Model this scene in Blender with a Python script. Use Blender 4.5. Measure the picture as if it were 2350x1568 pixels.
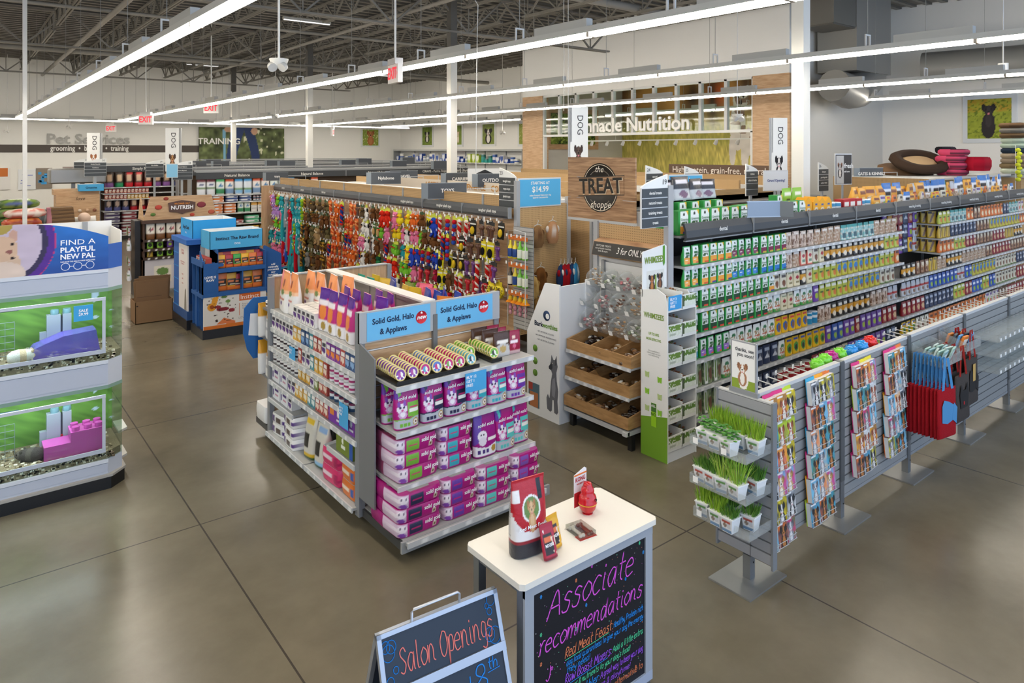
import bpy, math, random
import numpy as np
from mathutils import Vector, Matrix, Euler
for o in list(bpy.data.objects): bpy.data.objects.remove(o)
SC = bpy.context.scene
COL = SC.collection
PI = math.pi
rnd = random.Random(7)
# ------------------------------------------------------------------ camera, world, exposure
EYE, FOC, CX, HY = 2.9, 1600.0, 1175.0, 347.0      # eye height (m), focal length / principal column / horizon row in pixels of the 2350 px frame
TH = math.atan2(1280, 1600)                        # heading: between the +Y aisle and the +X aisle
S_, C_ = math.sin(TH), math.cos(TH)
cam = bpy.data.cameras.new('camera'); cam_o = bpy.data.objects.new('camera', cam); COL.objects.link(cam_o)
cam.sensor_fit = 'HORIZONTAL'; cam.sensor_width = 36; cam.lens = 36 * FOC / 2350
cam.shift_y = (HY - 784) / 2350; cam.clip_end = 200; cam.clip_start = 0.05
cam_o.location = (0, 0, EYE); cam_o.rotation_euler = (PI / 2, 0, -TH)
SC.camera = cam_o
w = bpy.data.worlds.new('daylight'); SC.world = w; w.use_nodes = True
w.node_tree.nodes['Background'].inputs[0].default_value = (0.55, 0.72, 1.0, 1)
w.node_tree.nodes['Background'].inputs[1].default_value = 1.8
SC.view_settings.view_transform = 'Standard'; SC.view_settings.look = 'None'
SC.view_settings.gamma = 1; SC.view_settings.use_curve_mapping = False
SC.view_settings.exposure = 0.33
LAMP = 27.0                                        # strength of the fluorescent tubes
SC.cycles.max_bounces = 6; SC.cycles.diffuse_bounces = 3; SC.cycles.glossy_bounces = 3
SC.cycles.transmission_bounces = 4; SC.cycles.transparent_max_bounces = 24
SC.cycles.sample_clamp_indirect = 4; SC.cycles.use_denoising = True
SC.cycles.caustics_reflective = False; SC.cycles.caustics_refractive = False

def at(px, py, d):                                 # a pixel of the photograph at depth d (metres along the view) -> a point in the store
    r = (px - CX) * d / FOC
    return Vector((d * S_ + r * C_, d * C_ - r * S_, EYE - (py - HY) * d / FOC))
def onX(px, X):
    k = (px - CX) / FOC
    return X * (C_ - k * S_) / (S_ + k * C_)
def onY(px, Y):
    k = (px - CX) / FOC
    return Y * (S_ + k * C_) / (C_ - k * S_)
def zat(X, Y, py): return EYE - (py - HY) * (X * S_ + Y * C_) / FOC

# ------------------------------------------------------------------ colours, noise, painters
def L(c):
    if isinstance(c, str):
        c = c.lstrip('#'); c = tuple(int(c[i:i + 2], 16) / 255 for i in (0, 2, 4))
    return tuple(x / 12.92 if x <= 0.04045 else ((x + 0.055) / 1.055) ** 2.4 for x in c)
_nz = {}
def vnoise(u, v, fu, fv, seed=0):
    key = seed
    if key not in _nz: _nz[key] = np.random.RandomState(seed).rand(64, 64)
    g = _nz[key]; x = u * fu; y = v * fv
    i = np.floor(x).astype(int); j = np.floor(y).astype(int); a = x - i; b = y - j
    a = a * a * (3 - 2 * a); b = b * b * (3 - 2 * b)
    G = lambda p, q: g[p % 64, q % 64]
    return (G(i, j) * (1 - a) + G(i + 1, j) * a) * (1 - b) + (G(i, j + 1) * (1 - a) + G(i + 1, j + 1) * a) * b
def PT(bg, *layers):
    """A print: background colour and layers -> f(u, v) giving linear colours. r rect, e ellipse, n blotches, s stripes, g two-tone cloud, p polygon, d dog portrait"""
    def f(u, v):
        c = np.empty((len(u), 3)); c[:] = L(bg)
        for l in layers:
            k = l[0]
            if k == 'r': m = (u >= l[1]) & (u <= l[2]) & (v >= l[3]) & (v <= l[4]); c[m] = L(l[5])
            elif k == 'e': m = ((u - l[1]) / l[3]) ** 2 + ((v - l[2]) / l[4]) ** 2 <= 1; c[m] = L(l[5])
            elif k == 'n': m = vnoise(u, v, l[1], l[2], l[5]) > l[3]; c[m] = L(l[4])
            elif k == 'nr':
                m = (vnoise(u, v, l[1], l[2], l[5]) > l[3]) & (u >= l[6]) & (u <= l[7]) & (v >= l[8]) & (v <= l[9]); c[m] = L(l[4])
            elif k == 's': m = ((v * l[1]) % 1 > l[2]) & (u >= l[4]) & (u <= l[5]) & (v >= l[6]) & (v <= l[7]); c[m] = L(l[3])
            elif k == 'g':
                t = vnoise(u, v, l[1], l[2], l[4])[:, None]; c = c * (1 - t) + np.array(L(l[3])) * t
            elif k == 'p':
                P = l[1]; ins = np.zeros(len(u), bool); n = len(P)
                for i in range(n):
                    (x1, y1), (x2, y2) = P[i], P[(i + 1) % n]
                    if y1 == y2: continue
                    ins ^= ((v < y1) != (v < y2)) & (u < (x2 - x1) * (v - y1) / (y2 - y1) + x1)
                c[ins] = L(l[2])
            elif k == 'd':
                _, x, y, s, asp, coat, face, dark = l
                E = lambda ex, ey, rx, ry, q: c.__setitem__(((u - x - ex * s) / (rx * s)) ** 2 + ((v - y - ey * s * asp) / (ry * s * asp)) ** 2 <= 1, L(q))
                E(0, -1.5, .75, 1.1, coat); E(0, -1.5, .38, .9, face); E(-.62, .35, .28, .5, dark); E(.62, .35, .28, .5, dark)
                E(0, 0, .62, .66, coat); E(0, .1, .2, .6, face); E(0, -.3, .34, .34, face)
                E(-.27, .12, .09, .09, '#15110e'); E(.27, .12, .09, .09, '#15110e'); E(0, -.2, .15, .11, '#15110e'); E(0, -.52, .12, .12, '#d9818a')
        return c
    return f
def plain(c): return PT(c)

# ------------------------------------------------------------------ mesh builder
class MB:
    def __init__(s): s.v = []; s.f = []; s.c = []; s.sm = []
    def add(s, vs, fs, col, smooth=False):
        b = len(s.v); s.v.extend([tuple(p) for p in vs]); s.f.extend([tuple(i + b for i in f) for f in fs])
        if isinstance(col, str) or (isinstance(col, tuple) and not hasattr(col[0], '__len__')):
            q = L(col) if isinstance(col, str) else col
            s.c.extend([q] * len(fs))
        else: s.c.extend(list(col))
        s.sm.extend([smooth] * len(fs)); return s
    def box(s, x0, x1, y0, y1, z0, z1, col, M=None, front=None):
        vs = [(x, y, z) for z in (z0, z1) for y in (y0, y1) for x in (x0, x1)]
        if M: vs = [M @ Vector(p) for p in vs]
        fs = [(0, 2, 3, 1), (4, 5, 7, 6), (0, 1, 5, 4), (2, 6, 7, 3), (0, 4, 6, 2), (1, 3, 7, 5)]
        q = L(col) if isinstance(col, str) else col
        cs = [q] * 6
        if front: cs[2] = L(front)
        return s.add(vs, fs, cs)
    def cbox(s, c, d, col, M=None):                # chamfered box: centre, size
        x, y, z = d[0] / 2, d[1] / 2, d[2] / 2; b = min(x, y, z) * .18
        sec = [(-x + b, -y), (x - b, -y), (x, -y + b), (x, y - b), (x - b, y), (-x + b, y), (-x, y - b), (-x, -y + b)]
        rows = [(-z, (x - b) / x, (y - b) / y), (-z + b, 1, 1), (z - b, 1, 1), (z, (x - b) / x, (y - b) / y)]
        vs = []; fs = []
        for zz, kx, ky in rows:
            for (a, e) in sec: vs.append(Vector((a * kx, e * ky, zz)) + Vector(c))
        for r in range(3):
            for i in range(8): fs.append((r * 8 + i, r * 8 + (i + 1) % 8, r * 8 + 8 + (i + 1) % 8, r * 8 + 8 + i))
        fs.append(tuple(range(7, -1, -1))); fs.append(tuple(range(24, 32)))
        if M: vs = [M @ p for p in vs]
        return s.add(vs, fs, col)
    def tube(s, pts, r, col, n=6, closed=False, smooth=True):
        pts = [Vector(p) for p in pts]; m = len(pts); vs = []; fs = []
        rr = r if hasattr(r, '__len__') else [r] * m
        for i, p in enumerate(pts):
            t = (pts[(i + 1) % m if closed else min(i + 1, m - 1)] - pts[(i - 1) % m if closed else max(i - 1, 0)])
            t = t.normalized() if t.length > 1e-9 else Vector((0, 0, 1))
            a = t.cross(Vector((0, 0, 1)) if abs(t.z) < .9 else Vector((1, 0, 0))).normalized(); b = t.cross(a)
            for k in range(n):
                an = 2 * PI * k / n; vs.append(p + (a * math.cos(an) + b * math.sin(an)) * rr[i])
        for i in range(m if closed else m - 1):
            j = (i + 1) % m
            for k in range(n): fs.append((i * n + k, i * n + (k + 1) % n, j * n + (k + 1) % n, j * n + k))
        s.add(vs, fs, col, smooth)
        if not closed: s.add(vs[:n], [tuple(range(n))], col); s.add(vs[-n:], [tuple(range(n - 1, -1, -1))], col)
        return s
    def bar(s, p, q, wd, col):                     # square bar
        p, q = Vector(p), Vector(q); t = (q - p).normalized(); a = t.cross(Vector((0, 0, 1)) if abs(t.z) < .95 else Vector((1, 0, 0))).normalized() * wd / 2
        b = t.cross(a).normalized() * wd / 2
        vs = [p + a + b, p - a + b, p - a - b, p + a - b, q + a + b, q - a + b, q - a - b, q + a - b]
        return s.add(vs, [(0, 1, 5, 4), (1, 2, 6, 5), (2, 3, 7, 6), (3, 0, 4, 7), (0, 3, 2, 1), (4, 5, 6, 7)], col)
    def lathe(s, prof, col, n=16, M=None, cols=None, caps=True):   # profile of (r, z); cols one per band
        vs = []; fs = []; cs = []
        for (r, z) in prof:
            for k in range(n): vs.append(Vector((r * math.cos(2 * PI * k / n), r * math.sin(2 * PI * k / n), z)))
        q = L(col) if isinstance(col, str) else col
        for i in range(len(prof) - 1):
            for k in range(n):
                fs.append((i * n + k, i * n + (k + 1) % n, i * n + n + (k + 1) % n, i * n + n + k)); cs.append(L(cols[i]) if cols else q)
        if M: vs = [M @ p for p in vs]
        s.add(vs, fs, cs, True)
        if caps:
            s.add(vs[:n], [tuple(range(n - 1, -1, -1))], cs[0]); s.add(vs[-n:], [tuple(range(n))], cs[-1])
        return s
    def ell(s, c, r, col, n=12, m=8, M=None):
        r = r if hasattr(r, '__len__') else (r, r, r)
        vs = []; fs = []
        for i in range(m + 1):
            a = PI * (i / m - .5)
            for k in range(n):
                b = 2 * PI * k / n; vs.append(Vector((c[0] + r[0] * math.cos(a) * math.cos(b), c[1] + r[1] * math.cos(a) * math.sin(b), c[2] + r[2] * math.sin(a))))
        for i in range(m):
            for k in range(n): fs.append((i * n + k, i * n + (k + 1) % n, i * n + n + (k + 1) % n, i * n + n + k))
        if M: vs = [M @ p for p in vs]
        return s.add(vs, fs, col, True)
    def grid(s, p0, du, dv, nu, nv, paint):        # a printed rectangle
        p0, du, dv = Vector(p0), Vector(du), Vector(dv)
        vs = [p0 + du * (i / nu) + dv * (j / nv) for j in range(nv + 1) for i in range(nu + 1)]
        fs = [(j * (nu + 1) + i, j * (nu + 1) + i + 1, (j + 1) * (nu + 1) + i + 1, (j + 1) * (nu + 1) + i) for j in range(nv) for i in range(nu)]
        U, V = np.meshgrid(np.arange(nu + 1) / nu, np.arange(nv + 1) / nv)
        c = paint(U.ravel() * .998 + .001, V.ravel() * .998 + .001)
        return s.add(vs, fs, c[np.array(fs)])         # one colour per corner, blended across each face
    def prism(s, poly, a, b, col, axis='y'):       # polygon (2D) extruded between a and b along axis
        F = {'y': lambda p, t: (p[0], t, p[1]), 'x': lambda p, t: (t, p[0], p[1]), 'z': lambda p, t: (p[0], p[1], t)}[axis]
        n = len(poly); vs = [F(p, a) for p in poly] + [F(p, b) for p in poly]
        fs = [tuple(range(n)), tuple(range(2 * n - 1, n - 1, -1))] + [(i, i + n, (i + 1) % n + n, (i + 1) % n) for i in range(n)]
        return s.add(vs, fs, col)
    def solid(s, rows, nx, paint, side, p=2.4, M=None, depth_shift=None):
        """Filled packet: rows of (z, half width, half depth[, y shift]); front (-y) printed by paint, the rest in side colour"""
        ring = [(-1 + 2 * i / nx, -1) for i in range(nx + 1)] + [(1 - 2 * i / nx, 1) for i in range(1, nx)]
        n = len(ring); vs = []; fs = []; uv = []
        z0, z1 = rows[0][0], rows[-1][0]
        for r in rows:
            ys = r[3] if len(r) > 3 else 0
            for (x, sg) in ring: vs.append(Vector((x * r[1], ys + sg * r[2] * max(0, 1 - abs(x) ** p) ** (1 / p), r[0])))
        for j in range(len(rows) - 1):
            for k in range(n):
                fs.append((j * n + k, j * n + (k + 1) % n, j * n + n + (k + 1) % n, j * n + n + k))
                uv.append(k if k < nx else -1)
        nr = len(rows); vv = np.array([(r[0] - z0) / (z1 - z0) for r in rows]) * .998 + .001
        U, V = np.meshgrid(np.arange(nx + 1) / nx * .998 + .001, vv); fc = paint(U.ravel(), V.ravel()).reshape(nr, nx + 1, 3)
        sc = (side(np.full(nr, -1.0), vv) if callable(side) else np.tile(np.array(L(side)), (nr, 1)))
        c = np.empty((len(uv), 4, 3))
        for i, k in enumerate(uv):
            j = i // n
            if k >= 0: c[i] = fc[j, k], fc[j, k + 1], fc[j + 1, k + 1], fc[j + 1, k]
            else: c[i] = sc[j], sc[j], sc[j + 1], sc[j + 1]
        if M: vs = [M @ q for q in vs]
        s.add(vs, fs, c, True)
        s.add(vs[:n], [tuple(range(n - 1, -1, -1))], tuple(sc[0])); s.add(vs[-n:], [tuple(range(n))], tuple(sc[-1]))
        return s
    def mesh(s, name, mat):
        me = bpy.data.meshes.new(name); me.from_pydata(s.v, [], s.f)
        c = np.concatenate([np.asarray(q, np.float32).reshape(-1, 3) if np.ndim(q) == 2 else np.tile(np.asarray(q, np.float32), (len(f), 1)) for q, f in zip(s.c, s.f)])
        c = np.concatenate([c, np.ones((len(c), 1), np.float32)], 1)
        at_ = me.color_attributes.new('Col', 'FLOAT_COLOR', 'CORNER'); at_.data.foreach_set('color', c.ravel())
        me.polygons.foreach_set('use_smooth', np.array(s.sm, bool)); me.materials.append(M_[mat] if isinstance(mat, str) else mat)
        me.update(); return me

# ------------------------------------------------------------------ materials (procedural; the print colour of each face rides along as an attribute)
M_ = {}
def mat(name, rough=.5, metal=0, bump=0, bscale=30, spec=.5, var=0, vscale=4, coat=0, alpha=1, trans=0, emit=0, color=None):
    m = bpy.data.materials.new(name); m.use_nodes = True; nt = m.node_tree; b = nt.nodes['Principled BSDF']; N = nt.nodes.new; K = nt.links.new
    if color: src = None; b.inputs['Base Color'].default_value = (*L(color), 1)
    else:
        a = N('ShaderNodeAttribute'); a.attribute_name = 'Col'; src = a.outputs['Color']
        if var:
            tc = N('ShaderNodeTexCoord'); nz = N('ShaderNodeTexNoise'); nz.inputs['Scale'].default_value = vscale; nz.inputs['Detail'].default_value = 5
            K(tc.outputs['Object'], nz.inputs['Vector']); mr = N('ShaderNodeMapRange'); mr.inputs[3].default_value = 1 - var; mr.inputs[4].default_value = 1 + var
            K(nz.outputs['Fac'], mr.inputs[0]); mx = N('ShaderNodeMix'); mx.data_type = 'RGBA'; mx.blend_type = 'MULTIPLY'; mx.inputs[0].default_value = 1
            K(src, mx.inputs[6]); K(mr.outputs[0], mx.inputs[7]); src = mx.outputs[2]
        K(src, b.inputs['Base Color'])
    if bump:
        tc = N('ShaderNodeTexCoord'); nz = N('ShaderNodeTexNoise'); nz.inputs['Scale'].default_value = bscale; nz.inputs['Detail'].default_value = 3
        bp = N('ShaderNodeBump'); bp.inputs['Strength'].default_value = bump; bp.inputs['Distance'].default_value = .01
        K(tc.outputs['Object'], nz.inputs['Vector']); K(nz.outputs['Fac'], bp.inputs['Height']); K(bp.outputs[0], b.inputs['Normal'])
    b.inputs['Roughness'].default_value = rough; b.inputs['Metallic'].default_value = metal; b.inputs['Specular IOR Level'].default_value = spec
    b.inputs['Coat Weight'].default_value = coat; b.inputs['Alpha'].default_value = alpha; b.inputs['Transmission Weight'].default_value = trans
    if emit:
        b.inputs['Emission Strength'].default_value = emit
        if color: b.inputs['Emission Color'].default_value = (*L(color), 1)
        else: K(src, b.inputs['Emission Color'])
    M_[name] = m; return m
mat('film', .32, bump=.25, bscale=35); mat('paper', .6); mat('card', .75, var=.06, vscale=9); mat('paint', .55); mat('wall_paint', .85, var=.012, vscale=.6)
mat('cloth', .95, bump=.5, bscale=120, spec=.2); mat('plush', 1.0, bump=.9, bscale=160, spec=.1); mat('plastic', .3); mat('gloss', .12, coat=.3)
mat('steel', .38, metal=.75); mat('enamel', .42, spec=.5); mat('dark_steel', .6, var=.1, vscale=3); mat('chalk', .9, spec=.1); mat('slate', .35, spec=.35)
mat('grain', .5); mat('print', .6, spec=.3); mat('leaf', .6, spec=.3); mat('gravel', .95, bump=1, bscale=90)
mat('tube', .4, emit=LAMP, color='#fff5e6'); mat('exit_glow', .4, emit=.7); mat('screen', .4)
def woodmat(name, a, b, sc):
    m = bpy.data.materials.new(name); m.use_nodes = True; nt = m.node_tree; N = nt.nodes.new; K = nt.links.new; p = nt.nodes['Principled BSDF']
    tc = N('ShaderNodeTexCoord'); mp = N('ShaderNodeMapping'); mp.inputs['Scale'].default_value = sc; nz = N('ShaderNodeTexNoise')
    nz.inputs['Scale'].default_value = 3; nz.inputs['Detail'].default_value = 6; nz.inputs['Distortion'].default_value = .6
    K(tc.outputs['Object'], mp.inputs[0]); K(mp.outputs[0], nz.inputs['Vector']); cr = N('ShaderNodeValToRGB')
    cr.color_ramp.elements[0].position = .3; cr.color_ramp.elements[1].position = .7
    cr.color_ramp.elements[0].color = (*L(a), 1); cr.color_ramp.elements[1].color = (*L(b), 1)
    K(nz.outputs['Fac'], cr.inputs[0]); K(cr.outputs[0], p.inputs['Base Color']); p.inputs['Roughness'].default_value = .5; M_[name] = m
woodmat('oak', '#b48f68', '#d2b08a', (1, 1, 9)); woodmat('oak_up', '#b08c66', '#cdaa84', (9, 9, 1)); woodmat('plank', '#7d583a', '#c09a74', (1, 1, 12)); woodmat('tray', '#9a7448', '#bd9564', (2, 2, 9))
def pegmat():                                      # pegboard: tan hardboard with a regular grid of dark holes
    m = bpy.data.materials.new('pegboard'); m.use_nodes = True; nt = m.node_tree; N = nt.nodes.new; K = nt.links.new; p = nt.nodes['Principled BSDF']
    tc = N('ShaderNodeTexCoord'); sp = N('ShaderNodeSeparateXYZ'); K(tc.outputs['Object'], sp.inputs[0])
    def sq(o):
        a = N('ShaderNodeMath'); a.operation = 'MULTIPLY'; a.inputs[1].default_value = 1 / .0254; K(o, a.inputs[0])
        b = N('ShaderNodeMath'); b.operation = 'FRACT'; K(a.outputs[0], b.inputs[0]); c = N('ShaderNodeMath'); c.operation = 'SUBTRACT'; c.inputs[1].default_value = .5; K(b.outputs[0], c.inputs[0])
        d = N('ShaderNodeMath'); d.operation = 'POWER'; d.inputs[1].default_value = 2; K(c.outputs[0], d.inputs[0]); return d.outputs[0]
    xy = N('ShaderNodeMath'); K(sp.outputs[0], xy.inputs[0]); K(sp.outputs[1], xy.inputs[1])
    s1 = N('ShaderNodeMath'); K(sq(xy.outputs[0]), s1.inputs[0]); K(sq(sp.outputs[2]), s1.inputs[1])
    lt = N('ShaderNodeMath'); lt.operation = 'LESS_THAN'; lt.inputs[1].default_value = .03; K(s1.outputs[0], lt.inputs[0])
    mx = N('ShaderNodeMix'); mx.data_type = 'RGBA'; mx.inputs[6].default_value = (*L('#c2a071'), 1); mx.inputs[7].default_value = (*L('#6b5436'), 1)
    K(lt.outputs[0], mx.inputs[0]); K(mx.outputs[2], p.inputs['Base Color']); p.inputs['Roughness'].default_value = .7; M_['pegboard'] = m
pegmat()
def clearmat(name, col, gloss=.14):                # clear acrylic / glass: mostly see-through, a little mirror
    m = bpy.data.materials.new(name); m.use_nodes = True; nt = m.node_tree; N = nt.nodes.new; K = nt.links.new; nt.nodes.remove(nt.nodes['Principled BSDF'])
    t = N('ShaderNodeBsdfTransparent'); t.inputs[0].default_value = (*L(col), 1); g = N('ShaderNodeBsdfGlossy'); g.inputs['Roughness'].default_value = .05
    lw = N('ShaderNodeLayerWeight'); lw.inputs[0].default_value = .5; pw = N('ShaderNodeMath'); pw.operation = 'POWER'; pw.inputs[1].default_value = 3; K(lw.outputs['Facing'], pw.inputs[0])
    ma = N('ShaderNodeMath'); ma.operation = 'MULTIPLY_ADD'; ma.inputs[1].default_value = .45; ma.inputs[2].default_value = gloss * .35; ma.use_clamp = True; K(pw.outputs[0], ma.inputs[0]); mx = N('ShaderNodeMixShader'); K(ma.outputs[0], mx.inputs[0]); K(t.outputs[0], mx.inputs[1]); K(g.outputs[0], mx.inputs[2])
    if name == 'acrylic':                          # a little milky, as clear shop fittings are
        df = N('ShaderNodeBsdfDiffuse'); df.inputs[0].default_value = (.9, .92, .92, 1); m2 = N('ShaderNodeMixShader'); m2.inputs[0].default_value = .1; K(mx.outputs[0], m2.inputs[1]); K(df.outputs[0], m2.inputs[2]); mx = m2
    K(mx.outputs[0], nt.nodes['Material Output'].inputs[0]); M_[name] = m
clearmat('acrylic', '#fbfdfd', .2); clearmat('glass', '#f4faf7', .05); mat('blue_acrylic', .1, alpha=.6, coat=.4); mat('pink_acrylic', .1, alpha=.7, coat=.4); clearmat('clear_plastic', '#e2e4e2', .3)

# ------------------------------------------------------------------ objects
def tag(o, label, cat, group=None, kind=None):
    o['label'] = label; o['category'] = cat
    if group: o['group'] = group
    if kind: o['kind'] = kind
    return o
def O(name, mb, m='paint', parent=None, loc=(0, 0, 0), rot=(0, 0, 0), label=None):
    me = mb if isinstance(mb, bpy.types.Mesh) else mb.mesh(name, m)
    o = bpy.data.objects.new(name, me); COL.objects.link(o); o.parent = parent; o.location = loc; o.rotation_euler = rot
    if label: o['label'] = label
    return o
def struct(name, mb, m='wall_paint', parent=None):
    o = O(name, mb, m, parent); o['kind'] = 'structure'; return o
def T(name, label, cat, loc=(0, 0, 0), rz=0, group=None):
    o = bpy.data.objects.new(name, None); COL.objects.link(o); o.location = loc; o.rotation_euler = (0, 0, rz); o.empty_display_size = .05
    return tag(o, label, cat, group)
def dup(root, loc, rz=None, label=None, rot=None, scale=None):
    r = root.copy(); COL.objects.link(r); r.location = (loc[0], loc[1], loc[2] + .0022)
    if rz is not None: r.rotation_euler = (0, 0, rz)
    if rot is not None: r.rotation_euler = rot
    if scale is not None: r.scale = (scale,) * 3 if not hasattr(scale, '__len__') else scale
    if label: r['label'] = label
    for ch in root.children:
        c = ch.copy(); COL.objects.link(c); c.parent = r
        for g in ch.children:
            d = g.copy(); COL.objects.link(d); d.parent = c
    return r
PROTO = []
def proto(o):                                      # a pattern to copy from; taken out of the store at the end
    PROTO.append(o); return o
ORD = 'first second third fourth fifth sixth seventh eighth ninth tenth eleventh twelfth thirteenth fourteenth fifteenth sixteenth seventeenth eighteenth nineteenth'.split()
def nth(i):
    if i < 19: return ORD[i]
    tens = ['twentieth', 'thirtieth', 'fortieth', 'fiftieth', 'sixtieth', 'seventieth', 'eightieth', 'ninetieth']
    t, r = divmod(i + 1, 10); return tens[t - 2] if r == 0 else tens[t - 2].replace('ieth', 'y') + '-' + ORD[r - 1]
_txt = {}
def text_mesh(s, col, bold=False, m='print', align='CENTER', space=1.0, line=.95, shear=0):
    key = (s, col, bold, m, align, space, shear)
    if key not in _txt:
        cu = bpy.data.curves.new('lettering', 'FONT'); cu.body = s; cu.align_x = align; cu.align_y = 'CENTER'; cu.size = 1; cu.resolution_u = 2
        cu.space_character = space; cu.space_line = line; cu.offset = .022 if bold else 0; cu.shear = shear; cu.extrude = .004
        ob = bpy.data.objects.new('lettering', cu); COL.objects.link(ob); dg = bpy.context.evaluated_depsgraph_get()
        me = bpy.data.meshes.new_from_object(ob.evaluated_get(dg)); bpy.data.objects.remove(ob); bpy.data.curves.remove(cu)
        n = len(me.loops); at_ = me.color_attributes.new('Col', 'FLOAT_COLOR', 'CORNER'); at_.data.foreach_set('color', np.tile(np.array((*L(col), 1), np.float32), n))
        me.materials.clear(); me.materials.append(M_[m]); _txt[key] = me
    return _txt[key]
def text(s, size, parent, loc, rot=(PI / 2, 0, 0), col='#ffffff', bold=False, align='CENTER', m='print', name='lettering', wide=1, fit=0, **k):
    me = text_mesh(s, col, bold, m, align, **k)
    if fit: xs = [v.co.x for v in me.vertices]; wide = fit / (max(xs) - min(xs)) / size
    o = O(name, me, parent=parent, loc=loc, rot=rot); o.scale = (size * wide, size, size); return o
FX = (PI / 2, 0, -PI / 2)                          # lettering that faces -X ; the default faces -Y
# ================================================================== the building
def floor_mat():
    m = bpy.data.materials.new('polished_concrete'); m.use_nodes = True; nt = m.node_tree; N = nt.nodes.new; K = nt.links.new; p = nt.nodes['Principled BSDF']
    tc = N('ShaderNodeTexCoord'); n1 = N('ShaderNodeTexNoise'); n1.inputs['Scale'].default_value = .9; n1.inputs['Detail'].default_value = 7; n1.inputs['Roughness'].default_value = .62
    K(tc.outputs['Object'], n1.inputs['Vector']); cr = N('ShaderNodeValToRGB'); e = cr.color_ramp.elements
    e[0].position = .28; e[0].color = (*L('#5d5646'), 1); e[1].position = .75; e[1].color = (*L('#7c7360'), 1); K(n1.outputs['Fac'], cr.inputs[0])
    sp = N('ShaderNodeSeparateXYZ'); K(tc.outputs['Object'], sp.inputs[0])
    def joint(o, off, pitch):
        a = N('ShaderNodeMath'); a.operation = 'SUBTRACT'; a.inputs[1].default_value = off; K(o, a.inputs[0])
        b = N('ShaderNodeMath'); b.operation = 'PINGPONG'; b.inputs[1].default_value = pitch / 2; K(a.outputs[0], b.inputs[0])
        c = N('ShaderNodeMath'); c.operation = 'LESS_THAN'; c.inputs[1].default_value = .006; K(b.outputs[0], c.inputs[0]); return c.outputs[0]
    j = N('ShaderNodeMath'); j.operation = 'MAXIMUM'; K(joint(sp.outputs[0], JX, JPX), j.inputs[0]); K(joint(sp.outputs[1], JY, JPY), j.inputs[1])
    mx = N('ShaderNodeMix'); mx.data_type = 'RGBA'; mx.inputs[7].default_value = (*L('#3f3a32'), 1); K(j.outputs[0], mx.inputs[0]); K(cr.outputs[0], mx.inputs[6]); K(mx.outputs[2], p.inputs['Base Color'])
    n2 = N('ShaderNodeTexNoise'); n2.inputs['Scale'].default_value = 3; n2.inputs['Detail'].default_value = 6; K(tc.outputs['Object'], n2.inputs['Vector'])
    p.inputs['Roughness'].default_value = .24
    p.inputs['Specular IOR Level'].default_value = .45; return m
JX, JPX, JY, JPY = 1.49, 2.87, 3.32, 2.42
struct('floor', MB().box(-14, 24, -6, 41, -.2, 0, '#857f6c'), floor_mat())
WX, WY, RX, RY0, RY1 = 22.4, 39.5, 17.0, 9.67, 20.6   # right wall, back wall, nutrition room front and its two ends
struct('wall_back', MB().box(-14, 24, WY, WY + .3, 0, 7.6, '#efeee8'))
struct('wall_right', MB().box(WX, WX + .3, -6, WY, 0, 7.6, '#eeede8'))
struct('wall_left', MB().box(-14.3, -14, -6, WY, 0, 7.6, '#eeede8'))
# roof deck: corrugated sheet with ribs along X
mb = MB(); y = -6.0
while y < WY:
    mb.box(-14, 24, y, y + .14, 7.2, 7.24, '#8d8a82').box(-14, 24, y + .14, y + .42, 7.26, 7.3, '#7d7a73').box(-14, 24, y + .13, y + .15, 7.2, 7.3, '#6a6862').box(-14, 24, y + .41, y + .43, 7.2, 7.3, '#6a6862'); y += .42
struct('ceiling', mb, 'dark_steel')
DK = '#85827a'
def joist_mb(Ln, top, bot, pitch, wch):            # open-web joist along local x
    b = MB(); b.box(0, Ln, -wch, -wch * .25, top - .05, top, DK).box(0, Ln, wch * .25, wch, top - .05, top, DK)
    b.box(.4, Ln - .4, -wch, -wch * .25, bot, bot + .05, DK).box(.4, Ln - .4, wch * .25, wch, bot, bot + .05, DK)
    n = max(2, round(Ln / pitch)); q = Ln / n
    for i in range(n):
        a, m_, e = i * q, (i + .5) * q, (i + 1) * q
        b.bar((a, 0, top - .03), (m_, 0, bot + .03), .045, DK).bar((m_, 0, bot + .03), (e, 0, top - .03), .045, DK)
        b.bar((m_, 0, bot + .03), (m_, 0, top - .03), .03, DK)
    return b
GY = [5.7, 15.5, 25.05, 34.1]
gm = joist_mb(30.2, 7.15, 6.05, 2.4, .11).mesh('roof_girder', 'dark_steel')
for i, gy in enumerate(GY):
    if i == 0:
        o = O('roof_girder', joist_mb(24, 7.15, 6.05, 2.4, .11), 'dark_steel', loc=(-13.5, gy, 0))
    else: o = O('roof_girder', gm, loc=(-13.5, gy, 0))
    tag(o, ['deep grey roof girder crossing above the tall white column beside the dental aisle', 'deep grey roof girder on the column behind the toy aisle', 'deep grey roof girder on the slim column among the food aisles', 'deep grey roof girder closest to the services wall'][i], 'roof girder', 'roof girders')
spans = [(-6, 5.6, 'over the front aisle'), (5.8, 15.4, 'between the first and second girder'), (15.6, 24.95, 'between the second and third girder'), (25.15, 34, 'between the third and fourth girder'), (34.2, 39.4, 'next to the services wall')]
for si, (a, b_, ph) in enumerate(spans):
    jm = joist_mb(b_ - a, 7.18, 6.62, 1.2, .06).mesh('roof_joist', 'dark_steel'); k = 0
    for i in range(15):
        x = -9.6 + i * 2.0
        if x > 16.6 and a < 20: continue
        o = O('roof_joist', jm, loc=(x, a, 0), rot=(0, 0, PI / 2))
        tag(o, f'thin grey roof joist {ph}, {nth(k)} counted towards the nutrition room', 'roof joist', 'roof joists'); k += 1
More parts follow.
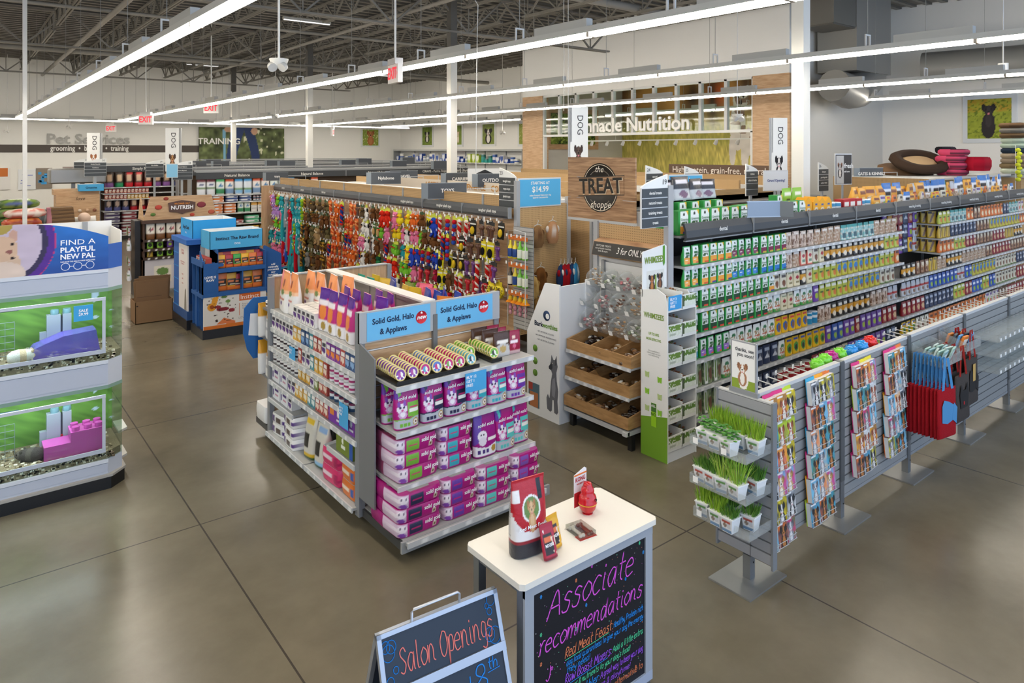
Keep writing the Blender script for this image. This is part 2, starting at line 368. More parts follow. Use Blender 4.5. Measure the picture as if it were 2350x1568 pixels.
for (a, b_, r, lab) in [((-13, 12.6, 6.75), (16.4, 12.6, 6.75), .11, 'thick grey roof pipe crossing before the second girder'), ((3.2, 7, 6.45), (3.2, 39, 6.45), .07, 'grey sprinkler pipe running the length of the roof over the toys'),
                        ((-13, 21, 6.6), (16.6, 21, 6.6), .05, 'thin grey pipe crossing between second and third girders'), ((9.2, 6, 6.5), (9.2, 39, 6.5), .05, 'thin grey sprinkler pipe above the column line'), ((-13, 29.5, 6.5), (22, 29.5, 6.5), .09, 'grey roof pipe crossing before the fourth girder'), ((-3.5, 7, 6.5), (-3.5, 39, 6.5), .05, 'thin grey pipe running above the checkout side')]:
    tag(O('roof_pipe', MB().tube([a, b_], r, '#9a978f', 10), 'dark_steel'), lab, 'pipe', 'roof pipes')
CLX = 10.35
for i, cy in enumerate(GY):
    t = T('steel_column', ['tall white square column standing behind the dental aisle shelves', 'tall white square column behind the toys sign', 'slim white column rising from the food aisles', 'far white column before the training mural'][i], 'column', (CLX, cy, 0), 0, 'white building columns')
    O('shaft', MB().box(-.1, .1, -.1, .1, 0, 5.55, '#e6e5de'), 'wall_paint', t); O('upper_shaft', MB().box(-.1, .1, -.1, .1, 5.55, 7.1, '#5e5c57'), 'dark_steel', t, label='grey painted upper shaft')
    O('bracket', MB().box(-.28, .28, -.012, .012, 5.4, 5.6, '#d9d8d2').box(-.012, .012, -.28, .28, 5.4, 5.6, '#d9d8d2'), 'wall_paint', t)
# ---- nutrition room: soffit, timber panels, glazed front
OAKC = '#b98f61'
mbs = MB().box(RX, RX + .3, RY0, RY1, 4.95, 7.6, '#f4f4f0').box(RX + .3, WX, RY0, RY0 + .3, 0, 7.6, '#d6d4cd').box(RX + .3, WX, RY1 - .3, RY1, 0, 7.6, '#cfcdc6')  # near end wall painted dimmer, as shade on a face turned from the lights
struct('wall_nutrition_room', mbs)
o = O('trim_1', MB().box(RX, RX + .3, 19.45, RY1, 0, 4.95, OAKC), 'oak'); o['kind'] = 'structure'
o = O('trim_2', MB().box(RX, RX + .3, RY0, 10.75, 0, 4.95, OAKC), 'oak'); o['kind'] = 'structure'
wf = MB(); ya, yb = 10.75, 19.45
for k in range(11):
    yy = ya + (yb - ya) * k / 10; wf.box(RX + .02, RX + .16, yy - .045, yy + .045, 3.5, 4.93, '#d8dad8')
wf.box(RX + .02, RX + .16, ya, yb, 3.42, 3.5, '#e4e6e4').box(RX + .02, RX + .16, ya, yb, 4.88, 4.95, '#e4e6e4')
wf.box(RX + .02, RX + .16, ya, ya + .08, 0, 3.45, '#d8dad8').box(RX + .02, RX + .16, yb - .08, yb, 0, 3.45, '#d8dad8')
wo = O('window_1', wf, 'enamel'); wo['kind'] = 'structure'
g = O('window_pane', MB().box(RX + .08, RX + .09, ya, yb, 3.5, 4.9, '#ffffff'), 'glass', wo)
text('Pinnacle Nutrition', .62, wo, (RX - .04, 15.2, 3.74), FX, '#f4f4f0', True, m='enamel', fit=4.78).scale[2] = 6
def field(u, v):
    t = np.clip(v * 1.25, 0, 1)[:, None]; c = np.array(L('#e6d878')) * (1 - t) + np.array(L('#b8a65a')) * t
    n = (vnoise(u + v * .1, v, 170, 22, 3) * .6 + vnoise(u - v * .12, v, 90, 16, 4) * .4)[:, None]; c = c * (.5 + .95 * n)
    gm_ = vnoise(u, v, 14, 9, 5)[:, None]; c = c * (1 - .45 * gm_) + np.array(L('#8c9a34')) * .45 * gm_
    up = np.clip((v - .55) * 5, 0, 1)[:, None]; n2 = vnoise(u, v, 11, 2.2, 8)[:, None]
    top = np.array(L('#e0a65a')) * (1 - n2) + np.array(L('#6a452c')) * n2; c = c * (1 - up) + top * up
    for (x, y, rx, ry, q) in [(.66, .84, .06, .1, '#d8622c'), (.5, .82, .05, .14, '#3a2820'), (.62, .78, .03, .2, '#4d3320')]:
        m = np.exp(-(((u - x) / rx) ** 2 + ((v - y) / ry) ** 2))[:, None]; c = c * (1 - m) + np.array(L(q)) * m
    wd = vnoise(u, v, 30, 26, 2); m = lambda x, y, rx, ry: ((u - x) / rx) ** 2 + ((v - y) / ry) ** 2 < 1
    for (x, y, rx, ry) in [(.77, .55, .045, .2), (.785, .77, .042, .11), (.74, .36, .02, .14), (.81, .34, .022, .16), (.83, .42, .02, .12), (.75, .83, .012, .05), (.825, .84, .012, .05)]:
        k = m(x, y, rx, ry); c[k] = np.array(L('#e9e2da')) * (.85 + .2 * wd[k])[:, None]; k &= (wd > .66) & (v > .4); c[k] = L('#8d6f5c')
    for (x, y, r) in [(.771, .8, .006), (.802, .8, .006), (.787, .75, .009)]: c[m(x, y, r, r * 2.2)] = L('#2a1f1a')
    return c
mu = O('wall_mural', MB().box(22.26, 22.4, 13.0, 20.28, 1.4, 5.75, '#b7a23f').grid((22.25, 20.28, 1.4), (0, -7.28, 0), (0, 0, 4.35), 320, 160, field), 'print')
tag(mu, 'huge mural of golden field grass with a spotted white dog inside the glazed room', 'mural')
gp = T('framed_picture', 'large wood framed green plant picture on the end wall of the glazed room', 'picture', (19.35, 20.28, 2.97), 0)
O('frame', MB().box(-1.42, 1.42, -.03, .02, 0, 1.62, '#7a5a38'), 'oak', gp)
O('print', MB().grid((-1.22, -.036, .2), (2.44, 0, 0), (0, 0, 1.22), 60, 40, PT('#3f5a24', ('g', 19, 14, '#87a040', 4), ('n', 26, 16, .66, '#22381a', 6), ('n', 34, 22, .78, '#a8bc5a', 7))), 'print', gp)
lt = T('track_light', 'white track light bar with small spotlights below the nutrition lettering', 'track light', (18.2, 10.9, 3.25), 0)
O('track', MB().box(-.02, .02, 0, 7.6, 0, .04, '#e8e8e4').box(-.005, .005, 1, 1.01, .04, 1.6, '#bbbbbb').box(-.005, .005, 6, 6.01, .04, 1.6, '#bbbbbb'), 'enamel', lt)
hm = MB().lathe([(.03, .0), (.055, -.05), (.06, -.16)], '#ededea', 10, Matrix.Rotation(.5, 4, 'X')).mesh('spotlight', 'enamel')
for k in range(10): O('spotlight', hm, parent=lt, loc=(0, .3 + k * .76, -.0))
# ---- back wall: services band and lettering, training mural, wall pictures
bd = O('wall_band', MB().box(-12, 13.7, WY - .03, WY, 2.84, 3.2, '#4b423b'), 'paint'); tag(bd, 'dark brown painted band along the far white services wall', 'wall band')
text('grooming  •  bathing  •  training', .36, bd, (5.2, WY - .05, 3.03), col='#f2f0ea', bold=True, fit=3.3)
ps = O('wall_lettering', text_mesh('Pet Services', '#a9a8a2', True, 'enamel'), loc=(5.15, WY - .06, 3.46), rot=(PI / 2, 0, 0)); ps.scale = (.72, .68, 5); tag(ps, 'raised grey letters reading Pet Services on the far wall', 'wall lettering')
def training(u, v):
    n = vnoise(u, v, 16, 9, 11)[:, None]; n2 = vnoise(u, v, 40, 22, 12)[:, None]
    c = np.array(L('#2c3420')) * (1 - n) + np.array(L('#7d8a58')) * n; c = c * (.6 + .7 * n2)
    b = (vnoise(u, v, 28, 16, 13) > .82) & (v > .35) & (u > .5); c[b] = L('#d8d8b8')
    k = v < .16; c[k] = L('#a4ad5e')
    for P, q in [([(.36, 1), (.52, 1), (.43, .5), (.4, .0), (.27, .0), (.31, .5)], '#32446f'), ([(.5, 1), (.62, 1), (.68, .6), (.72, .1), (.64, .05), (.58, .55)], '#2c3d66'), ([(.26, .95), (.3, .95), (.3, .3), (.27, .3)], '#7fb3cf')]:
        mm = np.zeros(len(u), bool)
        for i in range(len(P)):
            (x1, y1), (x2, y2) = P[i], P[(i + 1) % len(P)]
            if y1 != y2: mm ^= ((v < y1) != (v < y2)) & (u < (x2 - x1) * (v - y1) / (y2 - y1) + x1)
        c[mm] = L(q)
    for (x, y, rx, ry, q) in [(.72, .1, .2, .1, '#8c8787'), (.55, .08, .06, .08, '#9a9494'), (.33, .96, .05, .06, '#caa084'), (.63, .93, .04, .07, '#caa084')]: c[((u - x) / rx) ** 2 + ((v - y) / ry) ** 2 < 1] = L(q)
    return c
x0, x1 = onY(457, WY - .1), onY(652, WY - .1)
tm = O('wall_mural', MB().box(x0, x1, WY - .12, WY, 1.4, 4.2, '#3c452e').grid((x0, WY - .125, 1.4), (x1 - x0, 0, 0), (0, 0, 2.8), 110, 60, training), 'print')
tag(tm, 'training mural of jeans legs and a leashed dog before dark trees', 'mural'); text('TRAINING', .46, tm, (x0 + 1.02, WY - .15, 3.42), col='#f4f4ee', bold=True, fit=2.2)
def hung(px0, px1, y0, y1, paintf, lab, fr='#dfe2e2', X=WX - .02):
    ya_, yb_ = onX(px0, X), onX(px1, X); za, zb = zat(X, (ya_ + yb_) / 2, y0), zat(X, (ya_ + yb_) / 2, y1); t = T('framed_picture', lab, 'picture', (X, (ya_ + yb_) / 2, zb), -PI / 2, 'framed dog pictures')
    wd, hh = abs(ya_ - yb_), za - zb; O('frame', MB().box(-wd / 2 - .12, wd / 2 + .12, -.02, .03, -.12, hh + .12, fr), 'enamel', t)
    O('print', MB().grid((-wd / 2, -.024, 0), (wd, 0, 0), (0, 0, hh), 44, 44, paintf), 'print', t)
GR = [('g', 14, 14, '#8a9a40', 21), ('n', 20, 20, .8, '#dcd9a0', 22)]
hung(970, 992, 292, 333, PT('#5d7a30', *GR[:1], ('d', .5, .6, .3, .6, '#2a2826', '#e8e4dc', '#1c1b1a')), 'framed picture of a black and white dog behind the slim hanging cord')
hung(1050, 1060, 288, 332, PT('#6d8a38', *GR[:1], ('d', .2, .55, .3, .6, '#d8c2a0', '#f0ebe2', '#b08a60')), 'framed dog picture half hidden by a white column')
hung(1108, 1135, 285, 331, PT('#6f7a4a', *GR[:1], ('d', .5, .6, .36, .62, '#2b2420', '#efe9e2', '#2b2420')), 'framed picture of a black dog with a white chest above the wall shelf')
hung(1192, 1215, 284, 331, PT('#9aa048', *GR), 'framed dog picture tucked behind the timber panel edge')
hung(2221, 2322, 227, 318, PT('#8f9a2e', ('r', 0, 1, .68, 1, '#b98a28'), ('g', 16, 16, '#a8b23a', 25), ('n', 22, 30, .72, '#6d7f22', 26), ('e', .48, .28, .16, .28, '#2a2628'), ('d', .49, .72, .19, .95, '#2c282a', '#3a3436', '#221f20')), 'large framed picture of a black dog sitting in yellow grass', '#d3d9de')
yy = WY - .02; px0, px1 = onY(832, yy), onY(868, yy); zb, zt = zat(px0, yy, 334), zat(px0, yy, 297)
t = T('framed_picture', 'framed picture of a curly brown dog standing among flowers', 'picture', ((px0 + px1) / 2, yy, zb), 0, 'framed dog pictures')
O('frame', MB().box(-(px1 - px0) / 2 - .1, (px1 - px0) / 2 + .1, -.02, .02, -.1, zt - zb + .1, '#dfe2e2'), 'enamel', t)
O('print', MB().grid(((px0 - px1) / 2, -.024, 0), (px1 - px0, 0, 0), (0, 0, zt - zb), 40, 40, PT('#7f9440', *GR, ('d', .5, .7, .27, 1.0, '#a8683c', '#b8784a', '#8f552c'))), 'print', t)
# ---- right corner duct
dm = MB(); px = 18.4
dm.box(18.2, 20.2, 8.5, 9.55, 5.0, 7.19, '#8b8983').tube([(20.0, 9.0, 5.0), (19.0, 8.9, 4.55), (18.2, 8.7, 4.45), (17.2, 8.6, 4.55)], [.45, .5, .45, .4], '#8b8983', 16)
tag(O('air_duct', dm, 'enamel'), 'grey boxed air duct with a round outlet in the wall corner', 'duct')
tag(O('air_duct', MB().tube([(20.9, 7.95, 5.2), (21.7, 3.6, 5.2)], .42, '#85837d', 16), 'enamel'), 'round grey air duct running along the upper wall beside the box duct', 'duct')
# ---- suspended light rows
seg = 2.44
lampm = MB().box(.02, seg - .02, -.055, .055, -.045, 0, '#ffffff').mesh('lamp_tube', 'tube')
drv = MB().box(.03, .95, -.05, .05, .07, .17, '#c9c9c3').mesh('driver_box', 'enamel')
hgr = MB().bar((0, -.06, .06), (0, -.06, .22), .02, '#e6e6e2').bar((0, .06, .06), (0, .06, .22), .02, '#e6e6e2').bar((0, -.07, .22), (0, .07, .22), .02, '#e6e6e2').mesh('bracket', 'enamel')
cbl = MB().bar((0, 0, .22), (0, 0, 2.92), .006, '#9a9a96').mesh('cable', 'enamel')
def light_row(x, y, n, alongx, label, z=4.26):
    t = T('light_row', label, 'ceiling light', (x, y, z), 0 if alongx else PI / 2, 'suspended fluorescent light rows')
    hs = MB().box(0, n * seg, -.07, .07, 0, .07, '#d6d6d0')
    for k in range(n + 1): hs.box(k * seg - .02, k * seg + .02, -.065, .065, -.05, .0, '#c4b8a8')
    O('housing', hs, 'enamel', t)
    for k in range(n):
        O('lamp_tube', lampm, parent=t, loc=(k * seg, 0, 0)); O('driver_box', drv, parent=t, loc=(k * seg, 0, 0))
        O('bracket', hgr, parent=t, loc=(k * seg + 1.3, 0, 0)); O('cable', cbl, parent=t, loc=(k * seg + 1.3, 0, 0))
light_row(2.0, -1.9, 15, 0, 'suspended light row running from above the habitat tank to the far wall')
light_row(5.71, -1.64, 15, 0, 'long suspended light row passing over the toy gondola')
light_row(9.72, .65, 14, 0, 'suspended light row passing beside the white columns')
light_row(14.49, 1.72, 14, 0, 'suspended light row just before the timber and glass room')
light_row(19.2, 11.0, 3, 0, 'short suspended light row inside the glazed nutrition room')
light_row(18.6, -.42, 4, 0, 'suspended light row near the corner wall with the black dog picture')
light_row(18.6, 22.6, 5, 0, 'suspended light row behind the glazed room along the wall shelf')
light_row(-3.4, 36.0, 10, 1, 'suspended light row crossing in front of the services wall', 4.28)
light_row(-1.8, -1.9, 15, 0, 'suspended light row above the checkout counters')
light_row(-5.6, -1.9, 15, 0, 'suspended light row over the far checkout side')

tag(O('air_duct', MB().box(17.0, 18.15, 8.5, 9.4, 6.1, 7.19, '#6c6a64').box(17.02, 18.13, 8.52, 9.38, 6.06, 6.1, '#5a5852'), 'enamel'), 'small dark grey duct box high in the corner beside the column', 'duct')
hb_ = O('shelf_banner', MB().box(16.5, 16.53, 9.9, 13.2, 2.2, 2.52, '#5f4a3a').box(16.53, 16.9, 9.9, 13.2, 0, 2.2, '#a88a66'), 'paint'); tag(hb_, 'brown banner fixture promising high protein before the glazed room', 'shelf banner'); text('High protein, grain-free, natural', .26, hb_, (16.49, 11.55, 2.36), FX, '#efe8dc', fit=3.0)
# ================================================================== packets, boxes, cans: patterns to copy
DIM = {}
def reg(o, name, cat, w, d, h, desc, group=None):
    o['category'] = cat; DIM[o] = (w, d, h, desc)
    if group: o['group'] = group
    return proto(o)
def raw(name, mb, m, parent=None, loc=(0, 0, 0), rot=(0, 0, 0), scale=1):
    me = mb if isinstance(mb, bpy.types.Mesh) else mb.mesh(name, m)
    o = bpy.data.objects.new(name, me); o.parent = parent; o.location = loc; o.rotation_euler = rot
    if scale != 1: o.scale = scale if hasattr(scale, '__len__') else (scale,) * 3
    return o
def rawtext(parent, s, size, loc, col='#ffffff', rot=(PI / 2, 0, 0), bold=False, wide=1, **k):
    return raw('lettering', text_mesh(s, col, bold, 'print', **k), None, parent, loc, rot, (size * wide, size, size))
def pouch(name, cat, w, h, d, paint, side, desc, nx=14, ny=20, txt=None, flat=.004, m='film', wav=0.0):
    rows = []
    for i in range(ny + 1):
        t = i / ny; dep = max(flat, d / 2 * (1 - t ** 2.4) * (.82 if i == 0 else 1)); wd = w / 2 * (.95 + .05 * math.sin(PI * t) if t < .93 else .98)
        rows.append((h * t, wd, dep, wav * math.sin(t * 5) * d))
    o = raw(name, MB().solid(rows, nx, paint, side, 3), m)
    for q in (txt or []): rawtext(o, q[0], q[1], (q[2] * w / 2, -d / 2 * (1 - q[3] ** 2.4) - .004, q[3] * h), *q[4:])
    return reg(o, name, cat, w, d, h, desc)
def carton(name, cat, w, h, d, paint, side, desc, nx=16, ny=22, txt=None, top=None):
    b = MB().box(-w / 2, w / 2, -d / 2, d / 2, 0, h, side)
    if top: b.c[1] = L(top)
    b.grid((-w / 2, -d / 2 - .0012, 0), (w, 0, 0), (0, 0, h), nx, ny, paint)
    o = raw(name, b, 'paper')
    for q in (txt or []): rawtext(o, q[0], q[1], (q[2] * w / 2, -d / 2 - .003, q[3] * h), *q[4:])
    return reg(o, name, cat, w, d, h, desc)
def can(name, cat, r, h, cols, desc, n=14, lid='#c9c9c6'):
    pr = [(r * .94, 0), (r, h * .04)] + [(r, h * (.06 + .88 * i / len(cols))) for i in range(1, len(cols))] + [(r, h * .94), (r * .94, h)]
    o = raw(name, MB().lathe(pr, '#ffffff', n, cols=[lid] + list(cols) + [lid]), 'plastic'); return reg(o, name, cat, 2 * r, 2 * r, h, desc)
def flatbag(name, cat, w, h, d, paint, side, desc, nx=12, txt=None):
    rows = []
    for i in range(13):
        t = i / 12; k = math.sin(PI * (.12 + .76 * t)) ** .5; rows.append((h * t, w / 2 * (.9 + .1 * k), d / 2 * (.9 + .1 * k)))
    b = MB().solid(rows, nx, paint, side, 7); o = raw(name, b, 'film')
    for q in (txt or []): rawtext(o, q[0], q[1], (q[2] * w / 2, -d / 2 - .004, q[3] * h), *q[4:])
    return reg(o, name, cat, w, d, h, desc)

SHELF_SEQ = {}
class Shelf:
    """Fills one shelf left to right; remembers how many of each description stand on it so that every label stays its own"""
    def __init__(s, where, start='from the wooden end', seed=1): s.where = where; s.start = start; s.n = 0; s.r = random.Random(seed); s.cnt = {}
    def put(s, p, loc, rz, scale=None, tilt=0, lab=None):
        desc = DIM[p][3]; i = s.cnt.get(desc, 0); s.cnt[desc] = i + 1; s.n += 1
        o = dup(p, loc, label=lab or f'{desc}, {nth(i)} {s.start}, {s.where}', rot=(tilt, 0, rz), scale=scale); return o
def fill(sh, seq, org, dirv, rz, length, z, gap=.006, setback=0, jit=.006, scale=1, depth=1, dstep=0, tilt=0):
    """seq of (pattern, count); org: start of the shelf front edge; dirv: along; the packets stand back from the edge by half their depth"""
    x = 0; back = Vector((-dirv[1], dirv[0], 0)); k = 0
    for p, n in seq:
        w, d, h, _ = DIM[p]; w, d = w * scale, d * scale
        for i in range(n):
            if x + w > length: return x
            for q in range(depth):
                c = Vector(org) + Vector(dirv) * (x + w / 2) + back * (d / 2 + setback + sh.r.uniform(0, jit) + q * (dstep or d))
                sh.put(p, (c.x, c.y, z), rz + sh.r.uniform(-.05, .05), scale * sh.r.uniform(.97, 1.02) if jit else None, tilt)
            x += w + gap
    return x

# ---- dental pouches and cartons
def greenpk(acc, acc2): return PT('#2e9c44', ('r', .16, .9, .1, .93, '#eef2ec'), ('r', .16, .9, .1, .4, acc), ('e', .53, .82, .1, .06, '#2f3a2c'), ('r', .3, .76, .58, .68, '#3c7a46'), ('nr', 9, 9, .5, '#3d5c34', 5, .24, .82, .42, .56), ('r', .45, .9, .1, .17, acc2), ('r', .25, .6, .26, .3, '#f6f2e6'))
GP, GC = {}, {}
for key, acc, acc2, ds in [('orange', '#eda33c', '#d8562e', 'orange'), ('amber', '#eda33c', '#4b3b8c', 'amber and violet'), ('maroon', '#7a2348', '#c9a63c', 'maroon'), ('blue', '#2a7bc4', '#1c4a8a', 'blue'), ('dark', '#22402a', '#d84a2e', 'dark green'), ('red', '#20442a', '#c8202e', 'red striped'), ('violet', '#9b72c6', '#e05a2e', 'violet'), ('teal', '#2a9aae', '#1d6a8a', 'teal')]:
    GP[key] = pouch('dental_chew_pouch', 'treat pouch', .125, .2, .06, greenpk(acc, acc2), '#2a8f3e', f'green dental pouch with {ds} panel', 18, 28, wav=.12)
    if key in ('orange', 'amber', 'maroon', 'blue', 'dark', 'red'):
        GC[key] = carton('dental_chew_carton', 'treat box', .13, .2, .09, PT('#2e9c44', ('r', .2, 1, .06, .97, '#eef2ec'), ('r', .2, 1, .06, .36, acc), ('e', .56, .85, .1, .06, '#2f3a2c'), ('nr', 9, 9, .5, '#3d5c34', 5, .3, .9, .4, .54), ('r', .5, 1, .06, .13, acc2), ('p', [(.75, 1), (1, 1), (1, .8)], '#f2c230')), '#2a8f3e', f'green dental carton with {ds} panel', 22, 32)
for p in list(GP.values()) + list(GC.values()): rawtext(p, 'Greenies', .033, (.012, -DIM[p][1] / 2 - .006, .128), '#2c6a3a', wide=.8)
FB = {}   # assorted treat bags
def tb(key, bg, ds, *layers, w=.14, h=.2, d=.06, side=None, nx=14, ny=18, name='treat_bag'):
    FB[key] = pouch('chew_bag' if key in ('clear_brown', 'clear_tan', 'amber_black', 'gold_long', 'teal_clear', 'brown', 'whim') else 'treat_box' if key in ('yellow_box', 'yellow_green', 'pink_frame', 'cream_box') else name, 'treat bag', w, h, d, PT(bg, *layers), side or bg, ds, nx, ny, wav=.1)
chunk = lambda c, s: ('nr', 9, 9, .48, c, s, .1, .9, .1, .62)
tb('clear_brown', '#b8a08c', 'clear bag of brown chews', ('n', 9, 10, .5, '#7d5a44', 31), ('r', .2, .8, .78, .95, '#e9ded2'), ('nr', 6, 6, .6, '#d8c2b0', 3, 0, 1, 0, 1), w=.16)
tb('clear_tan', '#cbb8a2', 'clear bag of tan rawhide', ('n', 9, 10, .5, '#a88466', 33), ('r', .1, .9, .8, .92, '#ece4da'), w=.16)
tb('teal_clear', '#8fc0bd', 'teal banded clear treat bag', ('n', 7, 8, .55, '#d7d5c8', 35), ('r', 0, 1, .82, 1, '#3f9c98'), ('r', .2, .75, .15, .45, '#3a5e66'), w=.15)
tb('pink_frame', '#d9705f', 'pink framed treat carton', ('r', .12, .88, .08, .92, '#e8dcc0'), ('e', .5, .6, .25, .12, '#b23a48'), ('r', .25, .75, .2, .34, '#6d8f7a'), d=.05)
tb('cream_box', '#ded2b0', 'cream treat carton with red seal', ('e', .5, .55, .24, .12, '#a82c3a'), ('r', .2, .8, .8, .88, '#5c7a48'), ('r', .25, .75, .18, .3, '#8a7a50'))
tb('amber_black', '#2a2622', 'black and amber treat bag', ('r', 0, 1, .3, .62, '#d99a2c'), ('e', .5, .3, .3, .16, '#e8dcc8'), ('r', .2, .8, .72, .84, '#e9e2d4'))
tb('green_white', '#eef0ea', 'white and green treat pouch', ('r', 0, 1, 0, .22, '#4a9a4a'), ('e', .5, .72, .26, .1, '#3a7a52'), chunk('#a88a62', 9), ('r', .1, .9, .28, .36, '#c94a3a'))
tb('yellow_box', '#eab81e', 'yellow treat bag with dog window', ('e', .5, .42, .34, .26, '#2a66b0'), ('e', .55, .4, .18, .18, '#8a5a34'), ('r', .15, .85, .78, .92, '#d8242a'))
tb('yellow_green', '#e2b41c', 'yellow treat bag with green window', ('e', .5, .42, .34, .26, '#4d9a3a'), ('e', .5, .38, .2, .16, '#2e2c28'), ('r', .15, .85, .78, .92, '#2a4aa0'))
tb('lime', '#b9c04a', 'lime treat bag with orange corner', ('e', .6, .35, .3, .22, '#d97a34'), ('r', .1, .9, .74, .9, '#f0ecd8'), ('r', .1, .6, .5, .6, '#4a6a2c'))
tb('lime_blue', '#c4b83c', 'lime treat bag with blue cow print', ('e', .5, .5, .36, .26, '#3a82c0'), ('e', .5, .3, .2, .14, '#8a4f34'), ('r', .1, .9, .82, .94, '#2f6ab0'))
tb('purple', '#6c3f9c', 'purple treat pouch', ('e', .5, .35, .26, .18, '#a9c43a'), ('r', .2, .8, .66, .8, '#e9e2f0'))
tb('blue', '#2f56a8', 'blue treat pouch with green seal', ('e', .5, .32, .24, .16, '#94b83a'), ('r', .2, .8, .64, .78, '#e8ecf4'))
tb('red', '#8f2028', 'dark red treat bag', ('e', .5, .35, .3, .2, '#d8b48a'), ('r', .15, .85, .66, .84, '#efe6da'))
tb('cream_dog', '#d8d0ba', 'cream treat bag with brown dog print', ('e', .5, .36, .28, .2, '#7a4f38'), ('r', .15, .85, .7, .86, '#4a3a30'), ('r', 0, 1, 0, .1, '#6d8a4a'))
tb('navy', '#27324e', 'navy treat bag with mountain print', ('p', [(.15, .3), (.5, .62), (.85, .3)], '#c9ccd4'), ('r', .2, .8, .72, .85, '#aab4c6'))
tb('gold_long', '#c9a83c', 'gold backed bag of long brown chews', ('p', [(.2, .1), (.4, .1), (.85, .9), (.6, .9)], '#7a5c4c'), ('r', .1, .5, .8, .95, '#3a3630'))
tb('pastel', '#d8cfc6', 'pale treat bag with bright fruit print', ('e', .35, .35, .2, .16, '#d8503a'), ('e', .66, .45, .2, .16, '#7aa83a'), ('r', .1, .9, .74, .9, '#6a4a8c'))
tb('orange', '#d9742c', 'orange treat bag', ('e', .5, .36, .3, .2, '#f0dcb4'), ('r', .15, .85, .7, .85, '#5a2f20'))
tb('brown', '#6a4630', 'brown treat bag with cream label', ('r', .15, .85, .5, .85, '#e4d6bc'), chunk('#a87a54', 12))
tb('whim', '#58694a', 'green window chew bag with white script band', ('n', 8, 8, .5, '#8a9a70', 14), ('r', .12, .42, .05, .95, '#eef0ea'), ('r', .2, .34, .15, .85, '#6a8a3c'), ('e', .72, .4, .2, .25, '#6d4636'), w=.15, h=.25)
tb('silver', '#b8bac0', 'silver and black treat bag', ('r', 0, 1, .45, 1, '#2c2a30'), ('r', .15, .85, .72, .86, '#d8d4dc'), ('e', .5, .25, .25, .15, '#6a4a6a'), w=.26, h=.2, d=.1)
tb('lime_bag', '#8fc63c', 'bright lime treat bag', ('e', .5, .4, .3, .25, '#2f3a20'), ('r', .2, .8, .74, .88, '#f0f4e4'), w=.18, h=.24)
tb('white_blue', '#e6eaf0', 'white treat bag with blue top', ('r', 0, 1, .75, 1, '#2f74c0'), ('r', .2, .8, .5, .66, '#20242c'), ('e', .5, .28, .25, .14, '#8fb4d8'), w=.2, h=.24, d=.08)
tb('golden', '#e8a52a', 'golden treat bag', ('e', .5, .4, .3, .2, '#f3dc9a'), ('r', .15, .85, .7, .86, '#7a3c1c'), w=.18, h=.2, d=.08)
RT = can('treat_jar', 'treat jar', .055, .15, ['#a81e26', '#a81e26', '#e6ddd0', '#a81e26'], 'red treat jar with white cap', lid='#e8e4dc')
BT = can('treat_jar', 'treat jar', .055, .15, ['#2a86b0', '#2a86b0', '#dfe8ec', '#2a86b0'], 'blue treat jar with white lid', lid='#e8ecee')
MK = raw('treat_carton', MB().box(-.06, .06, -.06, .06, 0, .17, '#f0aa1e').prism([(-.06, .17), (.06, .17), (.012, .22), (-.012, .22)], -.06, .06, '#f0aa1e', 'y').grid((-.06, -.0615, 0), (.12, 0, 0), (0, 0, .17), 14, 18, PT('#f0aa1e', ('e', .5, .45, .34, .25, '#e8dcc0'), ('e', .5, .42, .2, .16, '#b06a34'), ('r', .3, .7, .8, .92, '#3a5a9a'))), 'paper')
reg(MK, 'treat_carton', 'treat box', .12, .12, .22, 'yellow gable topped treat carton')
RB = carton('treat_carton', 'treat box', .13, .17, .1, PT('#b81c22', ('r', .15, .85, .55, .85, '#f0e8dc'), ('e', .5, .3, .25, .15, '#d89a5a')), '#a81a20', 'red treat carton with white label')

# ---- magenta food bags
def sgpaint(acc, sil='#b9bcc4', top='#6a2a9c'):
    return PT('#ae0f78', ('p', [(0, 1), (.34, 1), (.3, .84), (.12, .72), (0, .74)], top), ('p', [(.08, 1), (.22, 1), (.28, .82), (.16, .78)], acc), ('r', .5, .96, .3, .62, acc), ('r', .56, .9, .5, .53, '#c81e6e'), ('r', .54, .94, .4, .47, '#f3efe6'),
              ('e', .27, .5, .2, .12, '#efe6ee'), ('e', .15, .61, .06, .07, '#8a4ab0'), ('e', .38, .62, .06, .07, '#8a4ab0'), ('e', .19, .53, .045, .03, '#3a1c50'), ('e', .34, .53, .045, .03, '#3a1c50'), ('e', .27, .47, .05, .025, '#d9609a'), ('e', .28, .36, .17, .09, '#d8a8d0'), ('e', .28, .37, .1, .06, '#f4eef2'),
              ('p', [(0, 0), (1, 0), (1, .26), (.8, .28), (.5, .22), (.2, .25), (0, .22)], sil), ('p', [(0, .22), (.2, .25), (.5, .22), (.8, .28), (1, .26), (1, .29), (.8, .31), (.5, .25), (.2, .28), (0, .25)], acc), ('r', .14, .26, .08, .16, acc), ('r', .3, .42, .08, .16, acc), ('r', .46, .58, .08, .16, acc),
              ('e', .8, .15, .12, .09, '#b8923c'), ('e', .8, .15, .085, .064, '#f2eee4'), ('e', .8, .15, .04, .03, '#7a3c28'), ('r', 0, 1, 0, .035, '#ae0f78'))
SG = {}
for key, acc, ds in [('green', '#78b63e', 'green'), ('navy', '#26284a', 'navy'), ('teal', '#39aebc', 'teal'), ('violet', '#6a3aa2', 'violet'), ('mint', '#5cc4bc', 'mint')]:
    SG[key] = pouch('pet_food_bag', 'pet food bag', .2, .33, .1, sgpaint(acc), '#98107a', f'magenta pet food bag with {ds} label', 36, 60, txt=[('solid gold', .042, -.02, .74, '#ffffff', (PI / 2 + .12, 0, 0), True, .92)], wav=.0)
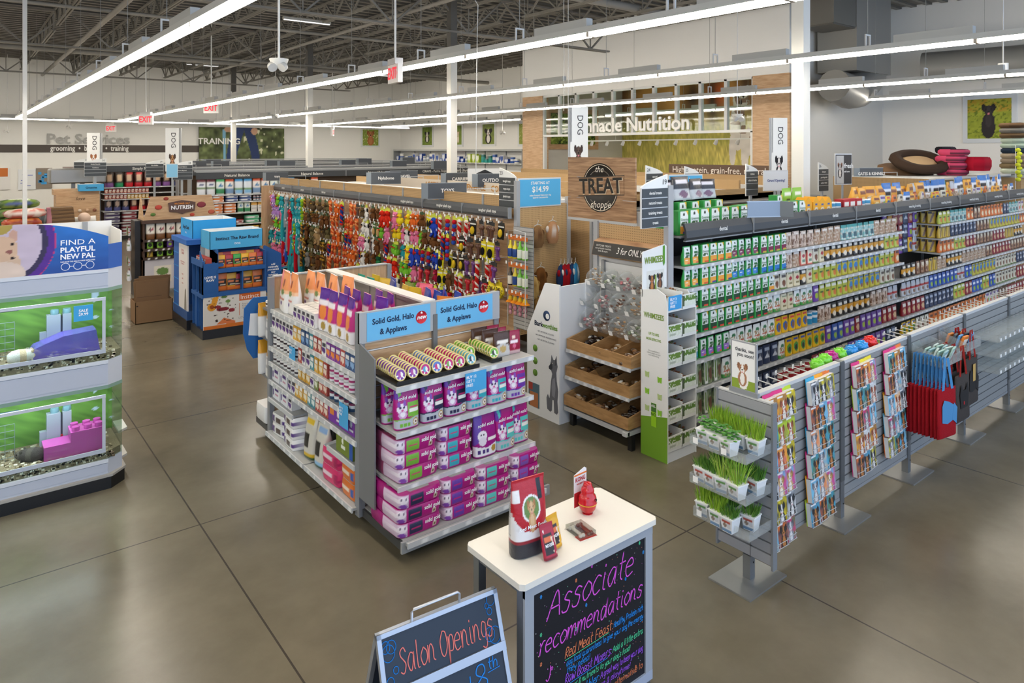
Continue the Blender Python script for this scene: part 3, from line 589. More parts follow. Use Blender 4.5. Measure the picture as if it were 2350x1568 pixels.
SG['white'] = pouch('pet_food_bag', 'pet food bag', .22, .36, .1, PT('#9c1480', ('p', [(0, 1), (.4, 1), (.2, .4), (0, .3)], '#6a4aa8'), ('e', .32, .5, .2, .12, '#efe9ee'), ('e', .32, .38, .16, .1, '#e4dce6'), ('e', .26, .53, .025, .02, '#30203a'), ('e', .38, .53, .025, .02, '#30203a'), ('p', [(0, .05), (1, .05), (1, .3), (.5, .22), (0, .28)], '#eceaec'), ('r', .1, .22, .1, .18, '#4a2f7a'), ('r', .28, .4, .1, .18, '#4a2f7a'), ('r', .46, .58, .1, .18, '#4a2f7a'), ('e', .8, .17, .11, .08, '#b8923c'), ('r', .55, .98, .36, .43, '#f2eee8')), '#8f1478', 'magenta pet food bag with a white terrier print', 36, 56, txt=[('solid gold', .044, .0, .74, '#ffffff', (PI / 2 + .12, 0, 0), True, .92)])
def sglay(acc): return PT('#ae0f78', ('r', .0, .2, .05, .95, '#d9c2d6'), ('e', .1, .62, .09, .26, '#f0e6ee'), ('e', .06, .7, .02, .06, '#3a1c50'), ('e', .15, .7, .02, .06, '#3a1c50'), ('e', .1, .2, .07, .16, '#8a4ab0'), ('r', .23, .54, .14, .88, acc), ('r', .28, .49, .48, .58, '#c81e6e'), ('e', .8, .3, .05, .2, '#d8cdb0'), ('e', .8, .3, .03, .12, '#6a3c28'))
SL = {}
for key, acc, ds in [('green', '#78b63e', 'green'), ('navy', '#26284a', 'navy'), ('teal', '#39aebc', 'teal'), ('violet', '#6a3aa2', 'violet'), ('mint', '#5cc4bc', 'mint'), ('pale', '#8a5ab8', 'lilac')]:
    def sd(u, v, acc=acc): return np.tile(np.array(L('#ae0f78')) * .85 + np.array(L(acc)) * .15, (len(u), 1))
    SL[key] = flatbag('lying_food_bag', 'pet food bag', .41, .105, .46, sglay(acc), sd, f'lying magenta food bag with {ds} label', 48, txt=[('solid gold', .043, .5, .7, '#ffffff', (PI / 2, 0, 0), True, .85)])
    tp = MB().solid([(.1, .18, .2), (.107, .17, .19)], 4, plain('#8f8c8a'), '#8f8c8a', 7); raw('top_panel', tp, 'film', SL[key])
# cups with printed lids (axis to the front)
CUP = {}
for key, c1, c2, ds in [('violet', '#7a3a9c', '#b04a9a', 'violet'), ('pinkblue', '#c01e78', '#5aa8d0', 'pink and blue'), ('blue', '#5a7ac0', '#c8307a', 'blue and pink'), ('pinkgreen', '#c41e72', '#7aa84a', 'pink and green'), ('aqua', '#6ab4c0', '#2a3a44', 'aqua'), ('lime', '#78b83a', '#2c3a20', 'lime')]:
    b = MB(); Mx = Matrix.Rotation(PI / 2, 4, 'X')
    b.lathe([(.036, -.012), (.043, .004), (.047, .006), (.047, .011)], '#ece2c0', 18, Mx, cols=['#efe8d4', '#e3cf8a', '#e0c468'], caps=False)
    vs = [(0, -.0112, 0)] + [(.046 * math.cos(2 * PI * k / 18) * r, -.0112, .046 * math.sin(2 * PI * k / 18) * r) for r in (.45, .8, 1) for k in range(18)]
    fs = [(0, 1 + (k + 1) % 18, 1 + k) for k in range(18)] + [(1 + q * 18 + k, 1 + q * 18 + (k + 1) % 18, 19 + q * 18 + (k + 1) % 18, 19 + q * 18 + k) for q in (0, 1) for k in range(18)]
    cc = [L(c2 if 3 < k < 14 else '#f0ece4') for k in range(18)] + [L(c1 if (k < 9 or k % 3) else '#f3eef0') for k in range(18)] + [L('#e6d48c')] * 18
    b.add(vs, fs, cc); o = raw('food_cup', b, 'plastic'); CUP[key] = reg(o, 'food_cup', 'pet food cup', .095, .03, .094, f'small food cup with {ds} lid')
# other packets for the gondolas
def fbag(key, w, h, d, ds, bg, *layers, side=None, name='food_bag', nx=16, ny=24): FB[key] = pouch(name, 'pet food bag', w, h, d, PT(bg, *layers), side or bg, ds, nx, ny)
fbag('halo', .19, .34, .1, 'white food bag with orange top', '#eeebe6', ('r', 0, 1, .5, 1, '#ef9a5e'), ('p', [(0, .42), (1, .5), (1, .56), (0, .56)], '#f3c49a'), ('e', .5, .5, .22, .07, '#6a8a4a'), ('r', .2, .8, .3, .36, '#c8604a'), ('r', .2, .5, .18, .26, '#5a2f7c'), ('e', .5, .72, .12, .1, '#8a3c2a'))
fbag('halo_pink', .17, .34, .09, 'white food bag with pink top', '#eeebe6', ('r', 0, 1, .48, 1, '#ee8f94'), ('e', .5, .5, .22, .07, '#6a8a4a'), ('r', .2, .8, .28, .34, '#c8604a'), ('r', .4, .7, .7, .84, '#7a2f5c'))
fbag('sunset', .15, .3, .08, 'purple and orange food pouch', '#c2307e', ('p', [(0, 1), (1, 1), (1, .8), (0, .6)], '#5a2a90'), ('e', .5, .45, .3, .2, '#ee8a3c'), ('r', 0, 1, 0, .28, '#f0ecec'), ('e', .6, .14, .2, .1, '#a88a3c'), ('r', .1, .9, .62, .72, '#f6eef2'))
fbag('yellow_white', .2, .36, .1, 'white food bag with golden top', '#e8e6e2', ('r', 0, 1, .62, 1, '#dba032'), ('r', .1, .9, .1, .55, '#dcdad8'), ('s', 20, .6, '#a8a8aa', .12, .88, .1, .55), side=PT('#e2e0dc', ('r', -2, 2, .62, 1, '#d29a30')))
fbag('kraft_yellow', .2, .36, .13, 'pale food bag with black label and yellow foot', '#d8d2c4', ('r', .1, .6, .28, .6, '#23221f'), ('r', .1, .8, .8, .95, '#e8c02a'), ('r', 0, 1, 0, .14, '#d9b028'), ('r', 0, 1, 0, .05, '#2c5a30'))
fbag('kraft_blue', .2, .36, .13, 'pale food bag with black label and blue foot', '#d8d2c4', ('r', .1, .6, .28, .6, '#23221f'), ('r', .2, .9, .8, .95, '#8fb0d8'), ('r', 0, 1, 0, .16, '#8fbfe0'), ('r', 0, 1, 0, .05, '#2c5a30'))
FB['halo_lay'] = flatbag('lying_food_bag', 'pet food bag', .3, .1, .34, PT('#eceae6', ('r', .05, .3, .2, .8, '#4c2f74'), ('r', .4, .7, .2, .7, '#4a3a34'), ('r', .75, .95, .3, .6, '#5c3f84')), '#e4e2de', 'lying white food bag with violet print')
FB['pink_lay'] = flatbag('lying_food_bag', 'pet food bag', .34, .16, .4, PT('#d8346c', ('r', .1, .6, .4, .6, '#f4dce4'), ('e', .8, .4, .12, .3, '#b01e58')), '#dfe0e2', 'lying pink food bag with white top')
FB['orange_lay'] = flatbag('lying_food_bag', 'pet food bag', .34, .13, .4, PT('#e0762a', ('r', .1, .6, .4, .62, '#f6e2cc'), ('r', .7, .9, .2, .7, '#3a66b0')), '#dfe0e2', 'lying orange food bag with white top')
for key, bg, ds, c2 in [('wbox', '#e9e6e0', 'white food carton', '#5a2f7c'), ('ybox', '#d9a22e', 'mustard food carton', '#f0e4c4'), ('nbox', '#33507c', 'blue food carton', '#8ab0d8'), ('pbox', '#7a3a94', 'purple food carton', '#ee8a3c'), ('obox', '#7d8a3a', 'olive food carton', '#eef0d8'), ('rbox', '#b0453a', 'brick red food carton', '#f0d8c4'), ('tbox', '#3f8a94', 'teal food carton', '#e6efe8')]:
    FB[key] = carton('food_carton', 'food box', .085, .13, .09, PT(bg, ('e', .5, .34, .3, .18, c2), ('r', .15, .85, .62, .82, '#f4f0ea' if key != 'wbox' else '#3c3a44'), ('n', 8, 8, .82, c2, 7)), bg, ds, 12, 16)
FB['wide_white'] = carton('food_carton', 'food box', .2, .15, .16, PT('#e6e5e6', ('r', .08, .2, .2, .6, '#4c2f74'), ('r', .3, .8, .55, .75, '#4c2f74'), ('r', .35, .75, .25, .35, '#c88aa0')), '#d3d2d6', 'wide white food carton', 24, 18)
FB['wide_purple'] = carton('food_carton', 'food box', .24, .15, .16, PT('#7d3aa0', ('r', .08, .4, .4, .85, '#e88a3a'), ('e', .72, .6, .1, .2, '#f2eef4'), ('r', .6, .9, .2, .3, '#f2eef4')), '#6d3290', 'wide purple food carton', 26, 18)
FB['wide_olive'] = carton('food_carton', 'food box', .3, .17, .16, PT('#76862c', ('e', .4, .6, .06, .14, '#f0f2e0'), ('r', .3, .55, .25, .4, '#f0f2e0'), ('r', .8, 1, 0, 1, '#2a58a8')), '#67762a', 'wide olive food carton with blue end', 28, 18)
WC = can('food_can', 'pet food can', .042, .06, ['#e9e6e0', '#3c2f34', '#e9e6e0'], 'small white food can with dark band')
PC = can('food_can', 'pet food can', .042, .06, ['#e4dfe0', '#a8346c', '#e4dfe0'], 'small white food can with pink band')
NC = can('food_can', 'pet food can', .042, .08, ['#2c4a6a', '#dfe4e6', '#7a3050'], 'blue and plum food can')
# ================================================================== shelving helpers and the magenta food gondola
STL, STD = '#85878a', '#6c6d6c'
def rail_paint(n, col='#c6c8c8'):
    return lambda u, v: np.where((((u * n + .37) % 1) < .28)[:, None] & ((v > .2) & (v < .85))[:, None], np.array(L('#eeeeec')), np.array(L(col)))
def shelf_part(parent, x0, x1, depth, z, y0=0.0, lip=.035, col='#a9aaa8', tags=6, tilt=0, name='shelf'):
    """shelf in its gondola's own frame: front edge at y0 looking -y"""
    s = O(name, MB().box(x0, x1, 0, depth, -.02, 0, col), 'enamel', parent, loc=(0, y0, z), rot=(tilt, 0, 0))
    O('price_rail', MB().box(x0, x1, -.012, 0, -lip, .004, '#c6c8c8').grid((x0, -.0125, -lip), (x1 - x0, 0, 0), (0, 0, lip + .004), max(8, int((x1 - x0) * 40)), 4, rail_paint(tags)), 'enamel', s)
    return s
gd = T('mobile_gondola', 'grey and oak mobile gondola stocked with magenta food bags at its end', 'shelving unit', (2.42, 4.92, 0))
# frame of reference: x right, y away; end shelves look -y, long shelves look -x
LN, WD, HT = 1.95, 1.3, 1.655
O('base', MB().box(.03, WD + .1, -.62, LN + .45, .09, .15, '#3c3d3d').box(.02, WD + .1, -.64, -.62, .08, .16, '#9a9c9c'), 'enamel', gd)
for (x, y) in [(.12, -.5), (WD, -.5), (.12, .55), (.12, 1.4), (WD, 1.4), (.3, -.2)]:
    b = MB().lathe([(.0, -.015), (.045, -.015), (.048, 0), (.045, .015), (.0, .015)], '#1e1e1e', 14, Matrix.Translation((0, 0, .048)) @ Matrix.Rotation(PI / 2, 4, 'Y'), caps=False).box(-.025, .025, -.02, .02, .06, .1, '#2a2a2a')
    O('caster', b, 'plastic', gd, loc=(x, y, 0))
O('post', MB().box(0, .05, -.02, .05, .09, HT, STL), 'enamel', gd); O('post', MB().box(WD, WD + .05, -.02, .05, .09, HT, STL), 'enamel', gd)
O('post', MB().box(0, .05, LN - .03, LN + .03, .09, HT, STL), 'enamel', gd); O('post', MB().box(.66, .7, -.035, 0, .15, HT - .1, '#6d6e6e'), 'enamel', gd)
O('post', MB().box(WD, WD + .05, LN - .03, LN + .03, .09, HT, STL), 'enamel', gd)
O('end_panel', MB().box(.05, WD, LN - .01, LN + .02, .13, HT, '#c9a680'), 'oak_up', gd, label='oak veneer panel'); O('top_rail', MB().box(.05, WD, LN - .03, LN + .03, HT, HT + .012, '#a8a9aa'), 'enamel', gd)
O('side_panel', MB().box(.0, .012, -.27, -.02, .25, 1.36, '#77787a').prism([(-.27, 1.36), (-.02, 1.36), (-.02, 1.43)], 0, .012, '#77787a', 'x'), 'enamel', gd, label='grey steel end plate')
sp = MB().box(.6, .68, .0, LN - .01, .13, HT, '#8d8781'); sp.box(.58, .7, 0, LN - .01, HT, HT + .015, '#d2d0cb')
for k in range(1, 4): sp.box(.595, .6, LN * k / 4 - .006, LN * k / 4 + .006, .2, HT, '#6d6865')
O('spine', sp, 'enamel', gd)
sl = MB()
for k in range(13):
    z = .22 + k * .095; sl.box(.05, WD, -.004, .006, z, z + .078, '#d0ad85')
O('slat_back', sl, 'oak', gd)
sl = MB().box(.05, WD, .006, .012, .2, HT - .05, '#8d8c88')
for k in range(13): z = .22 + k * .095 + .078; sl.box(.05, WD, -.006, .006, z + .004, z + .013, '#dcdcd8')
O('slat_rail', sl, 'enamel', gd)
sg = O('header_sign', MB().box(.0, WD + .05, -.03, .0, 1.42, HT + .005, '#a9abad').box(.06, .63, -.034, -.03, 1.43, HT - .005, '#6bb7e2').box(.69, WD - .03, -.034, -.03, 1.43, HT - .005, '#6bb7e2'), 'paper', gd)
for q in (0, .625):
    for j, s in enumerate(('Solid Gold, Halo', '& Applaws')): text(s, .062, sg, (.29 + q, -.036, 1.575 - j * .085), col='#1d2c4c', bold=True, wide=.9)
    O('new_badge', MB().lathe([(.0, 0), (.052, 0), (.052, .002)], '#cf2030', 24, Matrix.Rotation(PI / 2, 4, 'X'), caps=False), 'paper', sg, loc=(.545 + q, -.0345, 1.55))
    text('new', .05, sg, (.545 + q, -.038, 1.552), bold=True, shear=.2); text('★', .03, sg, (.545 + q, -.038, 1.585))
for z, f in [(1.2, -.5), (.87, -.5), (.49, -.52), (.155, -.66)]: shelf_part(gd, .05, WD + .04, -f, z, f, .035, tags=7)
for z, f in [(1.345, .02), (1.165, .02), (.985, .0), (.835, .0), (.655, .0), (.155, -.03)]:
    for a, b in ((.03, LN / 2 - .01), (LN / 2 + .01, LN - .02)):
        h = T('shelf', '', '', (f, LN, 0), -PI / 2); del h['label']; del h['category']; h.parent = gd
        O('shelf_board', MB().box(a, b, 0, .58 - f, z - .02, z, '#a9aaa8'), 'enamel', h)
        O('price_rail', MB().box(a, b, -.012, 0, z - .035, z + .004, '#c6c8c8').grid((a, -.0125, z - .035), (b - a, 0, 0), (0, 0, .039), 40, 4, rail_paint(7)), 'enamel', h)
for z in (.17, .62, 1.0, 1.3):   # shelves of the far end, looking +y
    O('shelf', MB().box(.05, WD, LN + .02, LN + .42, z - .02, z, '#77787a').box(.05, WD, LN + .42, LN + .43, z - .035, z + .004, '#b8baba'), 'enamel', gd)
O('wing_panel', MB().prism([(-.06, .85), (.0, .75), (.5, .75), (.5, 1.36), (.0, 1.38), (-.09, 1.28), (-.1, 1.02)], LN + .45, LN + .465, '#1f5fa0', 'y').prism([(-.05, 1.0), (.2, .95), (.2, 1.2), (-.03, 1.22)], LN + .443, LN + .449, '#dfe0e0', 'y'), 'card', gd, label='blue card side wing')
for z in (1.3, .9): O('shelf', MB().box(.7, WD + .03, 0, LN - .03, z - .02, z, '#a9aaa8').box(WD + .03, WD + .042, 0, LN - .03, z - .035, z + .004, '#c6c8c8'), 'enamel', gd)
GX, GYY = 2.42, 4.92
# end shelf 1: cups in lanes, pouches
lanes = ['violet', 'violet', 'pinkblue', 'blue', 'pinkgreen', 'pinkgreen', 'aqua', 'lime', 'lime']
for i, key in enumerate(lanes):
    x = GX + .12 + i * .105 + (.03 if i == 8 else 0); n = [9, 9, 10, 9, 9, 9, 9, 6, 9][i]; y0 = GYY - .47 + (.16 if i == 7 else 0) + (.0 if i < 8 else .02); zz = 1.205 + (.0)
    tr = O('cup_tray', MB().box(-.052, .052, 0, .42 if i != 7 else .26, 0, .012, '#1f1f20').box(-.052, .052, -.006, 0, 0, .028, '#1f1f20'), 'plastic', loc=(x, y0 - .01, zz)); tag(tr, f'black cup tray, {nth(i)} lane counted from the grey end plate', 'tray', 'black cup trays')
    for k in range(n):
        o = dup(CUP[key], (x, y0 + .035 + k * .037, zz + .06 + k * .0015), label=f'small food cup with {DIM[CUP[key]][3].split(" with ")[1]}, {nth(k)} back in {nth(i)} cup lane', rot=(-.25, rnd.uniform(-.2, .2), 0)); o['group'] = 'food cups on the magenta end shelf'
fbag('brown_treat', .17, .2, .06, 'bronze and silver treat pouch', '#4a3020', ('p', [(0, 0), (1, 0), (.85, .45), (.5, .55), (.15, .45)], '#c9c6c2'), ('e', .5, .3, .2, .14, '#c0a468'), ('r', .2, .8, .56, .63, '#efe9e0'), side='#8f8a86', name='treat_pouch', nx=14, ny=16)
fbag('red_treat', .15, .19, .06, 'crimson treat pouch', '#96143a', ('r', .25, .75, .5, .57, '#f3e4e8'), ('e', .5, .72, .12, .09, '#e6c8b8'), ('p', [(0, 0), (1, 0), (1, .14), (0, .2)], '#c9a8a8'), ('e', .5, .34, .14, .1, '#d86a8a'), side='#7a1230', name='treat_pouch', nx=14, ny=16)
sh = Shelf('top end shelf', 'from the cups')
for p, x, y in [('brown_treat', 1.06, -.12), ('brown_treat', 1.1, -.22), ('brown_treat', 1.13, -.34), ('red_treat', 1.21, -.1), ('red_treat', 1.22, -.2), ('red_treat', 1.25, -.34)]: sh.put(FB[p], (GX + x, GYY + y, 1.2), rnd.uniform(-.1, .1))
sh = Shelf('second end shelf', 'from the grey plate')
for i, (k, x) in enumerate([('green', .17), ('navy', .39), ('navy', .6), ('teal', .8), ('teal', 1.0), ('violet', 1.2)]):
    sh.put(SG[k], (GX + x, GYY - .43, .87), rnd.uniform(-.06, .04), (1, 1, .92))
    sh.put(SG[k], (GX + x - .02, GYY - .27, .87), rnd.uniform(-.04, .04), (.95, 1, .9), lab=f'magenta pet food bag standing behind the {nth(i)} bag of the second end shelf')
sh = Shelf('third end shelf', 'from the bottom')
for k, x, sx in (('green', .24, .88), ('teal', .585, .74)):
    for j in range(3): sh.put(SL[k], (GX + x + rnd.uniform(-.008, .008), GYY - .275, .492 + j * .106), rnd.uniform(-.04, .04), (sx, 1, 1))
for i, (k, x) in enumerate([('white', .86), ('mint', 1.06), ('mint', 1.3)]):
    sh.put(SG[k], (GX + x - (.06 if i == 2 else 0), GYY - (.46 if i < 2 else .42), .49), rnd.uniform(-.06, .06), (1, 1, .93 if i == 0 else 1), lab=['magenta food bag with a white terrier print, end shelf three', 'magenta bag with mint label at the front of end shelf three', 'magenta bag with mint label tucked behind another mint bag'][i])
sh = Shelf('bottom end shelf', 'from the bottom')
for k, x, sx in (('navy', .2, .92), ('violet', .555, .78), ('mint', .885, .78), ('pale', 1.2, .72)):
    for j in range(3): sh.put(SL[k], (GX + x + rnd.uniform(-.008, .008), GYY - .37, .157 + j * .101), rnd.uniform(-.035, .035), (sx, 1, .94))
for j in range(2): sh.put(SL['violet'], (GX + .7, GYY - .4 + 0, .155 + .104 * 3 + 9), 0) if False else None
# long side, looking -x: x runs along -Y from the oak panel
def long_side(z, seq, where, dep=1, jit=.006, setb=.012, scale=1, x0=.04, start='from the oak panel'):
    sh = Shelf(where, start, int(z * 97)); fill(sh, seq, (GX + .01, GYY + LN - x0, 0), (0, -1, 0), -PI / 2, LN - x0 - .06, z, .006, setb, jit, scale, dep)
for i, (p, yy, xx) in enumerate([('halo_pink', .14, .12), ('halo', .22, .1), ('halo', .36, .12), ('halo', .32, .3), ('halo', .5, .32), ('halo', .66, .38), ('halo', .82, .45)]):
    dup(FB[p], (GX + xx, GYY + LN - yy - .02, 1.345), label=f'{DIM[FB[p]][3]}, {nth(i)} along the top side shelf from the oak panel', rot=(0, 0, -PI / 2 + rnd.uniform(-.15, .1)), scale=1.14)
k = 0
for a in range(5):
    for b in range(4):
        dup(FB['wbox'], (GX + .08 + b * .1, GYY + LN - .6 - a * .1, 1.345), label=f'white food carton, {nth(a)} column {nth(b)} row in the top side block', rot=(0, 0, -PI / 2))
for i, (p, yy, xx) in enumerate([('sunset', 1.14, .1), ('sunset', 1.3, .1), ('sunset', 1.46, .11), ('sunset', 1.64, .1), ('sunset', 1.2, .27), ('sunset', 1.38, .27), ('sunset', 1.58, .27), ('sunset', 1.78, .3), ('sunset', 1.5, .42), ('sunset', 1.68, .43)]):
    dup(FB[p], (GX + xx, GYY + LN - yy, 1.345), label=f'purple and orange food pouch, {nth(i)} on the top side shelf', rot=(0, 0, -PI / 2 + rnd.uniform(-.2, .2)), scale=(1.12, 1.12, 1.22))
long_side(1.165, [(FB['wbox'], 6), (FB['ybox'], 2), (FB['nbox'], 2), (FB['tbox'], 1), (FB['rbox'], 2), (FB['wbox'], 1), (FB['pbox'], 3), (FB['rbox'], 1), (FB['nbox'], 3)], 'second side shelf', 2)
sh = Shelf('third side shelf', 'from the oak panel')
for z, nm in ((.985, 'third side shelf'), (.835, 'fourth side shelf')):
    sh = Shelf(nm, 'from the oak panel', 4)
    for j in (0, 1):
        for i in range(7): sh.put(WC, (GX + .06, GYY + LN - .09 - i * .09, z + j * .061), -PI / 2, lab=f'small white food can, {nth(i)} from the oak panel, {("lower", "upper")[j]} layer, {nm}')
        for i in range(5): sh.put(PC if z > .9 else NC, (GX + .06, GYY + LN - 1.4 - i * .09, z + j * .062), -PI / 2, lab=f'{("blue and plum", "pink banded")[z > .9]} food can, {nth(i)} along, {("lower", "upper")[j]} layer, {nm}')
    fill(sh, [(FB['rbox'], 1), (FB['wbox'], 2), (FB['tbox'], 1), (FB['ybox'], 2), (FB['rbox'], 1)] if z > .9 else [(FB['ybox'], 3), (FB['wbox'], 1), (FB['obox'], 1), (FB['rbox'], 2)], (GX + .01, GYY + LN - .7, 0), (0, -1, 0), -PI / 2, .7, z, .006, .012)
long_side(.655, [(FB['wide_white'], 2), (FB['wbox'], 2), (FB['ybox'], 3), (FB['tbox'], 2), (FB['rbox'], 3), (FB['wide_purple'], 2)], 'fifth side shelf')
long_side(.48, [(FB['wide_white'], 2), (FB['wbox'], 1)], 'low side shelf')
O('shelf', MB().box(.0, .58, 1.3, LN - .02, .46, .48, '#a9aaa8').box(-.012, 0, 1.3, LN - .02, .445, .484, '#c6c8c8'), 'enamel', gd); O('shelf', MB().box(.0, .58, .05, .55, .44, .46, '#a9aaa8').box(-.012, 0, .05, .55, .425, .464, '#c6c8c8'), 'enamel', gd)
sh = Shelf('low side shelf', 'from the steel plate'); sh.put(FB['wide_olive'], (GX + .1, GYY + .28, .46), -PI / 2)
sh = Shelf('bottom side shelf', 'up from the deck')
for j in range(2): sh.put(FB['halo_lay'], (GX + .18, GYY + LN - .2, .155 + j * .1), -PI / 2 + .1)
for j in range(3): sh.put(FB['halo_lay'], (GX + .16, GYY + LN - .54, .155 + j * .1), -PI / 2 - .05, (1, 1, .97), lab=f'lying white bag with violet print, second stack by the oak panel, {nth(j)} up')
for i, (p, yy, xx) in enumerate([('kraft_yellow', .86, .1), ('kraft_blue', 1.1, .1), ('kraft_yellow', 1.0, .3), ('kraft_blue', 1.26, .28)]):
    dup(FB[p], (GX + xx, GYY + LN - yy, .155), label=f'{DIM[FB[p]][3]}, {("front", "back")[i > 1]} row of the bottom side shelf', rot=(0, 0, -PI / 2 + .1))
for j in range(2): sh.put(FB['pink_lay'], (GX + .2, GYY + LN - 1.42, .157 + j * .137), -PI / 2 + .05, (1, 1, .84))
for j in range(2): sh.put(FB['orange_lay'], (GX + .2, GYY + LN - 1.745, .157 + j * .128), -PI / 2 - .02, (.82, .95, .95))
# far end beyond the oak panel: golden bags and cans
i = 0
for z, k in ((.62, 3), (1.0, 3)):
    for a in range(k): dup(FB['yellow_white'], (GX + .1 + a * .2, GYY + LN + .33, z), label=f'white bag with golden top beyond the oak panel, {("lower", "upper")[z > .8]} shelf, {nth(a)} inward', rot=(0, 0, PI + .05), scale=.95); dup(FB['yellow_white'], (GX + .085 + a * .2, GYY + LN + .15, z), label=f'white bag with golden top tucked close behind the oak panel, {("lower", "upper")[z > .8]} shelf, {nth(a)} inward', rot=(0, 0, -PI / 2 + .2 * a), scale=.93)
dup(FB['halo_lay'], (GX + .22, GYY + LN + .24, .17), label='white lying food bag on the bottom shelf beyond the oak panel', rot=(0, 0, PI / 2), scale=(1.1, 1.3, 1.6))
for a in range(3):
    for b in range(2): dup(WC, (GX + .12 + a * .09, GYY + LN + .2 + b * .1, 1.3), label=f'small white can on the top shelf beyond the oak panel, {nth(a)} inward {("front", "back")[b]}')
fbag('mix_yellow', .16, .3, .09, 'yellow food pouch', '#d8b02a', ('r', 0, 1, .5, .62, '#4a3a1c'), ('e', .5, .3, .3, .14, '#f0e4b8')); fbag('mix_blue', .17, .32, .09, 'royal blue food pouch', '#2a3f9c', ('r', .1, .9, .7, .84, '#8ac0e0'), ('e', .5, .4, .26, .14, '#e8ecf4')); fbag('mix_teal', .15, .3, .09, 'teal food pouch', '#2f9c84', ('r', .1, .9, .6, .8, '#1c2c2c')); fbag('mix_pink', .16, .3, .09, 'pink food pouch', '#d85a78', ('r', .1, .9, .6, .8, '#f6e0e4')); fbag('mix_orange', .17, .3, .09, 'orange far side food pouch', '#e0822e', ('r', .1, .9, .6, .8, '#f6e8d0')); fbag('mix_olive', .16, .26, .09, 'olive food pouch', '#7d8a34', ('r', .1, .9, .5, .8, '#3c4420'))
for i, (k, yy, xx) in enumerate([('mix_teal', 1.72, .86), ('mix_teal', 1.5, .9), ('mix_yellow', 1.6, 1.02), ('mix_yellow', 1.36, .95), ('mix_blue', 1.24, .98), ('mix_blue', 1.08, .92), ('mix_olive', 1.2, 1.14), ('mix_yellow', .94, .94), ('mix_yellow', .78, .98), ('mix_pink', .86, 1.12), ('mix_pink', .66, 1.05), ('mix_blue', .56, .96), ('mix_blue', .4, .98), ('mix_blue', .48, 1.14), ('mix_blue', .26, 1.12), ('mix_orange', .24, .95), ('mix_orange', .1, 1.1)]):
    dup(FB[k], (GX + xx, GYY + yy, 1.303), label=f'{DIM[FB[k]][3]} on the far side top shelf, {nth(i)} from the oak panel', rot=(rnd.uniform(-.1, .1), 0, PI / 2 + rnd.uniform(-.5, .5)), scale=(1.05, 1.05, 1.05))
# card talkers clipped to the rails
def talker(x, y, z, wd, hh, rot, lines, lab, col='#4aa8de', size=.03):
    t = O('price_card', MB().box(-wd / 2, wd / 2, -.002, .0, -hh, 0, col), 'paper', loc=(x, y, z), rot=rot); tag(t, lab, 'shelf card', 'blue shelf cards')
    for j, s in enumerate(lines): text(s, size, t, (-wd * .46, -.004, -hh * .22 - j * size * 1.05), bold=True, align='LEFT')
    return t
talker(GX + .74, GYY - .522, 1.19, .2, .15, (0, 0, 0), ['BUY 12', 'GET 1', 'FREE'], 'blue buy twelve card hanging below the cup shelf')
talker(GX + .004, GYY + 1.34, 1.1, .14, .15, (0, 0, -PI / 2), ['BUY 3', 'GET 1'], 'blue card on the side shelf of white cans', size=.024)
talker(GX - .014, GYY + .22, .9, .16, .19, (0, 0, -PI / 2), ['BUY 3', 'GET 1', 'FREE'], 'blue card on the side shelf beside the steel plate', size=.024)
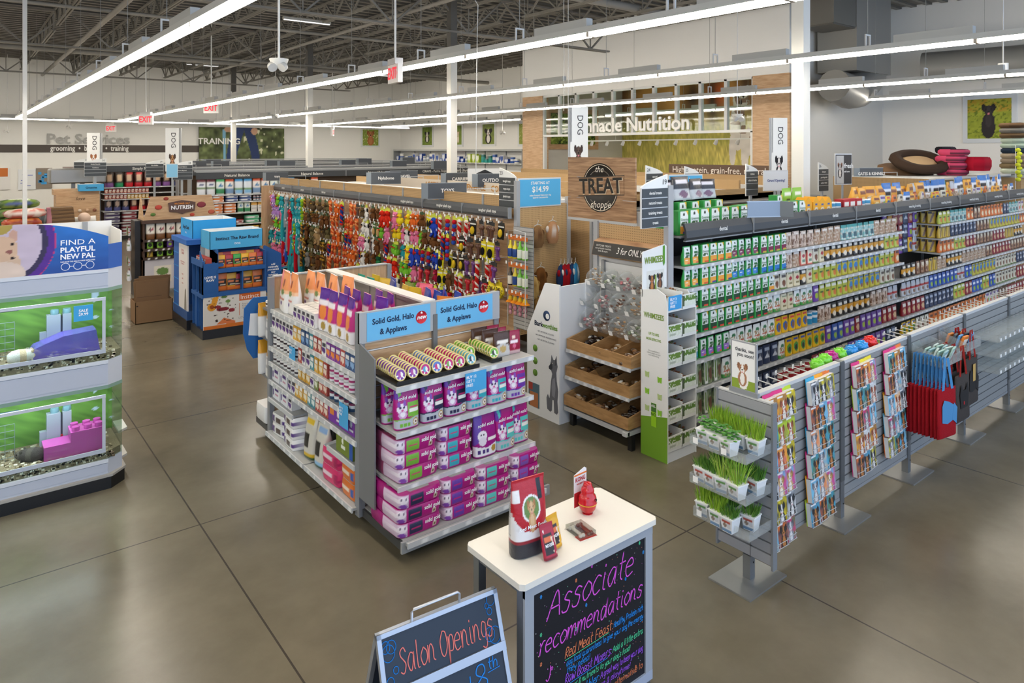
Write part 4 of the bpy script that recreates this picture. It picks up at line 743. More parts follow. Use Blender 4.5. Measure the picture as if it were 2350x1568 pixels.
# ================================================================== white counter with chalk panel
STROKES = {
 'A': '0,0 5,10 9,0;1,4 8,4', 's': '6,6 3,7 1,5 3,4 5,3 4,0 1,0 0,1', 'o': '3,7 0,4 1,1 3,0 6,2 6,5 3,7', 'c': '6,6 3,7 0,4 1,1 3,0 6,1', 'i': '1,7 1,1 3,0;1,9 1,10', 'a': '6,6 3,7 0,4 1,1 3,0 5,3 6,7 6,1 7,0', 't': '2,11 2,2 4,0;0,7 5,7', 'e': '0,4 5,4 5,6 3,7 0,5 0,2 2,0 6,1',
 'r': '0,7 1,5 1,0;1,4 3,7 5,7', 'm': '0,7 0,0 1,5 3,7 4,5 4,0 5,5 7,7 8,5 8,1 9,0', 'n': '0,7 0,0 1,5 3,7 5,5 5,1 7,0', 'd': '5,6 2,7 0,4 1,0 3,0 5,3 6,11 6,1 7,0', 'R': '0,0 1,10 5,10 6,8 4,6 1,5 6,0', 'M': '0,0 1,10 4,4 7,10 8,0', 'F': '1,0 1,10 7,10;1,5 5,5', 'H': '0,10 0,0;0,5 6,5;6,10 6,0', 'l': '1,11 1,1 3,0', 'h': '0,11 0,0 1,5 3,7 5,5 5,0',
 'y': '0,7 1,3 3,2 5,4 6,7 5,-2 3,-4 1,-3', 'P': '0,0 0,10 5,10 6,7 4,5 0,5', 'p': '0,7 0,-4 1,6 4,7 5,4 4,1 1,1', 'g': '5,6 2,7 0,4 1,1 4,1 5,6 5,-2 3,-4 0,-3', 'f': '5,10 3,11 2,9 2,-1;0,6 5,6', 'u': '0,7 0,2 2,0 5,3 5,7 5,1 7,0', 'v': '0,7 2,0 5,7', 'B': '0,0 0,10 4,10 5,8 3,5 0,5 4,5 6,3 4,0 0,0', 'x': '0,7 5,0;5,7 0,0', 'w': '0,7 1,0 3,5 5,0 7,7', 'k': '0,11 0,0;5,7 1,4 5,0', 'b': '0,11 0,1 3,0 5,3 3,6 0,5', 'W': '0,10 2,0 4,7 6,0 8,10', 'D': '0,0 0,10 4,9 6,5 4,1 0,0', 'S': '6,8 4,10 1,9 1,7 5,4 5,2 3,0 0,1', 'O': '3,10 0,6 1,1 4,0 7,4 6,9 3,10', 'J': '4,10 4,2 2,-1 0,1', 'K': '0,10 0,0;6,10 0,4 6,0', '8': '3,5 0,7 1,10 4,10 5,7 3,5 0,2 1,0 5,0 6,3 3,5', '!': '1,10 1,3;1,1 1,0', ':': '1,6 1,5;1,1 1,0', "'": '1,11 1,9', '&': '6,0 1,8 3,10 4,8 0,3 2,0 6,4', ',': '1,1 0,-2', '*': '0,0 4,6;0,6 4,0;2,7 2,-1;-1,3 5,3', '-': '0,4 4,4'}
def chalk(mb, s, x, z, size, col, width=.004, slant=.12, to=None, y=0):
    """hand lettering: ribbons on the plane y, starting at (x, z); size = height of a capital"""
    k = size / 10; q = L(col)
    tot = sum(.42 * size if c == ' ' else (max([float(t.split(',')[0]) for st in STROKES.get(c, '0,0').split(';') for t in st.split()]) + 1.5) * k for c in s)
    kx = (to - x) / tot if to else 1
    for ch in s:
        if ch == ' ': x += size * .42 * kx; continue
        mx = 0
        for st in STROKES.get(ch, '').split(';'):
            pts = [tuple(float(t) for t in p.split(',')) for p in st.split()]; mx = max([mx] + [p[0] for p in pts]); sm = []
            n = len(pts)
            for i in range(n - 1):                   # Catmull-Rom
                p0, p1, p2, p3 = pts[max(i - 1, 0)], pts[i], pts[i + 1], pts[min(i + 2, n - 1)]; m = 5 if n > 2 else 1
                for j in range(m):
                    t = j / m; sm.append(tuple(.5 * (2 * p1[a] + (p2[a] - p0[a]) * t + (2 * p0[a] - 5 * p1[a] + 4 * p2[a] - p3[a]) * t * t + (3 * p1[a] - p0[a] - 3 * p2[a] + p3[a]) * t ** 3) for a in (0, 1)))
            sm.append(pts[-1]); P = [(x + (a + b * slant) * k * kx, z + b * k) for a, b in sm]
            line(mb, P, width, q, y)
        x += (mx + 1.5) * k * kx
    return x
def line(mb, P, width, q, y=0):
    n = len(P); vs = []
    for i in range(n):
        dx = P[min(i + 1, n - 1)][0] - P[max(i - 1, 0)][0]; dz = P[min(i + 1, n - 1)][1] - P[max(i - 1, 0)][1]; l = math.hypot(dx, dz) or 1
        wd = width * .5; vs += [(P[i][0] - dz / l * wd, y, P[i][1] + dx / l * wd), (P[i][0] + dz / l * wd, y, P[i][1] - dx / l * wd)]
    mb.add(vs, [(2 * i, 2 * i + 1, 2 * i + 3, 2 * i + 2) for i in range(n - 1)], q)
def ring(mb, cx, cz, r, col, width=.003, y=0, a0=0, a1=2 * PI, sq=1): line(mb, [(cx + r * math.cos(a0 + (a1 - a0) * i / 20), cz + r * sq * math.sin(a0 + (a1 - a0) * i / 20)) for i in range(21)], width, L(col), y)
CTX, CTY = 2.035, 2.47
ct = T('display_counter', 'white topped counter with a chalk lettered black front', 'counter', (CTX, CTY, 0))
CW, CD, CH = .962, .455, .9
tp = MB(); rr = [(.02, 0), (CW - .02, 0), (CW, .02), (CW, CD - .02), (CW - .02, CD), (.02, CD), (0, CD - .02), (0, .02)]
tp.prism(rr, CH - .03, CH, '#e9e5da', 'z'); O('counter_top', tp, 'enamel', ct)
AL = '#8f9499'
for (x, y) in ((.03, .03), (CW - .075, .03), (.03, CD - .075), (CW - .075, CD - .075)): O('leg', MB().box(x, x + .045, y, y + .045, 0, CH - .03, AL), 'steel', ct)
O('apron', MB().box(.075, CW - .075, .035, .07, CH - .075, CH - .03, AL).box(.035, .07, .075, CD - .075, CH - .075, CH - .03, AL).box(CW - .07, CW - .035, .075, CD - .075, CH - .075, CH - .03, AL).box(.075, CW - .075, CD - .07, CD - .035, CH - .075, CH - .03, AL), 'steel', ct)
fr = MB(); x0, x1, z0, z1 = .03, CW - .03, .03, CH - .031
fr.box(x0, x0 + .055, .015, .032, z0, z1, '#a2a8b0').box(x1 - .055, x1, .015, .032, z0, z1, '#a2a8b0').box(x0, x1, .014, .032, z1 - .05, z1, '#a2a8b0').box(x0, x1, .014, .032, z0, z0 + .05, '#a6b0c2'); O('front_frame', fr, 'enamel', ct)
bd_ = O('chalk_panel', MB().box(x0 + .05, x1 - .05, .024, .03, z0 + .045, z1 - .045, '#1b1d24'), 'slate', ct)
cm = MB(); yb = .022; MG = '#dc5cd4'
chalk(cm, 'Associate', .17, .655, .125, MG, .0065, .3, .79); chalk(cm, 'recommendations', .12, .51, .085, MG, .006, .25, .86)
OG, BL, GN, PU = '#e8865a', '#2f8fe0', '#58d49a', '#a05ae0'
def para(y_, head, hc, uc, x1, tail, tc, lines, xl=.29, hs=.045):
    x = chalk(cm, head, xl, y_, hs, hc, .004, .25, x1); line(cm, [(xl, y_ - .01), (x - .03, y_ - .006)], .003, L(uc), 0)
    chalk(cm, tail, x + .005, y_ + .003, .03, tc, .003, .25, .862)
    for j, (s_, xe) in enumerate(lines): chalk(cm, s_, xl + .01, y_ - .042 - j * .036, .027, tc, .003, .25, xe)
para(.425, 'Red Meat Feast:', OG, GN, .63, 'Healthy, Protein rich', BL, [('dog food guaranteed to give your dog the energy', .865), ('they need!', .46)])
para(.3, 'Raw Boost Mixers:', PU, BL, .62, 'Add a little extra', GN, [("flavor & nutrients to your dog's food!", .76)], hs=.042)
para(.208, 'Kong Wobbler:', BL, OG, .53, 'A great way to keep your dog', PU, [('during mealtime & playtime!', .76)], hs=.036)
chalk(cm, 'durable, safe alternative to', .42, .12, .03, OG, .003, .25, .86)
chalk(cm, 'J', .165, .375, .06, MG, .005); chalk(cm, 'a', .165, .265, .06, MG, .005)
for (px, pz, c) in [(.13, .78, '#3f9be8'), (.13, .6, GN), (.13, .46, OG), (.2, .41, MG), (.36, .77, OG), (.43, .62, '#3f9be8'), (.36, .53, GN), (.83, .79, GN), (.86, .73, '#3f9be8'), (.8, .14, OG), (.47, .80, MG), (.72, .64, BL)]: chalk(cm, '*', px, pz, .025, c, .0028, 0)
for k in range(170):
    a, b = rnd.uniform(.1, CW - .1), rnd.uniform(.09, .8); s = rnd.uniform(.0012, .0024); cm.add([(a - s, 0, b - s), (a + s, 0, b - s), (a + s, 0, b + s), (a - s, 0, b + s)], [(0, 1, 2, 3)], rnd.choice(['#c9c6c0', '#d88a70', '#7ac09a', '#c070c0']))
O('chalk_writing', cm, 'chalk', bd_, loc=(0, .0225, 0))
# things on the counter
ZT = CH
rp = PT('#e9e6e4', ('r', 0, 1, 0, .2, '#2a2c34'), ('r', 0, 1, .2, .24, '#8a2430'), ('p', [(0, 1), (1, 1), (1, .45), (.75, .36), (.5, .33), (.25, .36), (.05, .5), (0, .6)], '#b5202c'), ('r', .02, .2, .72, .88, '#f0ece8'), ('r', .72, .86, .7, .97, '#1e1e22'), ('e', .5, .62, .27, .17, '#f1eeea'), ('e', .5, .62, .22, .145, '#6c8a48'), ('d', .5, .63, .15, .8, '#c99a68', '#dcb88c', '#a87848'))
MF = pouch('pet_food_bag', 'pet food bag', .2, .37, .11, rp, PT('#c9c8c6', ('r', -2, 2, 0, .2, '#2a2c34'), ('r', -2, 2, .2, .24, '#8a2430'), ('r', -2, 2, .86, 1, '#b5202c'), ('s', 34, .7, '#8f8f90', -2, 2, .28, .82)), '', 44, 70, txt=[('Red Meat Feast', .026, 0, .4, '#ffffff', (PI / 2 + .05, 0, 0), True)])
mf = dup(MF, (CTX + .2, CTY + .2, ZT), label='red and white meat food bag standing on the white counter', rot=(0, 0, -.12)); mf['category'] = 'pet food bag'
def sachet(nm, bg, c2, loc, rz, lab, lean):
    p = pouch('treat_sachet', 'treat sachet', .085, .16, .03, PT(bg, ('r', .1, .72, .12, .72, '#2c211f'), ('r', .14, .68, .5, .62, '#e0703a'), ('nr', 10, 10, .62, '#e6d0b4', 4, .6, 1, .1, .6), ('e', .2, .8, .05, .04, '#f0e8e0'), ('r', 0, 1, 0, .06, c2)), bg, '', 24, 34, txt=[('MIXERS', .02, -.15, .4, '#ffffff', (PI / 2, 0, 0), True, .8)])
    o = dup(p, loc, label=lab, rot=(lean, 0, rz)); o['category'] = 'treat sachet'; return o
sachet('a', '#a81c34', '#7a1428', (CTX + .245, CTY + .075, ZT + .004), -.05, 'red treat sachet leaning against the meat food bag', -.28)
sachet('b', '#e0a81e', '#c08a14', (CTX + .325, CTY + .125, ZT + .004), .12, 'yellow treat sachet leaning against the meat food bag', -.22)
wb = T('wobbler_toy', 'red snowman shaped wobbler toy on its card, standing on the counter', 'dog toy', (CTX + .7, CTY + .28, ZT), .05)
O('toy_body', MB().lathe([(.0, 0), (.03, .006), (.046, .03), (.052, .055), (.053, .06), (.05, .066), (.05, .085), (.044, .1), (.036, .108), (.037, .125), (.033, .14), (.026, .147), (.025, .155), (.02, .168), (.0, .172)], '#c01822', 22, cols=['#c01822'] * 3 + ['#e2b41e'] + ['#c01822'] * 10, caps=False), 'gloss', wb)
O('treat_hole', MB().lathe([(0, 0), (.009, 0), (.009, .004)], '#220808', 10, Matrix.Translation((.012, -.0475, .083)) @ Matrix.Rotation(PI / 2, 4, 'X'), caps=False), 'plastic', wb)
cd = O('backing_card', MB().prism([(-.05, .02), (.05, .02), (.05, .215), (.035, .225), (-.05, .2)], .054, .057, '#e9e7e4', 'y').box(-.05, .05, .053, .054, .02, .1, '#b81c24').box(-.05, .05, .0525, .054, .192, .2, '#e0742a'), 'paper', wb)
text('KONG', .034, cd, (-.002, .051, .17), col='#b01c26', bold=True, wide=.8); text('WOBBLER', .014, cd, (.0, .051, .145), col='#b01c26', bold=True)
O('base_stand', MB().lathe([(.03, 0), (.03, .004)], '#c01822', 12), 'plastic', wb)
bp = T('bone_blister', 'clear blister pack with a white and a brown chew bone lying on the counter', 'chew pack', (CTX + .53, CTY + .16, ZT), -.12)
O('backing_card', MB().box(-.055, .055, -.07, .07, 0, .002, '#dcd4cc').box(-.055, .055, -.07, -.02, .002, .0025, '#b8301f'), 'paper', bp)
for x, c, lab in ((-.026, '#efe9dc', 'white bone'), (.026, '#7a3c2a', 'brown bone')):
    b = MB().tube([(x, -.04, .012), (x, .04, .012)], .009, c, 10)
    for sx in (-.009, .009):
        for sy in (-.045, .045): b.ell((x + sx, sy, .012), (.011, .011, .01), c, 10, 6)
    O('bone', b, 'plastic', bp, label=lab)
O('blister', MB().cbox((0, 0, .015), (.105, .13, .026), '#ffffff'), 'clear_plastic', bp)
# ================================================================== chalk A-frame
AX, AY, AZ = 1.41, 2.7, .82
a0, b0 = Vector((1.41, 2.7, AZ)), Vector((2.012, 2.642, AZ)); AWD = (b0 - a0).length
af = T('chalkboard_stand', 'blue grey folding chalkboard stand announcing salon openings', 'chalkboard', (a0.x, a0.y, 0), math.atan2(b0.y - a0.y, b0.x - a0.x))
tl = math.atan2(.3, AZ); Hs = math.hypot(.3, AZ)
def leaf_panel(sgn, rear):
    p = T('panel', '', '', (0, 0, 0)); del p['label']; del p['category']; p.parent = af; p.location = (0, sgn * .3 * 1, 0) ; p.rotation_euler = (sgn * tl, 0, 0) ; return p
pf = leaf_panel(-1, False); pf.rotation_euler = (-tl, 0, 0); pf.location = (0, -.3, 0)
pb = leaf_panel(1, True); pb.rotation_euler = (tl, 0, 0); pb.location = (0, .3, 0)
for p, sd in ((pf, -1), (pb, 1)):
    f = MB(); y0, y1 = (-.012, .012)
    f.box(0, .02, y0, y1, 0, Hs, '#b6bcc6').box(AWD - .02, AWD, y0, y1, 0, Hs, '#b6bcc6').box(0, AWD, y0, y1, Hs - .018, Hs, '#b6bcc6').box(0, AWD, y0, y1, 0, .02, '#b6bcc6')
    if sd < 0: f.box(0, AWD, y0 - .003, y1, Hs - .25, Hs - .215, '#b6bcc6')
    O('panel_frame', f, 'steel', p); O('slate', MB().box(.018, AWD - .018, -.005, .006, .018, Hs - .016, '#2a3442'), 'slate', p)
c = MB(); y = -.0075
chalk(c, 'Salon Openings', .09, Hs - .175, .095, '#e07a72', .0045, .06, .56, y=y)
chalk(c, 'August', .2, Hs - .375, .075, '#2f86d8', .005, .1, .42, y=y); chalk(c, '8', .43, Hs - .36, .09, '#2f86d8', .005, .1, y=y); chalk(c, 'th', .5, Hs - .3, .04, '#2f86d8', .004, .1, y=y); line(c, [(.495, Hs - .31), (.56, Hs - .305)], .003, L('#2f86d8'), y)
line(c, [(.28 + i * .02, Hs - .425 + .02 * math.sin(i * .55)) for i in range(15)], .005, L('#c44fae'), y)
chalk(c, 'Book a bath', .1, Hs - .56, .06, '#2f86d8', .0045, .1, y=y) if False else None
for (x, z, r) in [(.045, Hs - .08, .028), (.06, Hs - .06, .022), (.035, Hs - .055, .02), (.07, Hs - .15, .012), (.04, Hs - .185, .016), (.565, Hs - .035, .022), (.54, Hs - .055, .01), (.55, Hs - .08, .013), (.56, Hs - .18, .03), (.535, Hs - .17, .025), (.05, Hs - .235, .02)]: ring(c, x, z, r, '#1f78c8', .0028, y, sq=1.15)
O('chalk_writing', c, 'chalk', pf)
O('handle', MB().tube([(.17, 0, -.03), (.17, 0, .035), (.18, 0, .045), (.4, 0, .045), (.41, 0, .035), (.41, 0, -.03)], .006, '#c6ccd6', 8), 'steel', af, loc=(0, .0, AZ + .005))
# ================================================================== dental treat aisle (looks -y)
DX0, DX1 = 5.68, 16.5
dg = T('aisle_gondola', 'long grey gondola of green dental chews and treats with charcoal header boards', 'shelving unit', (0, 0, 0))
O('base', MB().box(DX0, DX1, 4.32, 5.0, 0, .14, '#3a3b3b'), 'enamel', dg)
O('back_panel', MB().box(DX0 + .02, DX1, 4.93, 4.96, .14, 2.02, '#39352f'), 'paint', dg)
for k in range(10):
    x = DX0 + .02 + k * 1.2
    if x < DX1: O('upright', MB().box(x - .02, x + .02, 4.9, 4.98, .1, 2.25, '#a9abac'), 'enamel', dg)
SZ = [1.735, 1.51, 1.28, 1.03, .76, .47, .165]
for i, z in enumerate(SZ):
    bays = [(DX0 + .02, 10.8), (12.15 if i < 3 else 10.82, DX1)]
    for a, b in bays: shelf_part(dg, a, b, .55, z, 4.37, .03, '#b4b5b4', tags=int((b - a) * 6))
O('shelf', MB().box(DX0 + .02, DX1, 4.42, 4.93, 2.02, 2.04, '#8f9090'), 'enamel', dg)
names = ['dental', 'dental', 'dental', 'dental'] + ['rewarding & training'] * 6
for k in range(9):
    a = DX0 + .03 + k * 1.2
    pr = [(4.36, 2.0), (4.345, 2.03), (4.35, 2.1), (4.375, 2.17), (4.4, 2.17), (4.375, 2.1), (4.37, 2.03), (4.385, 2.0)]
    hb = MB().prism(pr, a, a + 1.18, '#3d3f41', 'x'); hb.box(a, a + 1.18, 4.357, 4.387, 1.99, 2.003, '#8f9294'); hb.box(a + 1.175, a + 1.19, 4.34, 4.38, 2.0, 2.17, '#8f9294')
    h = O('header_board', hb, 'enamel', dg); text(names[k], .06 if k < 4 else .05, h, (a + .62, 4.344, 2.085), (PI / 2 - .12, 0, 0), '#e2e2de', True)
Gp, Gc, F = GP, GC, FB
rows = [
 [(Gp['orange'], 2), (Gc['orange'], 4), (Gp['maroon'], 4), (Gc['maroon'], 4), (F['clear_brown'], 4), (F['clear_tan'], 4), (F['teal_clear'], 6)],
 [(Gp['orange'], 1), (Gp['amber'], 1), (Gc['orange'], 1), (Gc['amber'], 1), (Gc['orange'], 1), (Gc['amber'], 1), (Gp['blue'], 4), (Gc['blue'], 4), (F['clear_brown'], 1), (F['clear_tan'], 1), (F['pink_frame'], 2), (F['cream_dog'], 1), (F['cream_box'], 1), (F['amber_black'], 7)],
 [(Gp['dark'], 2), (Gc['dark'], 4), (Gc['red'], 1), (Gc['dark'], 4), (Gc['amber'], 1), (F['cream_dog'], 2), (F['cream_box'], 2), (F['amber_black'], 1), (F['cream_box'], 1), (F['lime'], 4), (F['lime_blue'], 4)],
 [(Gp['red'], 1), (Gp['dark'], 1), (Gc['red'], 2), (Gc['dark'], 4), (Gc['red'], 3), (F['green_white'], 2), (F['cream_box'], 2), (F['green_white'], 3), (F['purple'], 1), (F['lime'], 5), (F['lime_blue'], 2)],
 [(Gp['teal'], 2), (Gp['violet'], 4), (F['green_white'], 6), (F['yellow_box'], 5), (BT, 2), (F['clear_brown'], 2), (F['amber_black'], 3)],
 [(F['whim'], 4), (F['green_white'], 1), (F['cream_dog'], 1), (F['red'], 2), (F['navy'], 3), (F['green_white'], 1), (F['yellow_green'], 6), (F['purple'], 1), (F['blue'], 2), (F['purple'], 2), (F['red'], 1)],
 [(F['whim'], 4), (F['cream_dog'], 2), (F['purple'], 2), (F['navy'], 3), (RT, 6), (F['red'], 3), (F['cream_box'], 3), (F['purple'], 3)],
]
palR = [['purple', 'navy', 'pastel', 'lime', 'brown', 'orange', 'teal_clear', 'pastel'], ['gold_long', 'gold_long', 'gold_long', 'navy', 'brown', 'lime_blue', 'orange'], ['gold_long', 'gold_long', 'orange', 'lime', 'brown', 'red', 'amber_black'], ['gold_long', 'brown', 'amber_black', 'clear_tan', 'red', 'brown'],
        ['brown', 'silver_s', 'blue', 'clear_brown', 'lime_blue', 'cream_dog', 'navy'], ['purple', 'red', 'navy', 'lime', 'blue', 'cream_dog', 'orange'], ['cream_dog', 'yellow_green', 'orange', 'brown', 'pastel', 'red']]
tb('silver_s', '#c3c6cc', 'silver treat bag with red band', ('r', 0, 1, .4, .6, '#b03a3a'), ('e', .5, .24, .26, .14, '#7a5a44'))
shn = ['top', 'second', 'third', 'fourth', 'fifth', 'sixth', 'bottom']
rg = random.Random(21)
for i, z in enumerate(SZ):
    sh = Shelf(f'{shn[i]} dental shelf', 'from the treat sign', 50 + i); sc_ = 1.06 if i >= 5 else 1.0
    x = fill(sh, rows[i], (DX0 + .05, 4.37, 0), (1, 0, 0), 0, 10.78 - DX0, z + .002, .012, .016, .008, sc_ * .98)
    pal = [['clear_tan', 'teal_clear', 'clear_brown'], ['amber_black', 'lime', 'cream_dog', 'amber_black'], ['lime_blue', 'lime', 'orange'], ['lime_blue', 'cream_dog', 'lime'], ['amber_black', 'clear_brown', 'silver_s', 'red'], ['purple', 'red', 'navy', 'orange'], ['purple', 'navy', 'red', 'cream_dog']][i]; k = 0
    x += DX0 + .06
    while x < 10.62:
        key = pal[int(k / 3.5) % len(pal)]; w = DIM[F[key]][0] * 1.02; sh.put(F[key], (x + w / 2, 4.37 + .055, z + .002), rg.uniform(-.04, .04), .98 * sc_); x += w + .018; k += 1
    x -= DX0 + .05
    # pegged bay with dark board, then shelves again
    if i < 3:
        for k in range(7):
            p = F[rg.choice(['navy', 'purple', 'yellow_box', 'amber_black', 'red', 'lime_bag', 'silver_s'])]; c = 10.93 + k * .18
            sh.put(p, (c, 4.7, z + .03), rg.uniform(-.1, .1), 1.15)
    if i < 3:
        for q in range(4): sh.put(F['gold_long'], (12.235, 4.53 + q * .1, z + .002), -.9, .98, lab=f'gold backed chew bag beside the peg bay, {ORD[q]} deep, {shn[i]} dental shelf')
    x = 12.2 if i < 3 else max(x + DX0 + .05, 10.85); pal = palR[i]
    while x < DX1 - .2:
        key = pal[int((x - 9.5) / 7.0 * len(pal)) % len(pal)] if rg.random() < .75 else rg.choice(pal); nrun = rg.choice([2, 3, 3, 4])
        for q in range(nrun):
            w = DIM[F[key]][0] * 1.05
            if x + w > DX1: break
            sh.put(F[key], (x + w / 2, 4.37 + .055, z + .002), rg.uniform(-.04, .04), .98 * sc_); x += w + .018
pgs = MB()
for z in SZ[:3]:
    for k in range(7): pgs.bar((10.93 + k * .18, 4.68, z + .272), (10.93 + k * .18, 4.93, z + .272), .008, '#9a9c9c')
O('peg_hook', pgs, 'enamel', dg)['kind'] = 'stuff'
# top of the dental aisle
sh = Shelf('dental aisle top', 'from the treat sign', 9)
fill(sh, [(Gc['amber'], 1), (Gc['dark'], 3), (Gc['orange'], 1), (Gc['orange'], 1), (Gc['dark'], 4), (Gc['amber'], 1), (Gc['blue'], 3), (MK, 4), (BT, 2), (RB, 3), (BT, 4)], (DX0 + .05, 4.46, 0), (1, 0, 0), 0, 4.4, 2.042, .016, 0, .01, 1.25)
for i, x in enumerate((5.75, 5.98, 6.2, 6.42, 6.64, 7.9)): dup(Gc['dark'], (x + .1, 4.74, 2.04), label=f'green dental chew carton in the back row above the header, {nth(i)} from the treat sign', rot=(0, 0, .1), scale=(1.3, 1.1, 1.55))
for i, (x, y, z, s) in enumerate([(5.9, 4.8, 2.36, 1.15), (6.2, 4.8, 2.36, 1.3), (6.5, 4.82, 2.36, 1.15), (6.72, 4.84, 2.36, 1.1)]): dup(F['silver'], (x, y, z), label=f'silver and black treat bag piled above the dental cartons, {nth(i)} from the treat sign', rot=(-.12, 0, rnd.uniform(-.3, .3)), scale=s)
for i, x in enumerate((8.35, 8.6)): dup(F['lime_bag'], (x, 4.8, 2.04), label=f'bright lime treat bag standing above the dental header, {("near", "far")[i]} one', rot=(0, 0, .1), scale=1.6)
x = 10.05; k = {}
while x < DX1 - .3:
    for y, z, pl in ((4.52, 2.05, ['golden', 'pastel', 'yellow_box', 'orange', 'white_blue', 'cream_dog', 'clear_tan']), (4.72, 2.05, ['golden', 'white_blue', 'golden', 'white_blue', 'silver_s', 'teal_clear'])):
        key = rg.choice(pl); k[key, y] = k.get((key, y), 0) + 1
        dup(F[key], (x + rg.uniform(-.02, .02), y, z), label=f'{DIM[F[key]][3]}, {("front", "back")[y > 4.6]} row above training headers, {nth(k[key, y] - 1)} along', rot=(rg.uniform(-.1, .03), 0, rg.uniform(-.2, .2)), scale=rg.uniform(.95, 1.1) * (1.0 if y < 4.6 else 1.55))
    x += .2
# ---- end of the dental aisle: pegboard panel, plank sign, slat flag
O('end_panel', MB().box(DX0 - .03, DX0, 4.5, 5.52, .55, 2.1, '#c2a071'), 'pegboard', dg, label='tan pegboard end'); O('end_panel', MB().box(DX0 - .032, DX0 - .002, 4.52, 5.5, .1, 1.72, '#d9d9d6'), 'enamel', dg, label='white lower end board')
for y in (4.46, 5.53): O('end_upright', MB().box(DX0 - .15 if y < 5 else DX0 - .06, DX0 - .07 if y < 5 else DX0 + .02, y - .03, y + .03, 0, 2.56 if y < 5 else 2.12, '#a9abad'), 'enamel', dg)
st = T('hanging_sign', 'large timber plank sign reading the treat shoppe', 'shop sign', (DX0 - .03, 5.485, 2.13), -PI / 2)
SWd, SH = 1.04, .7
pk = MB()
for i, (a, b, c) in enumerate([(0, .23, '#8f6745'), (.235, .47, '#a1775a'), (.475, .7, '#95704e')]): pk.box(-SWd / 2, SWd / 2, 0, .02, a, b, c)
O('plank_board', pk, 'plank', st); O('rail', MB().box(-SWd / 2, SWd / 2, -.005, .03, -.03, 0, '#b9bbbb'), 'enamel', st)
em = MB(); Mx = Matrix.Translation((0, -.002, .36)) @ Matrix.Rotation(PI / 2, 4, 'X')
em.lathe([(0, 0), (.275, 0), (.275, .001)], '#2c2925', 40, Mx, caps=False).lathe([(.255, .0012), (.262, .0012)], '#e6d8bf', 40, Mx, caps=False)
e_ = O('emblem', em, 'paint', st)
sl_ = math.tan(.05)
em2 = MB().add([(-.33, -.004, .27 - .012), (.36, -.004, .27 + .03), (.36, -.004, .47 + .03), (-.33, -.004, .47 - .012)], [(0, 1, 2, 3)], '#9c7350'); O('emblem_band', em2, 'plank', st)
em3 = MB()
for zz in (.265, .475): em3.add([(-.34, -.006, zz - .018), (.37, -.006, zz + .028), (.37, -.006, zz + .036), (-.34, -.006, zz - .008)], [(0, 1, 2, 3)], '#2c2925')
for k in range(-9, 10):
    for sg_ in (-1, 1): a = PI / 2 + k * .085; em3.box(.2 * math.cos(a) - .003, .2 * math.cos(a) + .003, -.005, -.004, .36 + sg_ * .2 * math.sin(a) - .003, .36 + sg_ * .2 * math.sin(a) + .003, '#e6d8bf') if abs(k) > 3 else None
O('emblem_lines', em3, 'paint', st)
text('TREAT', .245, st, (.014, -.006, .366), (PI / 2, -.055, 0), '#ead9bb', True, wide=.92); text('TREAT', .24, st, (.01, -.009, .372), (PI / 2, -.055, 0), '#2c2925', True, wide=.92)
text('the', .1, st, (-.01, -.006, .565), col='#f0ead8', shear=.3); text('shoppe', .11, st, (.01, -.006, .17), (PI / 2, -.05, 0), '#f0ead8', shear=.3)
def flag(loc, rz, num, lines, wd=.34, hh=.4, lab='', cap=True, flip=False):
    f = T('aisle_flag', lab, 'aisle sign', loc, rz, 'numbered aisle signs'); n = 4; q = hh / n
    O('board', MB().box(-wd / 2, wd / 2, 0, .02, 0, hh, '#d9dbdb'), 'enamel', f)
    for j in range(n):
        s = O('slat', MB().box(-wd / 2 + .006, wd / 2 - .006, -.006, 0, hh - (j + 1) * q + .006, hh - j * q - .004, '#3f4447'), 'enamel', f)
        if j < len(lines) and lines[j]: text(lines[j], q * .42, s, (0, -.009, hh - (j + .5) * q), col='#f0f0ec', bold=True, wide=.9)
    if cap:
        pts = [(-wd / 2, hh)] + [(-wd / 2 + wd * t, hh + .12 * (1 - t) ** .7 * (1 if t < 1 else 0) + .01) for t in (0, .12, .3, .5, .7, .85, 1)] + [(wd / 2, hh)]
        if flip: pts = [(-a, b) for a, b in pts][::-1]
        c = O('cap', MB().prism(pts, 0, .02, '#eef0ee', 'y'), 'enamel', f); text(num, .075, c, ((-wd * .36) * (-1 if flip else 1), -.004, hh + .055), col='#4a4d50')
    return f
flag((5.325, 4.43, 2.155), 0, '19', ['dental treats', 'natural treats', 'training treats', 'treats'], .39, .385, 'charcoal slat aisle flag nineteen listing dental treats', flip=True)
# ---- three for five wooden box sign, bowls, trays
bs = T('box_sign', 'wooden box sign with white chalk lettering, three for only five dollars', 'sign', (DX0 - .04, 5.02, 1.74), -PI / 2)
O('box', MB().prism([(0, 0), (-.14, .02), (-.1, .17), (0, .2)], -.45, .45, '#8a6240', 'x'), 'plank', bs); fb = O('slate_front', MB().add([(-.44, -.145, .025), (.44, -.145, .025), (.44, -.107, .165), (-.44, -.107, .165)], [(0, 1, 2, 3)], '#24221f'), 'slate', bs)
text('3 for ONLY $5', .1, fb, (.14, -.13, .095), (PI / 2 - .26, 0, 0), '#f2f0ea', shear=.2, wide=.72); text('BUTCHER TREATS\nmix & match rawhide,\nlamb & more', .03, fb, (-.28, -.13, .1), (PI / 2 - .26, 0, 0), '#d8d6d0', wide=.9)
RX0 = 5.04
tr = T('treat_rack', 'dark legged rack holding three oak trays of single chews', 'display rack', (RX0, 5.42, 0), -PI / 2)   # x right (toward -Y), y away (+X)
RW, RD = .9, .52
for (x, y) in ((.03, .06), (RW - .06, .06), (.03, RD), (RW - .06, RD)): O('leg', MB().box(x, x + .05, y, y + .05, 0, .18, '#202020'), 'plastic', tr)
